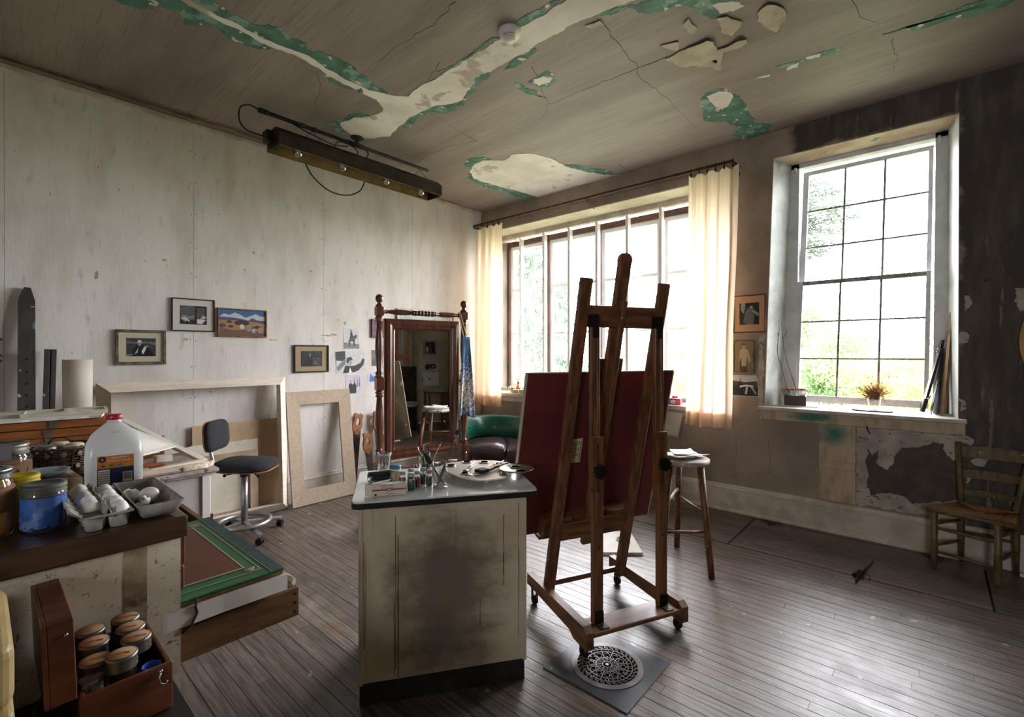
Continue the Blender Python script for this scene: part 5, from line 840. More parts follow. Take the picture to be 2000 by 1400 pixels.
MB().prism([(-.055, -.75), (.045, -.75), (.045, .40), (.03, .49), (.0, .545), (-.03, .53), (-.055, .46)], .004, .03).build('slat', RAWW, t)
MB().box(.045, .05, -.75, .35, .004, .016).build('pink_edge', mk('pinkish_edge', '#a5817a', rough=.7), t); MB().grid(lambda u, v: (.05-.05*u*u, .35+.2*u, .002+.035*v+.008*u), 10, 2).build('lace_edging', mk('lace_tape', '#e6dcc4', '#b8a888', sc=60, rough=.9), t, solid=.002)
for i, (x, yv, w, l, h_, c, lb_) in enumerate(((-3.93, .76, .09, .2, .04, BRF, 'small brown wooden block under the white panel on the desk'), (-3.86, .62, .05, .28, .03, mk('grey_green_strip', '#a9b3a8', rough=.6), 'grey-green strip lying under the white panel'), (-4.16, .90, .06, .1, .05, WHF, 'small white block under the slanted frame'))):
    tag(MB().box(-w/2, w/2, -l/2, l/2, 0, h_, .003).build('wood_offcut', c, loc=(x, yv, .717), rot=(0, 0, math.radians(-12+9*i))), lb_, 'wood offcut', 'offcuts on the desk')
for i, (yv, h_, lb_) in enumerate(((.80, .93, 'small tan frame corner standing behind the slanted frame'), (.89, .875, 'small orange-brown frame corner beside the tan one'))):
    t = thing('small_frame', lb_, 'picture frame', (-4.40, yv, .717), 0, 'small frames at the back of the desk'); t.rotation_euler = (0, 0, PI/2); prof_frame(t, rect(-.1, .07, 0, h_-.717), rect(-.075, .045, .025, h_-.742), (RAWW, BRF)[i], .012, .02, 'frame_side')

# ---------------------------------------------------------------- swivel chair
FELT = mk('dark_grey_felt', '#2b2b30', '#222226', sc=40, rough=.95, spk=(('#8f8b86', 25, .745),)); PLY = mk('plywood_edge', '#a46f48', rough=.6)
sc_ = thing('swivel_chair', 'small dark felt task chair on an aluminium ring base with casters', 'chair', (-4.24, 1.47, 0), 47)
def pad(w, d, h, crown=.02):
    m = MB(); P = rrect(-w/2, w/2, -d/2, d/2, min(w, d)*.32, 7); n = len(P); rings = [(1, 0), (1, h*.6), (.95, h*.95), (.7, h+crown*.6), (.3, h+crown), (.001, h+crown*1.02)]
    vs = [(x*s_, y*s_, z) for s_, z in rings for x, y in P]; m.add(vs, [(k*n+i, k*n+(i+1) % n, (k+1)*n+(i+1) % n, (k+1)*n+i) for k in range(len(rings)-1) for i in range(n)]+[tuple(range(n-1, -1, -1))], True); return m
s1 = pad(.43, .42, .045, .025); s1.v = [(x, y, z+.05*max(0, (-x-.02))*2.0-.25*max(0, x-.13)**1.5) for x, y, z in s1.v]; s1.build('seat_pad', FELT, sc_, (.02, 0, .565))
s1 = pad(.435, .425, .008, 0); s1.v = [(x, y, z+.05*max(0, (-x-.02))*2.0-.25*max(0, x-.13)**1.5) for x, y, z in s1.v]; s1.build('seat_shell', PLY, sc_, (.02, 0, .556))
bp = pad(.24, .34, .035, .012); bp.v = [(x, y, z+.35*y*y) for x, y, z in bp.v]; bk_ = bp.build('back_pad', FELT, sc_, (-.235, 0, .83)); bk_.rotation_euler = (0, math.radians(90-4), 0)
bp = pad(.245, .345, .01, 0); bp.v = [(x, y, z+.35*y*y) for x, y, z in bp.v]; b_ = bp.build('back_shell', PLY, sc_, (-.247, 0, .83)); b_.rotation_euler = (0, math.radians(90-4), 0)
MB().tube([(-.26, 0, .84), (-.275, 0, .74), (-.24, 0, .60), (-.14, 0, .545)], .014, 8).build('back_bracket', ALU, sc_); MB().cyl((-.25, 0, .815), (-.30, 0, .815), .014, n=10).build('back_knob', BLACK, sc_)
MB().cyl((0, 0, .10), (0, 0, .50), .026, n=18).build('column', ALU, sc_); MB().cyl((0, 0, .49), (0, 0, .555), .032, n=16).build('column_cap', BLACK, sc_); MB().box(-.12, .12, -.07, .07, .545, .557).build('mount_plate', IRON, sc_)
MB().tube([(.02, 0, .535), (.09, -.05, .53), (.14, -.08, .51)], .005, 6).ball((.145, -.083, .508), .013, 8, 6).build('lever', IRON, sc_); MB().tube([(-.02, -.02, .53), (-.1, -.1, .525)], .005, 6).ball((-.105, -.105, .523), .013, 8, 6).build('lever', IRON, sc_)
MB().tube([(.19*math.cos(2*PI*i/36), .19*math.sin(2*PI*i/36), .12) for i in range(36)], .017, 8, True).build('foot_ring', ALU, sc_)
for k in range(4):
    a = PI/4+k*PI/2; c, s_ = math.cos(a), math.sin(a); MB().bar((.02*c, .02*s_, .115), (.30*c, .30*s_, .075), .035, .022, (0, 0, 1), .003).build('base_spoke', ALU, sc_)
    w = empty('caster'); w.parent = sc_; w.location = (.29*c, .29*s_, 0); w.rotation_euler = (0, 0, a+.7)
    for dy in (-.013, .013): MB().cyl((0, dy-.008, .028), (0, dy+.008, .028), .027, n=16).build('wheel', IRON, w)
    MB().cyl((0, 0, .03), (0, 0, .075), .007, n=8).build('stem', ALU, w); MB().ball((0, 0, .04), (.022, .012, .02), 10, 6).build('hood', BLACK, w)
# ---------------------------------------------------------------- plan chest with dark plank top
def m_chest():
    N = NT('scuffed_cream_paint'); b = N.n('ShaderNodeBsdfPrincipled'); N.l(b.outputs[0], N.out.inputs[0]); b.inputs['Roughness'].default_value = .55; p = N.co('world')
    c = N.mix(N.ramp(N.noise(p, 5, 6), .35, .7), '#d9cfbb', '#c4b9a4'); c = N.mix(N.math('MULTIPLY', N.ramp(N.noise(p, 4, 8, .75), .52, .66), .55), c, '#8a7a64')
    c = N.mix(N.ramp(N.noise(p, 60, 6, .8), .595, .66), c, '#5a4028'); c = N.mix(N.ramp(N.noise(N.co('world', (1, 1, 4)), 16, 8, .8), .605, .64), c, '#453020'); c = N.mix(N.ramp(N.noise(N.co('world', (1, 4, 1.2)), 14, 8, .8), .615, .65), c, '#4a3420')
    N.l(c, b.inputs['Base Color']); return N.m
CHEST = m_chest(); DTOP = mk('dark_stained_plank', '#473020', '#2c1c12', sc=6, st=(6, 1, 6), rough=.35, bump=.1, coat=.2, co='world'); DRW = mk('drawer_wood', '#7a5638', '#634429', sc=7, st=(6, 1, 6), rough=.6, bump=.08, co='world', spk=(('#3b281a', 30, .73, (1, .2, 1)),)); REDW = mk('red_brown_drawer_front', '#5c2c1f', '#421e15', sc=8, rough=.5)
pc = thing('plan_chest', 'paint-scuffed cream plan chest with thick dark plank top and one drawer open', 'chest', (0, 0, 0))
CX0, CX1, CY0, CY1 = -2.88, -1.505, -1.0, .365
MB().box(CX1-.022, CX1, CY0, CY1, 0, 1.012).build('side_panel', CHEST, pc); MB().box(CX0, CX0+.022, CY0, CY1, 0, 1.012).build('side_panel', CHEST, pc); MB().box(CX0+.022, CX1-.022, CY0, CY0+.02, 0, 1.012).build('back_panel', CHEST, pc)
MB().box(CX0-.02, CX1+.022, CY0-.02, CY1+.012, 1.013, 1.07, .006).build('plank_top', DTOP, pc)
for z0, z1, out in ((.03, .13, .0), (.135, .235, .004), (.24, .34, .0), (.345, .445, .006), (.45, .55, .0), (.555, .635, .003), (.86, .925, .012), (.93, 1.005, .014)):
    d = MB().box(CX0+.025, CX1-.012, CY1-.02, CY1+out, z0, z1, .003).build('drawer_front', REDW, pc)
    MB().tube([(-2.3, CY1+out, (z0+z1)/2), (-2.3, CY1+out+.03, (z0+z1)/2-.01), (-2.14, CY1+out+.03, (z0+z1)/2-.01), (-2.14, CY1+out, (z0+z1)/2)], .005, 6).build('pull', IRON, d)
MB().box(CX1, CX1+.0008, .245, .292, .70, 1.012).build('stained_tape', mk('stained_tape', '#a8987c', '#7d6a4e', sc=14, rough=.6, c3='#4a3c2c', sc3=12, con3=(.52, .62), co='world'), pc)
dw = empty('open_drawer'); dw.parent = pc
DX0, DX1, DY0, DY1, DZ0, DZ1 = -2.82, -1.535, -.28, .695, .655, .745
for nm, bx in (('drawer_side', (DX1-.022, DX1, DY0, DY1, DZ0, DZ1)), ('drawer_side', (DX0, DX0+.022, DY0, DY1, DZ0, DZ1)), ('drawer_front', (DX0+.022, DX1-.022, DY1-.022, DY1, DZ0, DZ1)), ('drawer_back', (DX0+.022, DX1-.022, DY0, DY0+.02, DZ0, DZ1)), ('drawer_bottom', (DX0+.02, DX1-.02, DY0, DY1-.01, DZ0+.004, DZ0+.014))): MB().box(*bx, .002).build(nm, DRW, dw)
for z in (.672, .70, .728): MB().cyl((DX1-.0005, DY1-.014, z), (DX1+.0015, DY1-.014, z), .005, n=8).build('screw', BLACK, dw)
# green portfolio and papers in the open drawer
PGREEN = mk('green_album_board', '#1f6a38', '#185a30', sc=4, rough=.45, spk=(('#3f8c5a', 60, .72),)); PTEAL = mk('teal_spine_cloth', '#234f4d', '#1c4140', sc=30, rough=.6); PBRN = mk('brown_album_panel', '#6d3620', '#5d2d1a', sc=5, rough=.5, spk=(('#a5805c', 50, .745),)); GILT = mk('gilt_line', '#b5ab8b', rough=.5)
pf = thing('green_portfolio', 'large green album with brown centre panel and silver lines over the open drawer', 'album', (-1.512, .638, .832), 0); pf.rotation_euler = (0, math.radians(-.3), 0)
fx, fy = -.71, -.62
MB().box(fx, 0, fy, 0, -.006, 0, .002).build('cover_board', PGREEN, pf); MB().box(fx, 0, -.036, -.0, .0, .0012).build('cloth_edge', PTEAL, pf)
MB().box(fx+.10, -.097, fy, -.088, .0, .001).build('centre_panel', PBRN, pf)
for bx in ((fx+.095, -.09, -.086, -.081), (-.095, -.09, fy, -.086), (fx+.095, fx+.10, fy, -.086), (-.0985, -.0973, fy, -.09), (fx+.05, -.045, -.052, -.0498), (-.047, -.0448, fy, -.052), (fx+.05, fx+.0522, fy, -.052), (fx, 0, -.037, -.0355)): MB().box(*bx, .001, .0018).build('silver_line', GILT, pf)
for (cx_, cy2, sx, sy) in ((-.05, -.056, -1, -1), (fx+.058, -.056, 1, -1)):
    m = MB()
    for k in range(5): m.tube([(cx_+sx*(.003+k*.006)+sx*.006*math.cos(a*PI/5), cy2+sy*(.006+(k*7 % 5)*.006)+.006*math.sin(a*PI/5), .0016) for a in range(10)], .0011, 4, True)
    for k in range(4): m.tube([(cx_+sx*k*.004, cy2+sy*.024, .0016), (cx_+sx*(.012+k*.004), cy2+sy*.012, .0016), (cx_+sx*.03, cy2+sy*k*.003, .0016)], .0009, 4)
    m.build('corner_ornament', GILT, pf)
MB().box(fx, 0, fy, -.003, -.016, -.006).build('lower_board', mk('worn_board_edge', '#4a3a24', '#7a5a36', sc=20, rough=.8), pf)
MB().tube([(.004, -.235, -.004), (.012, -.24, -.02), (.008, -.235, -.04), (.013, -.25, -.065), (.008, -.27, -.08)], .0035, 6).build('tie_ribbon', mk('dark_ribbon', '#3a3230', rough=.8), pf)
t = thing('paper_wad', 'thick wad of white paper with torn edge beneath the green album', 'paper', (-1.512, .638, .832), 0)
m = MB().prism(ragged([(-.70, -.60), (.004, -.60), (.008, .008), (-.70, .006)], .06, .0018), -.066, -.018); m.build('sheets', PAPER, t); MB().grid(lambda u, v: (.006-.02*v, .004+.03*math.sin(u*2.2), -.018-.045*u-.0*v), 8, 3).build('folded_corner', PAPER, t, solid=.0015)
# ---------------------------------------------------------------- jars and things on the plan chest
ZT = 1.071
def jar(name, label, x, y, r, h, fill, fh, lidm, group, lid=True, neck=.82, label_m=None, shoulder=.8, glass=None, lidh=.028):
    t = thing(name, label, 'jar', (x, y, ZT), 0, group)
    MB().lathe([(r*.9, 0), (r, .008), (r, h*shoulder*.92), (r*.96, h*shoulder), (r*neck, h*(shoulder+.08)), (r*neck, h-.004)], 28).build('glass_body', glass or GLASS, t)
    MB().lathe([(r*.88, .004), (r*.97, .01)]+([(r*.97, fh), (0, fh+.001)] if fh < h*shoulder*.9 else [(r*.97, h*shoulder*.91), (r*.93, h*shoulder*.985), (r*neck*.96, min(fh, h*(shoulder+.09))), (0, min(fh, h*(shoulder+.09))+.001)]), 24).build('pigment', fill, t)
    if lid: z0 = h-lidh; MB().lathe([(r*neck+.004, z0), (r*neck+.006, z0+.003), (r*neck+.003, z0+.008), (r*neck+.006, z0+.012), (r*neck+.003, z0+.016), (r*neck+.006, z0+lidh*.75), (r*neck+.004, h+.002), (r*neck-.006, h+.002), (r*neck-.009, h-.001), (0, h-.001)], 28).build('screw_lid', lidm, t)
    if label_m: MB().lathe([(r+.0008, label_m[1]), (r+.0008, label_m[2])], 28).build('paper_label', label_m[0], t, solid=.0005)
    return t
BLUEP = mk('ultramarine_pigment', '#3a72c4', '#2a55a0', sc=14, rough=.7, c3='#7d95c4', sc3=22, con3=(.5, .62), spk=(('#1f3a66', 40, .66), ('#23406e', 24, .68))); OCHP = mk('ochre_pigment', '#c98a2e', '#a86c1d', sc=8, rough=.7); DARKT = mk('grey_zinc_lid', '#5b5c55', '#43443f', sc=14, rough=.6, met=.3); YELP = mk('yellow_pigment', '#b79a12', '#98800f', sc=8, rough=.6); BRLAB = mk('brown_paper_label', '#8c6546', '#75523a', sc=8, rough=.8)
jar('pigment_jar', 'squat jar of ultramarine pigment with dull zinc lid', -1.633, .112, .043, .110, BLUEP, .1, DARKT, 'pigment jars on the plan chest', neck=.88, shoulder=.84, glass=GLASS)
jar('pigment_jar', 'tall jar of ochre pigment with shiny lid at the frame edge', -1.652, .022, .042, .157, OCHP, .07, STEEL, 'pigment jars on the plan chest', label_m=(BRLAB, .06, .115), lidh=.022)
j = jar('pigment_jar', 'large lidded jar with a brown paper label behind the ochre jar', -1.93, .055, .054, .178, mk('pale_powder', '#b9ad97', rough=.9), .12, TIN, 'pigment jars on the plan chest', label_m=(BRLAB, .045, .125), lidh=.03)
for i, (ch, da) in enumerate((('E', -12), ('A', 16), ('/', 40))):
    a = math.radians(-8+da*1.0+18); rr_ = .0555; q = text(ch, .03, INK, j, (rr_*math.cos(a), rr_*math.sin(a), .10), (PI/2, 0, a+PI/2))
MB().box(.053, .056, -.012, .012, .14, .18).build('tape_strip', mk('grey_tape', '#76767c', rough=.6), j)
jar('pigment_jar', 'jar with bright yellow lid tucked behind the blue one', -1.775, .078, .036, .112, YELP, .1, mk('yellow_lid_paint', '#b9a20e', rough=.5), 'pigment jars on the plan chest', neck=.92, shoulder=.88)
jar('pigment_jar', 'small dark red-brown jar between the yellow and blue ones', -1.74, .125, .026, .085, mk('red_brown_powder', '#4a211b', rough=.8), .07, DARKT, 'pigment jars on the plan chest', neck=.92, shoulder=.88)
# egg carton
PULP = mk('grey_paper_pulp', '#a09b93', '#88837b', sc=25, rough=.95, bump=.4); EGGM = mk('white_eggshell', '#e6e3df', '#dbd7d2', sc=30, rough=.5)
ec = thing('egg_carton', 'open grey pulp egg carton on the corner of the plan chest', 'egg carton', (-1.66, .26, ZT), 0)
cu = MB()
for r_ in range(6):
    for c_ in range(2):
        x = -.155+.053*r_+.022; y_ = -.067+.046*c_; cu.lathe([(.014, .0), (.017, .002), (.0235, .036)], 10, (x, y_, 0))
cu.build('egg_cups', PULP, ec, solid=.002)
rim = MB(); 
for y_ in (-.0925, .0015): rim.bar((-.165, y_, .038), (.165, y_, .038), .006, .004)
for x in (-.163, .163): rim.bar((x, -.092, .038), (x, .0, .038), .006, .004)
rim.build('cup_rim', PULP, ec)
rd = MB()
rd.add([p for i in range(25) for p in ((-.16+.32*i/24, -.053, .030), (-.16+.32*i/24, -.044+.003*math.sin(i*1.7), .052+.007*math.sin(i*2.1)+.003*math.sin(i*5.3)), (-.16+.32*i/24, -.036, .030))], [q for i in range(24) for q in ((i*3, i*3+1, i*3+4, i*3+3), (i*3+1, i*3+2, i*3+5, i*3+4))])
rd.build('centre_ridge', PULP, ec, solid=.004)
def lidf(u, v):
    x = (u-.5)*.33; y_ = .012+.10*v; e = min(u, 1-u)*.33; g = min(v, 1-v)*.10; d = min(e, g); k = min(1, d/.016); return (x*(1-.02*k), y_, .042-.036*k*k*(3-2*k))
MB().grid(lidf, 34, 16).build('carton_lid', PULP, ec, solid=.003)
MB().grid(lambda u, v: ((u-.5)*.33, -.094-.022*v, .038+.02*v+.006*math.sin(u*40)), 30, 2).build('tuck_flap', PULP, ec, solid=.002)
bars = MB()
for k in range(22): bars.box(-.05+.0045*k, -.05+.0045*k+random.choice((.001, .0018, .0026)), .035, .075, .0075, .0079)
bars.build('bar_code', INK, ec)
egg0 = MB().ball((0, 0, 0), (.0222, .0222, .0285), 18, 12, f=lambda s_: 1-.13*s_); egg_me = None; EGS = []
for r_ in range(6):
    for c_ in range(2):
        if (r_, c_) in ((0, 1), (5, 0)): continue
        x = -1.66-.155+.053*r_+.022; y_ = .26-.067+.046*c_
        if egg_me is None: o = egg0.build('egg', EGGM); egg_me = o.data
        else: o = bpy.data.objects.new('egg', egg_me); COL.objects.link(o)
        o.location = (x, y_, ZT+.0345); o.rotation_euler = (random.uniform(-.15, .15), random.uniform(-.15, .15), 0); tag(o, '%s egg of the %s row in the open carton, counting from the chest edge' % (('sixth', 'fifth', 'fourth', 'third', 'second', 'nearest')[r_], ('outer', 'ridge-side inner')[c_]), 'egg', 'eggs standing in the carton cups')
o = bpy.data.objects.new('egg', egg_me); COL.objects.link(o); o.location = (-1.655, .326, ZT+.030); o.rotation_euler = (0, 1.2, .5); tag(o, 'whole egg lying in the carton lid', 'egg')
def shell(label, loc, rot, cut):
    bm = bmesh.new(); bmesh.ops.create_uvsphere(bm, u_segments=18, v_segments=12, radius=.021)
    for v in list(bm.verts):
        if v.co.z > cut+.006*math.sin(5*math.atan2(v.co.y, v.co.x)): bm.verts.remove(v)
    o = MB().bm(bm, True).build('egg_shell', EGGM, loc=loc, rot=rot, solid=.0008); tag(o, label, 'egg shell', 'broken shells in the carton lid')
shell('cracked eggshell half lying towards the front of the carton lid', (-1.605, .298, ZT+.029), (.5, -.5, 0), .004); shell('cracked eggshell with open top farther back in the carton lid', (-1.69, .292, ZT+.0295), (.2, .5, 1), .012)
# water jug
JUGM = veil('milky_jug_plastic', '#eef1f2', .6, .22, gloss=.07)
jg = thing('water_jug', 'translucent plastic gallon water jug with red cap behind the eggs', 'jug', (-2.02, .305, ZT), -8)
def jugring(z, w, r): return [(x, y, z) for x, y in rrect(-w, w, -w, w, min(r, w*.98), 6)]
rings = [(0, .066, .02), (.008, .072, .02), (.10, .073, .022), (.135, .071, .026), (.165, .058, .045), (.185, .040, .039), (.198, .026, .0255), (.203, .019, .0185), (.215, .019, .0185)]; vs = []
for r_ in rings: vs += jugring(*r_)
n = len(vs)//len(rings); MB().add(vs, [(k*n+i, k*n+(i+1) % n, (k+1)*n+(i+1) % n, (k+1)*n+i) for k in range(len(rings)-1) for i in range(n)]+[tuple(range(n-1, -1, -1))], True).build('bottle', JUGM, jg)
MB().lathe([(.021, .212), (.022, .214), (.022, .226), (.019, .229), (0, .229)], 24).build('cap', mk('red_cap', '#b3293a', rough=.4), jg)
MB().box(.0725, .0735, -.042, .048, .012, .105).build('label_blue', mk('label_navy', '#1d2d56', rough=.4), jg); MB().box(.0735, .0740, -.042, .048, .066, .105).build('label_orange', mk('label_orange', '#dd8a2b', '#cf5f2c', sc=18, rough=.4), jg)
PW = mk('label_white', '#e9e6e2', rough=.5); e_r = (PI/2, 0, PI/2)
MB().box(.0740, .0744, -.040, -.012, .016, .062).build('facts_box', PW, jg); MB().box(.0740, .0744, .020, .044, .020, .050).build('barcode_box', PW, jg)
for k in range(9): MB().box(.0744, .0747, .0225+.0023*k, .0225+.0023*k+(.0008, .0014)[k % 2], .026, .048).build('barcode_bar', INK, jg)
for k in range(6): MB().box(.0744, .0747, -.038, -.014, .020+.007*k, .0215+.007*k).build('fact_line', INK, jg)
MB().cyl((.0738, -.030, .095), (.0745, -.030, .095), .0095, n=20).build('brand_disc', mk('label_black', '#1a1b2a', rough=.5), jg); text('A', .012, PW, jg, (.0748, -.030, .0945), e_r, 'emblem_letter'); MB().prism([(-.034, .0915), (-.029, .0915), (-.0315, .097)], .0746, .0750, 'yz').build('emblem_flame', REDINK, jg)
text('steamed', .0125, PW, jg, (.0745, .014, .0985), e_r); text('distilled water', .0105, PW, jg, (.0745, .012, .0885), e_r)
for k, (c, yy) in enumerate((('#7b3f8f', -.028), ('#3f8f4a', -.008), ('#3f7fbf', .012), ('#e0a93a', .032))): MB().prism(oval(yy, .074, .006, .004, 10), .0741, .0745, 'yz').build('label_flower', mk('flower_'+c[1:], c, rough=.5), jg)
text('1-6-13', .009, mk('stamp_grey', '#8d9297', rough=.6), jg, (.052, .0, .176), (math.radians(40), 0, PI/2), 'date_stamp')
# basket of jars
WICK = mk('dark_splint', '#4a2f20', '#33201a', sc=9, rough=.6, bump=.2)
bs = thing('splint_basket', 'dark woven splint basket with diamond trim and a thin wire handle', 'basket', (-2.46, .215, ZT), 0)
R0, R1 = .078, .098
for i in range(24):
    a = 2*PI*i/24; MB().bar((R0*math.cos(a), R0*math.sin(a), .0), (R1*math.cos(a), R1*math.sin(a), .095), .014, .003, (-math.sin(a), math.cos(a), 0)).build('stake', WICK, bs)
for k in range(8): z = .006+.011*k; r = R0+(R1-R0)*z/.095; MB().tube([((r+(.003 if (i+k) % 2 else -.003))*math.cos(2*PI*i/48), (r+(.003 if (i+k) % 2 else -.003))*math.sin(2*PI*i/48), z) for i in range(48)], .0045, 5, True).build('weaver', WICK, bs)
MB().tube([((R1+.002)*math.cos(2*PI*i/60), (R1+.002)*math.sin(2*PI*i/60), .098+.004*math.sin(i*3)) for i in range(60)], .0065, 6, True).build('rim', WICK, bs); MB().lathe([(R0-.004, .001), (0, .001)], 24).build('base', WICK, bs)
for z in (.075, .018):
    for i in range(14): a = 2*PI*i/14; r = R0+(R1-R0)*z/.095+.008; MB().add([(r*math.cos(a), r*math.sin(a), z-.014), (r*math.cos(a+.09), r*math.sin(a+.09), z), (r*math.cos(a), r*math.sin(a), z+.014), (r*math.cos(a-.09), r*math.sin(a-.09), z)], [(0, 1, 2, 3)]).build('diamond_splint', mk('pale_splint', '#8a6444', '#6d4a30', sc=9, rough=.6) if 'pale_splint' not in bpy.data.materials else bpy.data.materials['pale_splint'], bs, solid=.003)
MB().tube([(-.02+.03*math.cos(PI*i/10), -.0+.03*math.cos(PI*i/10), .10+.035*math.sin(PI*i/10)) for i in range(11)], .002, 5).build('wire_handle', IRON, bs)
for i, (dx, dy, r, lb_) in enumerate(((.035, -.045, .028, 'jar with dull tin lid at the near side of the basket'), (-.03, .0, .028, 'pale-lidded jar in the middle of the basket'), (.03, .035, .026, 'small pale-lidded jar beside the jug, in the basket'))):
    t = thing('lidded_jar', lb_, 'jar', (-2.46+dx, .215+dy, ZT+.006), 0, 'jars inside the basket'); MB().lathe([(r*.9, 0), (r, .006), (r, .055)], 16).build('glass_body', GLASS, t); MB().lathe([(r+.001, .055), (r+.003, .059), (r+.003, .079), (r-.004, .085), (0, .083)], 18).build('lid', (TIN, CREAMP, CREAMP)[i], t)
bs.scale = (1, 1, .82)
# box, dishes, cord behind the eggs
t = thing('cardboard_box', 'flat tan cardboard box under the pale blue dish', 'box', (-2.07, .165, ZT), 4); MB().box(-.10, .075, -.06, .055, 0, .042, .002).build('carton', mk('tan_cardboard', '#b09876', '#9b8363', sc=8, rough=.85), t); MB().box(-.07, .05, -.04, .035, .042, .0425).build('printed_panel', mk('dull_maroon_print', '#7a5648', rough=.8), t)
for k in range(2): MB().box(.075, .0755, -.04, .0, .018+.008*k, .0205+.008*k).build('print_line', INK, t)
t = thing('tin_dish', 'pale blue painted tin dish resting on the cardboard box', 'dish', (-2.10, .145, ZT+.043), 0); MB().lathe([(.0, .003), (.04, .003), (.058, .016), (.062, .016), (.045, 0), (0, 0)], 28).build('bowl', mk('pale_blue_enamel', '#a9bcc8', '#93a9b8', sc=6, rough=.4), t)
t = thing('black_plate', 'black plate behind the pale blue dish', 'plate', (-2.26, .235, ZT), 0); MB().lathe([(.0, .004), (.045, .004), (.07, .014), (.075, .012), (.05, 0), (0, 0)], 28).build('plate', BLKEN, t)
tag(MB().tube([(.03*math.cos(i*.9)*(1-.02*i), .022*math.sin(i*.9), .006+.0012*i) for i in range(26)], .004, 6).build('twine_bundle', mk('tan_twine', '#a8927a', '#7d4a44', sc=30, rough=.9), loc=(-2.18, .262, ZT+.012)), 'small tangle of tan twine against the jug', 'twine')

# ---------------------------------------------------------------- low bench with spice box in front of the chest
BZ = .725
bn = thing('low_bench', 'dark low bench top at the bottom corner carrying the spice box', 'bench', (0, 0, 0)); MB().box(-1.498, -.75, -.8, .316, BZ-.032, BZ, .004).build('top', mk('near_black_bench', '#231c18', '#171210', sc=8, rough=.5), bn)
for x in (-1.46, -.8):
    for yv in (-.75, .27): MB().box(x-.025, x+.025, yv-.025, yv+.025, 0, BZ-.032, .003).build('leg', bpy.data.materials['near_black_bench'], bn)
SPW = mk('red_brown_box_wood', '#6a3a24', '#4d2817', sc=6, st=(5, 1, 5), rough=.4, coat=.2)
sx_ = thing('spice_box', 'open red-brown wooden box holding small lidded jars, lid tipped back', 'box', (-1.247, .288, BZ+.001), 0)
bw, bl_, bh = .245, .152, .100                                          # local: x 0..-bw, y 0..-bl_
for nm, bx in (('box_side', (-.009, 0, -bl_, 0)), ('box_side', (-bw, -bw+.009, -bl_, 0)), ('box_end', (-bw+.009, -.009, -.009, 0)), ('box_end', (-bw+.009, -.009, -bl_, -bl_+.009))): MB().box(bx[0], bx[1], bx[2], bx[3], 0, bh, .002).build(nm, SPW, sx_)
MB().box(-bw+.009, -.009, -bl_+.009, -.009, .0, .006).build('box_floor', SPW, sx_)
MB().tube([(.003, -.022, .088), (.006, -.026, .078), (.006, -.024, .066), (.006, -.016, .060), (.006, -.011, .066)], .002, 6).ball((.003, -.022, .09), .004, 8, 6).build('hook_latch', STEEL, sx_)
ld = empty('hinged_lid'); ld.parent = sx_; ld.location = (0, -bl_-.003, bh); ld.rotation_euler = (math.radians(2), 0, 0)
for nm, bx in (('lid_top', (-bw, 0, -.046, -.038, .002, .163)), ('lid_side', (-.009, 0, -.038, .0, .002, .163)), ('lid_side', (-bw, -bw+.009, -.038, .0, .002, .163)), ('lid_end', (-bw+.009, -.009, -.038, .0, .154, .163)), ('lid_end', (-bw+.009, -.009, -.038, .0, .002, .010)), ('inner_board', (-bw+.009, -.009, -.008, -.001, .010, .154))): MB().box(*bx, .0015).build(nm, SPW, ld)
MB().ball((.002, -.012, .135), .0035, 8, 6).build('catch_stud', STEEL, ld); MB().tube([(-.03, -.044, .02), (-.03, -.06, .0), (-.03, -.055, -.02)], .003, 6).build('hinge', IRON, ld)
KRAFT = mk('kraft_lid_paper', '#b08d66', '#9a7850', sc=14, rough=.8)
def spice(label, x, y, txt, ztop=.866, r=.0262):
    t = thing('spice_jar', label, 'jar', (x, y, BZ+.0075), 40, 'spice jars in the wooden box'); h = ztop-BZ-.0075
    MB().lathe([(r*.9, 0), (r, .006), (r, h-.04), (r*.92, h-.03), (r*.92, h-.02)], 22).build('glass_body', GLASS, t); MB().lathe([(r*.86, .004), (r*.9, .05), (0, .051)], 18).build('spice', mk('spice_brown', '#4e3a28', rough=.9) if 'spice_brown' not in bpy.data.materials else bpy.data.materials['spice_brown'], t)
    MB().lathe([(r, h-.03), (r+.0015, h-.027), (r, h-.023), (r+.0015, h-.018), (r, h-.013), (r+.0015, h-.006), (r+.001, h), (r-.003, h)], 24).build('screw_band', TIN, t); MB().lathe([(r-.002, h+.0002), (r-.0025, h+.0006), (0, h+.0006)], 24).build('lid_disc', KRAFT if txt is not None else TIN, t)
    if txt: text(txt, .0092, REDINK, t, (0, .0, h+.0009), (0, 0, math.radians(25)))
    return t
spice('spice jar stamped ALLSPICE on its kraft lid', -1.337, .240, 'ALLSPICE'); spice('spice jar stamped PEPPER on its kraft lid', -1.284, .206, 'PEPPER'); spice('spice jar with red lettering farthest back in the box corner', -1.454, .240, 'CINNAMON'); spice('spice jar with faint script on a brown lid', -1.396, .240, 'cloves'); spice('spice jar with a plain kraft lid against the tipped lid', -1.450, .176, ''); spice('spice jar with red-lettered lid next to the tipped lid', -1.393, .176, 'GINGER', .862); spice('dark-lidded spice jar stamped DILL beside the pepper jar', -1.335, .170, 'DILL', .85); spice('tin-lidded spice jar lowest in the box by the tipped lid', -1.284, .157, None, .84, .0185)
tag(MB().lathe([(.0, .003), (.011, .003), (.016, .020), (.018, .020), (.013, 0), (0, 0)], 20).build('blue_cup', mk('bright_blue_plastic', '#1c4fb5', rough=.3), loc=(-1.278, .256, .800)), 'tiny bright blue plastic cup in the corner of the spice box', 'cup')
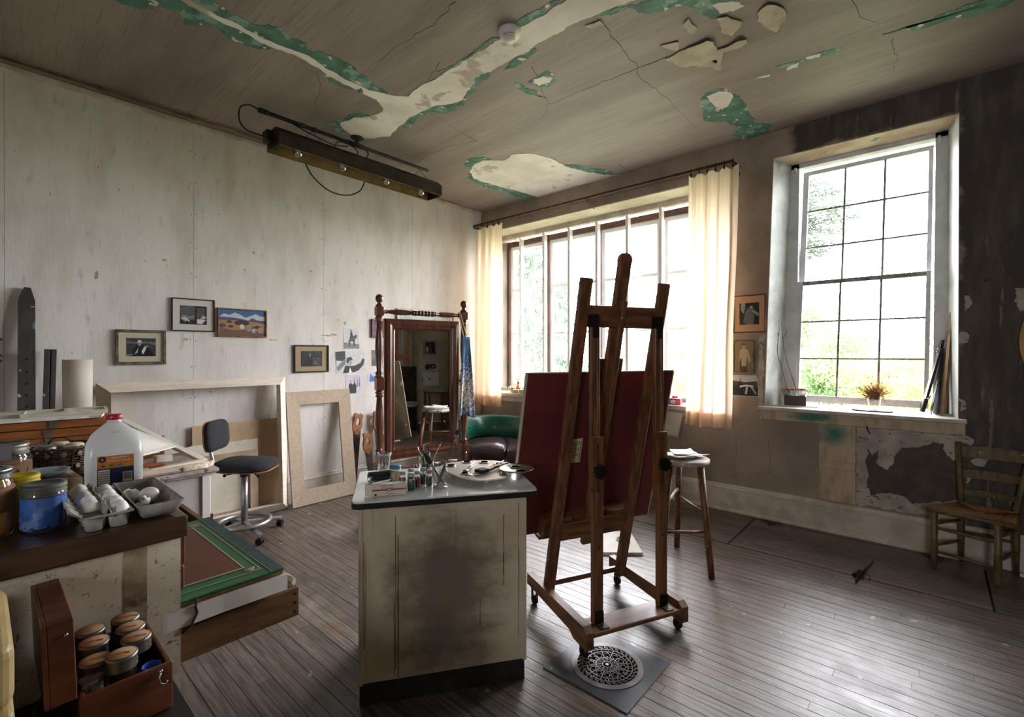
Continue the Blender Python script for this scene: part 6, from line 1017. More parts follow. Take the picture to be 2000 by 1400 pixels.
t = thing('thin_jar', 'small clear jar under the blue cup', 'jar', (-1.278, .256, BZ+.0075)); MB().lathe([(.013, 0), (.014, .066), (.0, .067)], 14).build('glass_body', GLASS, t)
cb = thing('cream_box', 'rounded cream-painted wooden box cut off by the bottom left corner', 'box', (-1.10, .043, BZ+.001), 0); CBM = mk('aged_cream_paint', '#a8915f', '#8f7a4d', sc=6, rough=.5, spk=(('#4f3d22', 20, .74),)); MB().box(-.30, .0, -.30, .0, 0, .20, .012).build('body', CBM, cb); MB().box(-.30, .0, -.30, .0, .203, .31, .022).build('lid', CBM, cb); MB().box(-.2, -.16, .0, .006, .17, .24, .003).build('clasp', IRON, cb)
# ---------------------------------------------------------------- on the enamel cabinet
def cabthing(name, label, cat, u, v, rz=0, group=None, z=.879): return thing(name, label, cat, on_cab(u, v, z), AC+rz, group)
t = cabthing('jelly_glass', 'empty clear jelly glass at the back corner of the enamel top', 'glass', .098, .485)
MB().lathe([(.0, .004), (.030, .004), (.031, 0), (.034, .004), (.036, .06), (.035, .066), (.0365, .07), (.035, .074), (.0365, .078), (.0355, .10), (.0335, .10), (.034, .07), (.0335, .01)], 28).build('tumbler', GLASS, t)
for k in range(10): a = 2*PI*k/10; MB().bar((.0352*math.cos(a), .0352*math.sin(a), .01), (.0358*math.cos(a), .0358*math.sin(a), .058), .003, .0025, (math.cos(a), math.sin(a), 0)).build('flute', GLASS, t)
t = cabthing('spice_bottle', 'small jar of pale powder with a blue metal lid', 'jar', .152, .300)
MB().lathe([(.022, 0), (.026, .005), (.026, .052), (.023, .06)], 22).build('glass_body', GLASS, t); MB().lathe([(.02, .003), (.0245, .006), (.0245, .045), (0, .046)], 18).build('powder', mk('cream_powder', '#cbbda2', '#8f7a5c', sc=40, rough=.9), t); MB().lathe([(.0265, .056), (.0275, .058), (.0275, .07), (.0255, .073), (0, .073)], 22).build('lid', mk('blue_lid', '#3d7794', rough=.4), t); MB().lathe([(.0262, .052), (.0278, .055), (.0262, .058)], 22).build('lid_rim', PAPER, t)
t = cabthing('leather_case', 'black glossy curled leather case beside the tube box', 'case', .078, .300, 20); LEA = mk('black_leather', '#131215', '#1c1b1f', sc=12, rough=.22, coat=.4)
MB().grid(lambda u, v: (-.05+.115*u, .026*math.cos(PI*(1.25*v-.1))+.008*u, .024+.024*math.sin(PI*(1.25*v-.1))-.006*u), 10, 14).build('sleeve', LEA, t, solid=.003); MB().box(-.045, .06, -.026, .024, .0, .004).build('underside', LEA, t); MB().tube([(-.052, .02*math.cos(a*PI/8), .024+.02*math.sin(a*PI/8)) for a in range(16)], .002, 5, True).build('clasp_ring', STEEL, t)
# watercolour tube box
t = cabthing('paint_tube_box', 'white watercolour tube carton with red band and opened flap', 'box', .128, .055, 1.5); CARD = mk('white_carton', '#d5d1c6', '#c6c1b4', sc=8, rough=.7)
MB().box(-.075, .068, -.016, .016, 0, .052, .001).build('carton', CARD, t); MB().box(-.0752, .0682, -.0164, -.0158, .024, .031).build('red_band', mk('carton_red', '#b5382c', rough=.6), t)
hexa(MB(), [(-.075, -.015, .052), (.0, -.015, .064), (.0, .016, .064), (-.075, .016, .052)], [(-.075, -.015, .053), (.0, -.015, .065), (.0, .016, .065), (-.075, .016, .053)]).build('open_flap', CARD, t); hexa(MB(), [(-.075, -.016, .0), (-.105, .006, .0), (-.105, .006, .05), (-.075, -.016, .05)], [(-.075, -.015, .0), (-.105, .007, .0), (-.105, .007, .05), (-.075, -.015, .05)]).build('side_flap', CARD, t)
e_f = (PI/2, 0, 0); text('acquarello', .011, mk('carton_red_text', '#b5382c', rough=.6), t, (-.012, -.0164, .0455), e_f, sx=1.25); text('superfine watercolours', .006, INK, t, (-.01, -.0164, .036), e_f); text('acquarelle', .0065, bpy.data.materials['carton_red_text'], t, (-.01, -.0164, .0165), e_f); text('qualita extrafine', .0048, INK, t, (.005, -.0164, .009), e_f)
MB().prism(oval(-.002, .0275, .013, .0062, 20), -.0172, -.0164, 'xz').build('oval_emblem', INK, t); MB().prism(oval(-.002, .0275, .009, .0035, 16), -.0176, -.0172, 'xz').build('emblem_centre', CARD, t); MB().prism(oval(-.06, .008, .005, .005, 14), -.0170, -.0164, 'xz').build('round_mark', INK, t)
# little pigment bottles
def vial(label, u, v, r, h, col, cap='#a8a297'):
    t = cabthing('pigment_vial', label, 'bottle', u, v, 0, 'small pigment bottles on the enamel top'); MB().lathe([(r*.92, 0), (r, .004), (r, h*.66), (r*.7, h*.76), (r*.62, h*.84)], 18).build('glass_body', GLASS, t); MB().lathe([(r*.88, .003), (r*.93, h*.6), (0, h*.61)], 16).build('pigment', mk('vial_'+col[1:], col, rough=.7), t)
    MB().lathe([(r*.78, h*.8), (r*.82, h*.82), (r*.82, h*.97), (r*.74, h), (0, h)], 18).build('cap', mk('cap_'+cap[1:], cap, rough=.6) if 'cap_'+cap[1:] not in bpy.data.materials else bpy.data.materials['cap_'+cap[1:]], t)
vial('small bottle of yellow-brown pigment left of the teal one', .184, .160, .017, .073, '#7a6238', '#8f8a78'); vial('small bottle of dark teal pigment nearest the tube carton', .222, .105, .0185, .078, '#33504a', '#a9a698'); vial('small bottle of brick red pigment', .250, .150, .0165, .075, '#8a2d25'); vial('small bottle of blue-black pigment behind the red one', .280, .192, .0165, .078, '#1c2532', '#9c978a'); vial('small bottle of brown-violet pigment beside the front brush jar', .306, .158, .017, .074, '#4b362f', '#8c7d6d'); vial('small pale-capped bottle behind the red and teal bottles', .226, .225, .018, .07, '#4f4a3d', '#a7ab9c')
# brush jars
def bjar(label, u, v, r, h, rz):
    t = cabthing('brush_jar', label, 'jar', u, v, rz, 'glass jars of brushes on the enamel top'); MB().lathe([(.0, .005), (r*.9, .005), (r*.92, 0), (r, .006), (r, h*.72), (r*.93, h*.79), (r*.82, h*.84), (r*.86, h*.86), (r*.82, h*.89), (r*.86, h*.92), (r*.82, h*.95), (r*.84, h), (r*.78, h), (r*.76, h*.84), (r*.93, h*.7), (r*.93, .012)], 28).build('mason_jar', GLASS, t); return t
bjar('clear mason jar at the back holding dark slim tools', .300, .335, .032, .118, 0); bjar('clear mason jar in front holding two brushes', .352, .120, .037, .118, 30)
BRH = mk('worn_brush_handle', '#6b5640', '#53412f', sc=10, rough=.6); BRISTLE = mk('dark_bristle', '#2a2320', '#3a302a', sc=40, rough=.9); FERR = mk('dull_ferrule', '#9a938a', rough=.35, met=.9)
def brush(label, base, tip, rh, L1, L2, rb, hm=BRH, bm_=BRISTLE, flat=1, grp='brushes and tools in the jars'):
    p0 = Vector(on_cab(*base)); p1 = Vector(on_cab(*tip)); d = (p1-p0); Lt = d.length; t = thing('paint_brush', label, 'brush', tuple(p0), 0, grp); t.rotation_euler = d.to_track_quat('Z', 'Y').to_euler(); a = 1-L1-L2
    MB().lathe([(rh*.6, 0), (rh*1.15, Lt*a*.25), (rh, Lt*a*.7), (rh*.8, Lt*a)], 10).build('handle', hm, t); MB().lathe([(rh*.9, Lt*a), (rb, Lt*(a+L1))], 12).build('ferrule', FERR, t)
    m = MB().lathe([(rb, Lt*(a+L1)), (rb*1.25, Lt*(a+L1+L2*.5)), (rb*.5, Lt)], 10); m.v = [(x, y*flat, z) for x, y, z in m.v]; m.build('bristles', bm_, t)
brush('long olive brush leaning right out of the front jar', (.338, .112, .884), (.452, .215, 1.128), .006, .06, .10, .0095, flat=.5)
brush('stubby dark-headed brush leaning left out of the front jar', (.375, .125, .885), (.285, .160, 1.032), .006, .10, .32, .011, hm=mk('red_brown_handle', '#6b2f28', rough=.4))
brush('pointed sable brush standing behind the stubby one', (.305, .335, .885), (.383, .355, 1.05), .003, .10, .10, .0045, hm=mk('cream_handle', '#a89f90', rough=.5), bm_=mk('sable_hair', '#7a3a22', rough=.8)); brush('slim grey tool upright in the back jar', (.292, .330, .885), (.292, .348, 1.03), .003, .04, .10, .003, hm=INK, bm_=mk('steel_tip', '#8f9298', rough=.3, met=1)); brush('grey palette knife leaning left in the back jar', (.315, .330, .885), (.262, .350, 1.03), .004, .05, .22, .0035, hm=INK, bm_=bpy.data.materials['steel_tip'], flat=.3); brush('thin dark brush in the middle of the back jar', (.308, .345, .885), (.318, .34, 1.02), .0035, .05, .10, .004, hm=INK)
# palette with paint wells
ZP = .8795; PALW = mk('stained_white_palette', '#d8d3c8', '#c3bdb0', sc=6, rough=.3, c3='#a39686', sc3=10, con3=(.58, .68), coat=.2)
t = thing('enamel_palette', 'stained white enamel palette with a row of metal paint wells', 'palette', on_cab(.60, .30, ZP), AC)
out = [(-.20, .0), (-.225, .09), (-.17, .175), (-.04, .205), (.08, .175), (.15, .10), (.145, .03), (.085, -.03), (.05, -.10), (.075, -.155), (.04, -.20), (-.06, -.205), (-.14, -.13)]
P = [cr([Vector(q) for q in out+[out[0]]], i/60) for i in range(60)]; MB().prism([(p.x, p.y) for p in P], .022, .028).build('plate', PALW, t)
for x, y_ in ((-.15, .08), (.05, .12), (-.02, -.15), (.1, .0)): MB().lathe([(.012, 0), (.014, .022)], 14, (x, y_, 0)).build('foot', PALW, t)
def well(x, y_, z, col, par, r=.026): MB().lathe([(r*.72, z), (r*.80, z+.005), (r*.95, z+.0065), (r*1.05, z+.004), (r*1.0, z)], 22, (x, y_, 0)).build('paint_well', STEEL, par, solid=0); MB().lathe([(0, z+.0068), (r*.74, z+.0068)], 20, (x, y_, 0)).build('paint', mk('well_'+col[1:], col, rough=.35) if 'well_'+col[1:] not in bpy.data.materials else bpy.data.materials['well_'+col[1:]], par)
for x, y_, c in ((-.165, .10, '#8f5a1e'), (-.07, .165, '#57523a'), (.02, .135, '#1c1a1a'), (.09, .075, '#2a2620'), (-.115, -.075, '#6a5f4c'), (-.03, -.02, '#3d3a35')): well(x, y_, .0278, c, t, .026 if y_ > 0 else .02)
t = thing('round_palette_tray', 'round tarnished metal mixing tray overhanging the cabinet edge', 'tray', on_cab(.745, .215, ZP), AC)
MB().lathe([(0, .034), (.05, .034), (.075, .040), (.088, .046), (.09, .044), (.07, .034), (.03, .028), (0, .028)], 36).build('dish', mk('tarnished_tray', '#b1aca0', '#8d877a', sc=14, rough=.3, met=.7), t)
for a in (.4, 2.5, 4.6): MB().lathe([(.012, 0), (.016, .03)], 14, (.045*math.cos(a), .045*math.sin(a), 0)).build('foot', GLASS, t)
for x, y_, c in ((.005, .05, '#2a2620'), (.01, -.045, '#6a5f4c')): well(x, y_, .034, c, t, .026)
# wide brush, spoons and small brushes on the palette
ZB = ZP+.033; t = thing('wide_brush', 'wide black-bristled brush with red-brown handle lying on the palette', 'brush', on_cab(.545, .195, ZB), AC+38)
MB().box(.0, .058, -.026, .026, .0, .018, .005).build('bristles', mk('blue_black_bristle', '#16181f', '#23252d', sc=60, st=(1, 8, 8), rough=.8), t); MB().box(.055, .085, -.024, .024, .002, .016, .003).build('ferrule', FERR, t); MB().prism([(.085, -.022), (.11, -.012), (.20, -.009), (.235, -.004), (.235, .004), (.20, .009), (.11, .012), (.085, .022)], .003, .014).build('handle', mk('wine_handle', '#5c2823', rough=.35), t)
def lying(label, a, b, r, name='slim_brush', cat='brush', bowl=False):
    p0, p1 = Vector(on_cab(*a)), Vector(on_cab(*b)); d = p1-p0; t = thing(name, label, cat, tuple(p0), 0, 'tools lying on the palette'); t.rotation_euler = d.to_track_quat('Z', 'Y').to_euler(); L = d.length
    if bowl: MB().lathe([(.002, L*.2), (.0035, L*.6), (.004, L)], 8).build('handle', STEEL, t); MB().ball((0, 0, L*.08), (.014, .004, .022), 14, 8).build('bowl', STEEL, t)
    else: MB().lathe([(r*.6, 0), (r, L*.3), (r*.8, L*.72)], 8).build('handle', mk('pale_handle', '#cfc8ba', rough=.5) if 'pale_handle' not in bpy.data.materials else bpy.data.materials['pale_handle'], t); MB().lathe([(r*.8, L*.72), (r, L*.86)], 8).build('ferrule', FERR, t); MB().lathe([(r, L*.86), (r*.3, L)], 8).build('bristles', BRISTLE, t)
lying('small steel spoon lying at the near side of the palette', (.485, .16, ZB+.004), (.60, .225, ZB+.004), .004, 'mixing_spoon', 'spoon', True); lying('small steel spoon with raised handle on the palette', (.488, .245, ZB+.004), (.565, .405, ZB+.012), .004, 'mixing_spoon', 'spoon', True)
lying('slim pale brush beside the raised spoon', (.50, .265, ZB+.004), (.575, .38, ZB+.004), .004); lying('slim brush pointing at the far paint wells', (.60, .27, ZB+.004), (.66, .385, ZB+.004), .0035); lying('slim brush parallel to the wide brush handle', (.66, .33, ZB+.004), (.735, .42, ZB+.008), .0035)
for i, (u, v) in enumerate(((.555, .060), (.625, .075))): tag(MB().box(-.011, .011, -.004, .004, 0, .003, .001).build('chalk_stub', PAPER, loc=on_cab(u, v, .8785), rot=(0, 0, math.radians(70+20*i))), ('white chalk stub nearest the palette point', 'white chalk stub beside the mixing tray')[i], 'chalk', 'chalk stubs on the enamel top')

# ---------------------------------------------------------------- floor grate
gr = thing('floor_register', 'round cast-iron lattice floor register set in a square slate plate', 'floor grate', (-1.17, 2.012, 0), 0); SLATE = mk('blue_grey_slate', '#4a4c52', '#3a3b40', sc=8, rough=.42, spk=(('#a8a7a2', 30, .72), ('#8a8275', 12, .73)), co='world'); CAST = mk('brown_cast_iron', '#85797a', '#6a5f60', sc=12, rough=.45, met=.3)
def ringprism(m, r0, r1, z0, z1, n=48):
    vs = [(r*math.cos(2*PI*i/n), r*math.sin(2*PI*i/n), z) for z in (z0, z1) for r in (r0, r1) for i in range(n)]; fs = []
    for i in range(n): j = (i+1) % n; fs += [(2*n+i, 3*n+i, 3*n+j, 2*n+j), (n+i, n+j, 3*n+j, 3*n+i), (i, 2*n+i, 2*n+j, j), (i, j, n+j, n+i)]
    return m.add(vs, fs)
m = MB(); n = 64; sq = []
for i in range(n):
    a = 2*PI*i/n; k = max(abs(math.cos(a)), abs(math.sin(a))); sq.append((.22*math.cos(a)/k, .216*math.sin(a)/k))
cir = [(.172*math.cos(2*PI*i/n), .172*math.sin(2*PI*i/n)) for i in range(n)]; vs = [(x, y, .005) for x, y in sq]+[(x, y, .005) for x, y in cir]+[(x, y, .0) for x, y in sq]+[(x, y, .0) for x, y in cir]
m.add(vs, [q for i in range(n) for q in ((i, (i+1) % n, n+(i+1) % n, n+i), (i, 2*n+i, 2*n+(i+1) % n, (i+1) % n), (n+i, n+(i+1) % n, 3*n+(i+1) % n, 3*n+i))]).build('slate_plate', SLATE, gr)
MB().lathe([(.171, .0015), (0, .0015)], 48).build('duct_dark', BLACK, gr); ringprism(MB(), .146, .1705, .002, .0085).build('outer_rim', CAST, gr)  # flat black disc stands in for the unlit duct below the lattice
lat = MB()
for r in (.1445, .118, .098, .052, .022): ringprism(lat, r-.0022, r+.0022, .003, .008)
def rad(a, r0, r1, w=.0042): lat.bar((r0*math.cos(a), r0*math.sin(a), .0055), (r1*math.cos(a), r1*math.sin(a), .0055), w, .005, (0, 0, 1))
for i in range(30):
    a = 2*PI*i/30; rad(a, .118, .132); rad(a+PI/30, .130, .1445); lat.bar((.131*math.cos(a), .131*math.sin(a), .0055), (.131*math.cos(a+PI/30*1.0), .131*math.sin(a+PI/30), .0055), .0042, .005, (0, 0, 1))
for i in range(12):
    a = 2*PI*i/12; c = (.075*math.cos(a), .075*math.sin(a)); lat.tube([(c[0]+.0125*math.cos(2*PI*k/12), c[1]+.0125*math.sin(2*PI*k/12), .0055) for k in range(12)], .0026, 4, True); rad(a, .052, .063); rad(a, .087, .098); rad(a+PI/12, .052, .098); c = (.108*math.cos(a), .108*math.sin(a)); lat.tube([(c[0]+.008*math.cos(2*PI*k/10), c[1]+.008*math.sin(2*PI*k/10), .0055) for k in range(10)], .0024, 4, True); rad(a+PI/12, .098, .118); rad(a, .022, .052, .0036)
    c = (.04*math.cos(a+PI/12), .04*math.sin(a+PI/12)); lat.tube([(c[0]+.006*math.cos(2*PI*k/8), c[1]+.006*math.sin(2*PI*k/8), .0055) for k in range(8)], .002, 4, True)
lat.build('lattice', CAST, gr); MB().box(-.008, .008, -.008, .008, .003, .0095, .001).build('centre_boss', FERR, gr)
# trap door iron work
HNG = mk('brown_worn_iron', '#463a33', '#382e29', sc=14, rough=.6)
for i, (x, lb_) in enumerate(((-1.07, 'flat iron strap hinge of the trap door near the cream panel'), (.02, 'flat iron strap hinge of the trap door under the rush chair'))):
    t = thing('strap_hinge', lb_, 'hinge', (x, 4.66, 0), 0, 'trap door hinges'); MB().box(-.085, .085, .022, .038, .001, .010, .003).build('barrel', HNG, t); MB().prism([(-.045, .02), (.045, .02), (.008, -.075), (-.008, -.075)], .0003, .0025).build('leaf', HNG, t)
t = thing('iron_bolt', 'slim black iron door bolt lying across the trap door edge', 'bolt', (-.345, 3.96, 0), 0)
MB().cyl((-.02, -.06, .02), (.025, .30, .012), .009, .005, 10).build('rod', IRON, t); MB().cyl((-.045, -.075, .022), (-.025, .02, .024), .016, .012, 10).build('knob', IRON, t); MB().cyl((-.03, -.15, .005), (-.028, -.06, .016), .004, .011, 10).build('tail', IRON, t); MB().tube([(.0, -.045, .001), (.0, -.045, .034), (.035, -.045, .034), (.035, -.045, .001)], .003, 5).build('keeper', IRON, t)
tag(MB().bar((.44, 4.66, .012), (.70, 4.60, .012), .03, .02, (0, 0, 1), .003).build('wood_strip', RAWW), 'tan wooden strip on the floor by the dark wall', 'wood strip')

# ---------------------------------------------------------------- window sill things
ZS = 1.0225
t = thing('mahogany_box', 'small dark red-brown wooden box on the sash window sill', 'box', (-.935, 4.945, ZS+.008), 8); MB().box(-.085, .085, -.05, .05, 0, .085, .003).build('body', mk('dark_cherry', '#3c1f1a', '#2c1613', sc=8, rough=.4), t)
t = thing('marble_slab', 'thin white slab under the red-brown box', 'slab', (-.91, 4.94, ZS), 8); MB().box(-.13, .15, -.06, .06, .0, .008, .002).build('slab', PAPER, t)
FOIL = mk('crinkled_foil', '#c9ccd0', '#9a9da2', sc=30, rough=.25, met=.9, bump=.4)
t = thing('foil_tray', 'fluted foil tray of dry stems on the red-brown box', 'foil tray', (-.945, 4.945, ZS+.094), 8); n = 60; m = MB()
vs = [((.085+.018*k)*(1+.03*(i % 2))*math.cos(2*PI*i/n), (.048+.012*k)*(1+.03*(i % 2))*math.sin(2*PI*i/n), .05*k) for k in (0, 1) for i in range(n)]; m.add(vs, [(i, (i+1) % n, n+(i+1) % n, n+i) for i in range(n)]+[tuple(range(n-1, -1, -1))]); m.build('tray', FOIL, t)
STRAW = mk('dry_straw', '#b98550', '#93602f', sc=30, rough=.9); rr = random.Random(3); m = MB()
for k in range(170):
    a = rr.uniform(0, 2*PI); r = rr.random()**.5; p = Vector((.10*r*math.cos(a), .055*r*math.sin(a), .045+.012*rr.random())); d = Vector((rr.gauss(0, 1), rr.gauss(0, .7), rr.gauss(0, .35))).normalized()*rr.uniform(.03, .08); m.tube([tuple(p-d*.5), tuple(p+Vector((0, 0, .008))), tuple(p+d*.5)], .0012, 3)
o = m.build('dry_stems', STRAW, t); o['kind'] = 'stuff'
TW = mk('grey_twig', '#8a7f74', '#6a6058', sc=20, rough=.9)
for pts in (smooth([(-.05, .0, .04), (-.10, .02, .25), (-.135, .03, .40), (-.12, .04, .62), (-.135, .04, .80)], 14), smooth([(.02, 0, .05), (-.04, .01, .25), (-.085, .02, .45), (-.095, .03, .60), (-.11, .03, .68)], 14), [(-.125, .035, .55), (-.145, .03, .62), (-.15, .03, .70)], [(-.09, .025, .52), (-.06, .03, .58), (-.075, .03, .64)]): MB().tube(pts, lambda q: .0035*(1.15-q*.8), 5).build('twig', TW, t)
t = thing('grass_vase', 'small clear vase bursting with dried brown grass on the sill', 'vase', (-.362, 4.925, ZS+.010), 0)
MB().lathe([(.0, .004), (.03, .004), (.031, 0), (.036, .01), (.045, .06), (.048, .11), (.046, .11), (.042, .06), (.033, .012)], 24).build('glass', GLASS, t); m = MB(); rr = random.Random(9)
for k in range(420):
    a = rr.uniform(0, 2*PI); e = rr.random(); d = Vector((math.cos(a)*e, math.sin(a)*e, rr.uniform(.5, 1.0))).normalized(); L = rr.uniform(.03, .08); p0 = Vector((rr.gauss(0, .018), rr.gauss(0, .018), rr.uniform(.085, .14))); cvy = Vector((rr.gauss(0, .05), rr.gauss(0, .05), rr.gauss(0, .035))); m.tube([tuple(p0), tuple(p0+d*L*.5+cvy*.5), tuple(p0+d*L+cvy)], .0014, 3)
for k in range(60):
    a = rr.uniform(0, 2*PI); p0 = Vector((rr.gauss(0, .01), rr.gauss(0, .01), .13)); L = rr.uniform(.09, .15); m.tube([tuple(p0), (p0.x+L*.6*math.cos(a), p0.y+L*.4*math.sin(a), .16+rr.uniform(-.02, .06)), (p0.x+L*1.1*math.cos(a), p0.y+L*.7*math.sin(a), .14+rr.uniform(-.06, .12))], .001, 3)
o = m.build('dried_grass', STRAW, t); o['kind'] = 'stuff'
tag(MB().prism(oval(0, 0, .135, .055, 28), 0, .009).build('dark_slate', IRON, loc=(-.375, 4.905, ZS)), 'thin dark oval slate under the grass vase', 'slate')
# blades leaning in the reveal
def lean(label, name, base, top, w, d, mat, grp='blades and sticks leaning in the window reveal', taper=.5, extra=None):
    p0, p1 = Vector(base), Vector(top); v = p1-p0; t = thing(name, label, name.split('_')[-1], tuple(p0), 0, grp); t.rotation_euler = v.to_track_quat('Z', 'Y').to_euler(); L = v.length
    MB().prism([(-w/2, 0), (w/2, 0), (w/2, L*.8), (w*taper/2, L), (-w*taper/2, L), (-w/2, L*.8)], -d/2, d/2, 'xz').build('shaft', mat, t); return t, L
SCB = mk('black_scabbard', '#191516', '#2a2220', sc=10, rough=.5); OLDW = mk('split_old_wood', '#8a6a45', '#6a4d30', sc=9, st=(4, 4, 1), rough=.7)
t, L = lean('black-sheathed sword with curled hilt leaning in the reveal', 'sheathed_sword', (-.062, 4.99, ZS+.022), (.060, 5.045, 1.605), .038, .018, SCB); MB().box(-.018, .018, -.014, .014, -.01, .10, .006).build('grip', mk('dark_grip', '#2e2018', rough=.5), t); MB().tube([(-.055, 0, .13), (-.045, 0, .105), (-.01, 0, .10), (.03, 0, .10), (.048, 0, .07), (.045, 0, .02), (.01, 0, .0)], .0055, 6).build('hilt_guard', TIN, t); MB().cyl((0, 0, L*.82), (0, 0, L*.84), .021, n=12).cyl((0, 0, L*.86), (0, 0, L*.88), .021, n=12).build('mount_rings', TIN, t)
lean('straight steel blade just right of the black sword', 'steel_sword', (-.012, 4.985, ZS), (.068, 5.03, 1.55), .022, .005, mk('dull_blade', '#6f7276', '#55575a', sc=10, rough=.4, met=.8), taper=.3); lean('second narrow dark blade in the middle of the bundle', 'narrow_sword', (.018, 4.98, ZS), (.078, 5.02, 1.62), .018, .005, SCB, taper=.3); lean('third thin blade next to the wooden stick', 'thin_sword', (.036, 4.975, ZS), (.082, 5.02, 1.67), .016, .004, bpy.data.materials['dull_blade'], taper=.3)
lean('split pale wooden stick, tallest in the window reveal', 'wooden_stick', (.062, 4.955, ZS), (.113, 4.985, 1.815), .034, .018, OLDW, taper=.9); lean('short dark rod behind the wooden stick', 'iron_rod', (.085, 5.04, ZS), (.10, 5.05, 1.50), .02, .02, SCB, taper=.9)
tag(MB().prism([(-.04, 0), (.045, 0), (.05, .03), (.03, .018), (-.035, .014)], -.012, .012, 'xz').build('metal_scrap', mk('verdigris_scrap', '#5f6f6a', '#7a8a84', sc=20, rough=.5, met=.5), loc=(.08, 4.91, ZS)), 'small greenish metal scrap at the foot of the stick', 'metal scrap')
# far end of the dark wall
t = thing('oval_wood_plaque', 'yellow wooden oval board hung at the far end of the dark wall', 'wooden board', (.62, YW-.012, 1.58), 0); PLQ = mk('yellow_plank_wood', '#b38a3e', '#94702c', sc=6, st=(6, 6, .8), rough=.5)
prof = [(.175*math.cos(a), .30*math.sin(a)) for a in (2*PI*i/48 for i in range(48))]
for z0, z1 in ((-.31, .025), (.028, .31)): pp = [(x, min(max(z, z0), z1)) for x, z in prof]; MB().prism([p for i, p in enumerate(pp) if p != pp[i-1]], -.02, .01, 'xz').build('board_half', PLQ, t)
tag(MB().lathe([(.004, 0), (.009, .006), (.004, .01), (.006, .03), (0, .032)], 12).build('wall_peg', TIN, loc=(.285, YW, 2.02), rot=(PI/2, 0, 0)), 'small pale peg in the dark wall beside the window', 'peg')
# studio window sill bottles
def sbottle(label, x, y, h, r, col, cap):
    t = thing('sill_bottle', label, 'bottle', (x, y, .972), 0, 'little bottles on the studio window sill'); MB().lathe([(r*.9, 0), (r, .004), (r, h*.6), (r*.45, h*.74), (r*.42, h*.86)], 16).build('glass_body', glassy('tint_'+label[:9], col, .9, .06), t); MB().lathe([(r*.5, h*.84), (r*.55, h), (0, h)], 14).build('cap', cap, t)
BRC = mk('brown_cap', '#3a231c', rough=.5); AMB = (.85, .42, .16, 1)
sbottle('clear bottle with brown spout nearest the corner curtain', -4.30, 4.80, .12, .026, (.9, .93, .92, 1), BRC); sbottle('amber bottle with black cap, tallest on the studio sill', -4.155, 4.82, .145, .026, AMB, BLACK); sbottle('small amber bottle in front of the tall amber one', -4.225, 4.78, .07, .02, AMB, BRC); sbottle('squat clear bottle right of the amber ones', -4.09, 4.80, .07, .026, (.92, .9, .85, 1), PAPER); sbottle('small lone amber bottle beside the maroon board edge', -3.66, 4.82, .06, .02, (.7, .38, .25, 1), BRC)
for i, (x, w, h, lb_) in enumerate(((-4.14, .10, .05, 'small cream card box in front of the amber bottle'), (-4.0, .14, .055, 'long pale card box on the studio sill'))): tag(MB().box(-w/2, w/2, -.025, .025, 0, h, .002).build('card_box', CREAMP, loc=(x, 4.765-.0, .971), rot=(0, 0, .1)), lb_, 'box', 'card boxes on the studio sill')
t = thing('gift_box', 'small purple and pink box with a bow at the far end of the studio sill', 'box', (-1.98, 4.80, .971), 0)
MB().box(-.11, -.03, -.03, .03, 0, .065, .002).build('purple_half', mk('purple_paper', '#8a4fae', rough=.5), t); MB().box(-.03, .05, -.03, .03, 0, .065, .002).build('pink_half', mk('pink_paper', '#e0607e', rough=.5), t); MB().box(-.05, .0, -.034, -.03, .012, .05).build('tag', PAPER, t); MB().ball((-.03, 0, .078), (.02, .015, .013), 10, 6).ball((.0, 0, .078), (.016, .012, .012), 10, 6).build('bow', bpy.data.materials['pink_paper'], t)

# ---------------------------------------------------------------- far side of the room (seen in the cheval mirror)
sp = thing('second_easel', 'tan wooden easel standing by the far side wall', 'easel', (2.35, 3.55, 0), -80); TANW = mk('tan_easel_wood', '#a8713f', '#8a5730', sc=7, st=(5, 5, 1), rough=.5, spk=(('#d9d2c6', 25, .7),))
for x in (-.25, .25): MB().bar((x, -.12, 0), (x*.9, .12, 2.0), .07, .03, (0, 1, 0), .004).build('leg', TANW, sp)
MB().bar((-.25, .05, 1.42), (.25, .05, 1.42), .03, .12).build('cross_bar', TANW, sp); MB().bar((-.25, -.06, .6), (.25, -.06, .6), .03, .1).build('cross_bar', TANW, sp); MB().bar((0, .02, .1), (0, .09, 2.2), .06, .03, (0, 1, 0)).build('mast', TANW, sp)
dp = thing('dark_canvas', 'large dark brown canvas leaning by the far side wall', 'painting', (1.95, 3.35, .0), -80); dp.rotation_euler = (math.radians(-8), 0, math.radians(-80)); MB().box(-.5, .5, 0, .025, 0, 1.25, .002).build('canvas', DOIL, dp)
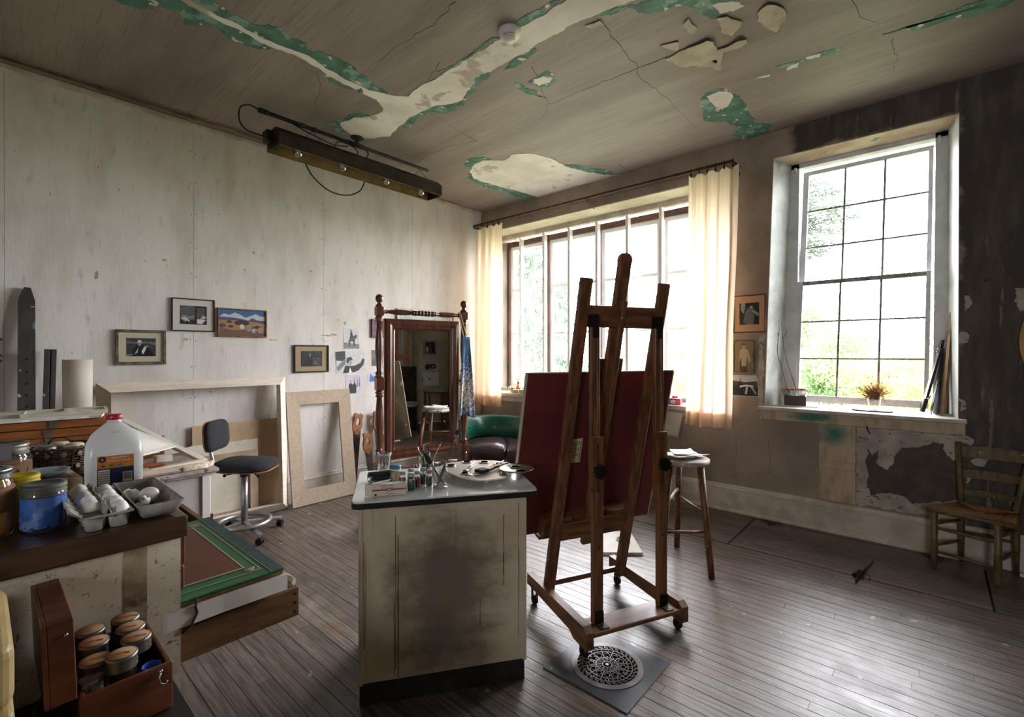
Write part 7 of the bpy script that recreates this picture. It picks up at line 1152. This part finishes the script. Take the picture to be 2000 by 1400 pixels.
rs = thing('revolving_stool', 'paint-splashed revolving stool with curved iron legs on the far side', 'stool', (1.55, 3.62, 0)); MB().lathe([(.0, .50), (.17, .50), (.175, .51), (.175, .53), (.17, .54), (.175, .55), (.175, .575), (.165, .582), (0, .582)], 28).build('seat', mk('crusted_seat_wood', '#9a928a', '#6a5f57', sc=12, rough=.5, bump=.2), rs); MB().cyl((0, 0, .25), (0, 0, .5), .02, n=10).lathe([(.03, .46), (.09, .5)], 14).build('screw_column', IRON, rs)
for k in range(4): a = PI/4+k*PI/2; c, s_ = math.cos(a), math.sin(a); MB().tube([(.02*c, .02*s_, .38), (.10*c, .10*s_, .36), (.17*c, .17*s_, .22), (.2*c, .2*s_, .0)], .013, 8).build('leg', IRON, rs)
GP = [(('pinned study of a figure in a dark doorway on the far wall'), 4.36, 1.62, .34, .34, [(160, BG), (30, [(.15, .1), (.2, .9), (.8, .85), (.85, .2)]), (200, EL(.7, .4, .12, .2)), (85, [(.4, .1), (.45, .8), (.55, .8), (.52, .1)])]), ('pinned study of dark shapes on white paper on the far wall', 4.38, 1.24, .34, .24, [(200, BG), (30, EL(.4, .4, .25, .25)), (30, EL(.75, .35, .15, .3)), (160, EL(.38, .38, .1, .12))]), ('white sheet with a small brown mark on the far wall', 4.38, .94, .34, .3, [(235, BG), (SED, [(.5, .4), (.6, .6), (.68, .45)])])]
for lb_, yv, zv, w, h, shp in GP: t = picture(lb_, (XR-.002, yv, zv), w, h, 'W', sh=shp, name='pinned_study', cat='drawing', group='studies pinned on the far wall'); t.rotation_euler = (0, 0, -PI/2)
struct(MB().box(XR-.05, XR, 3.75, 3.95, 0, HC, .004).build('trim_2', mk('pale_grey_casing', '#b5b3a2', '#9a9884', sc=5, st=(3, 3, .5), rough=.6)), 'tall pale grey casing on the far side wall')
pt = thing('paper_table', 'small side table with white paper by the far wall', 'table', (2.45, 4.40, 0)); MB().box(-.2, .2, -.22, .22, .66, .69, .003).build('top', TANW, pt)
for x in (-.17, .17):
    for yv in (-.19, .19): MB().bar((x, yv, 0), (x, yv, .66), .04, .04).build('leg', TANW, pt)
tag(MB().box(-.15, .15, -.18, .18, 0, .012).build('paper_stack', PAPER, loc=(2.45, 4.40, .691)), 'stack of white paper on the far side table', 'paper')
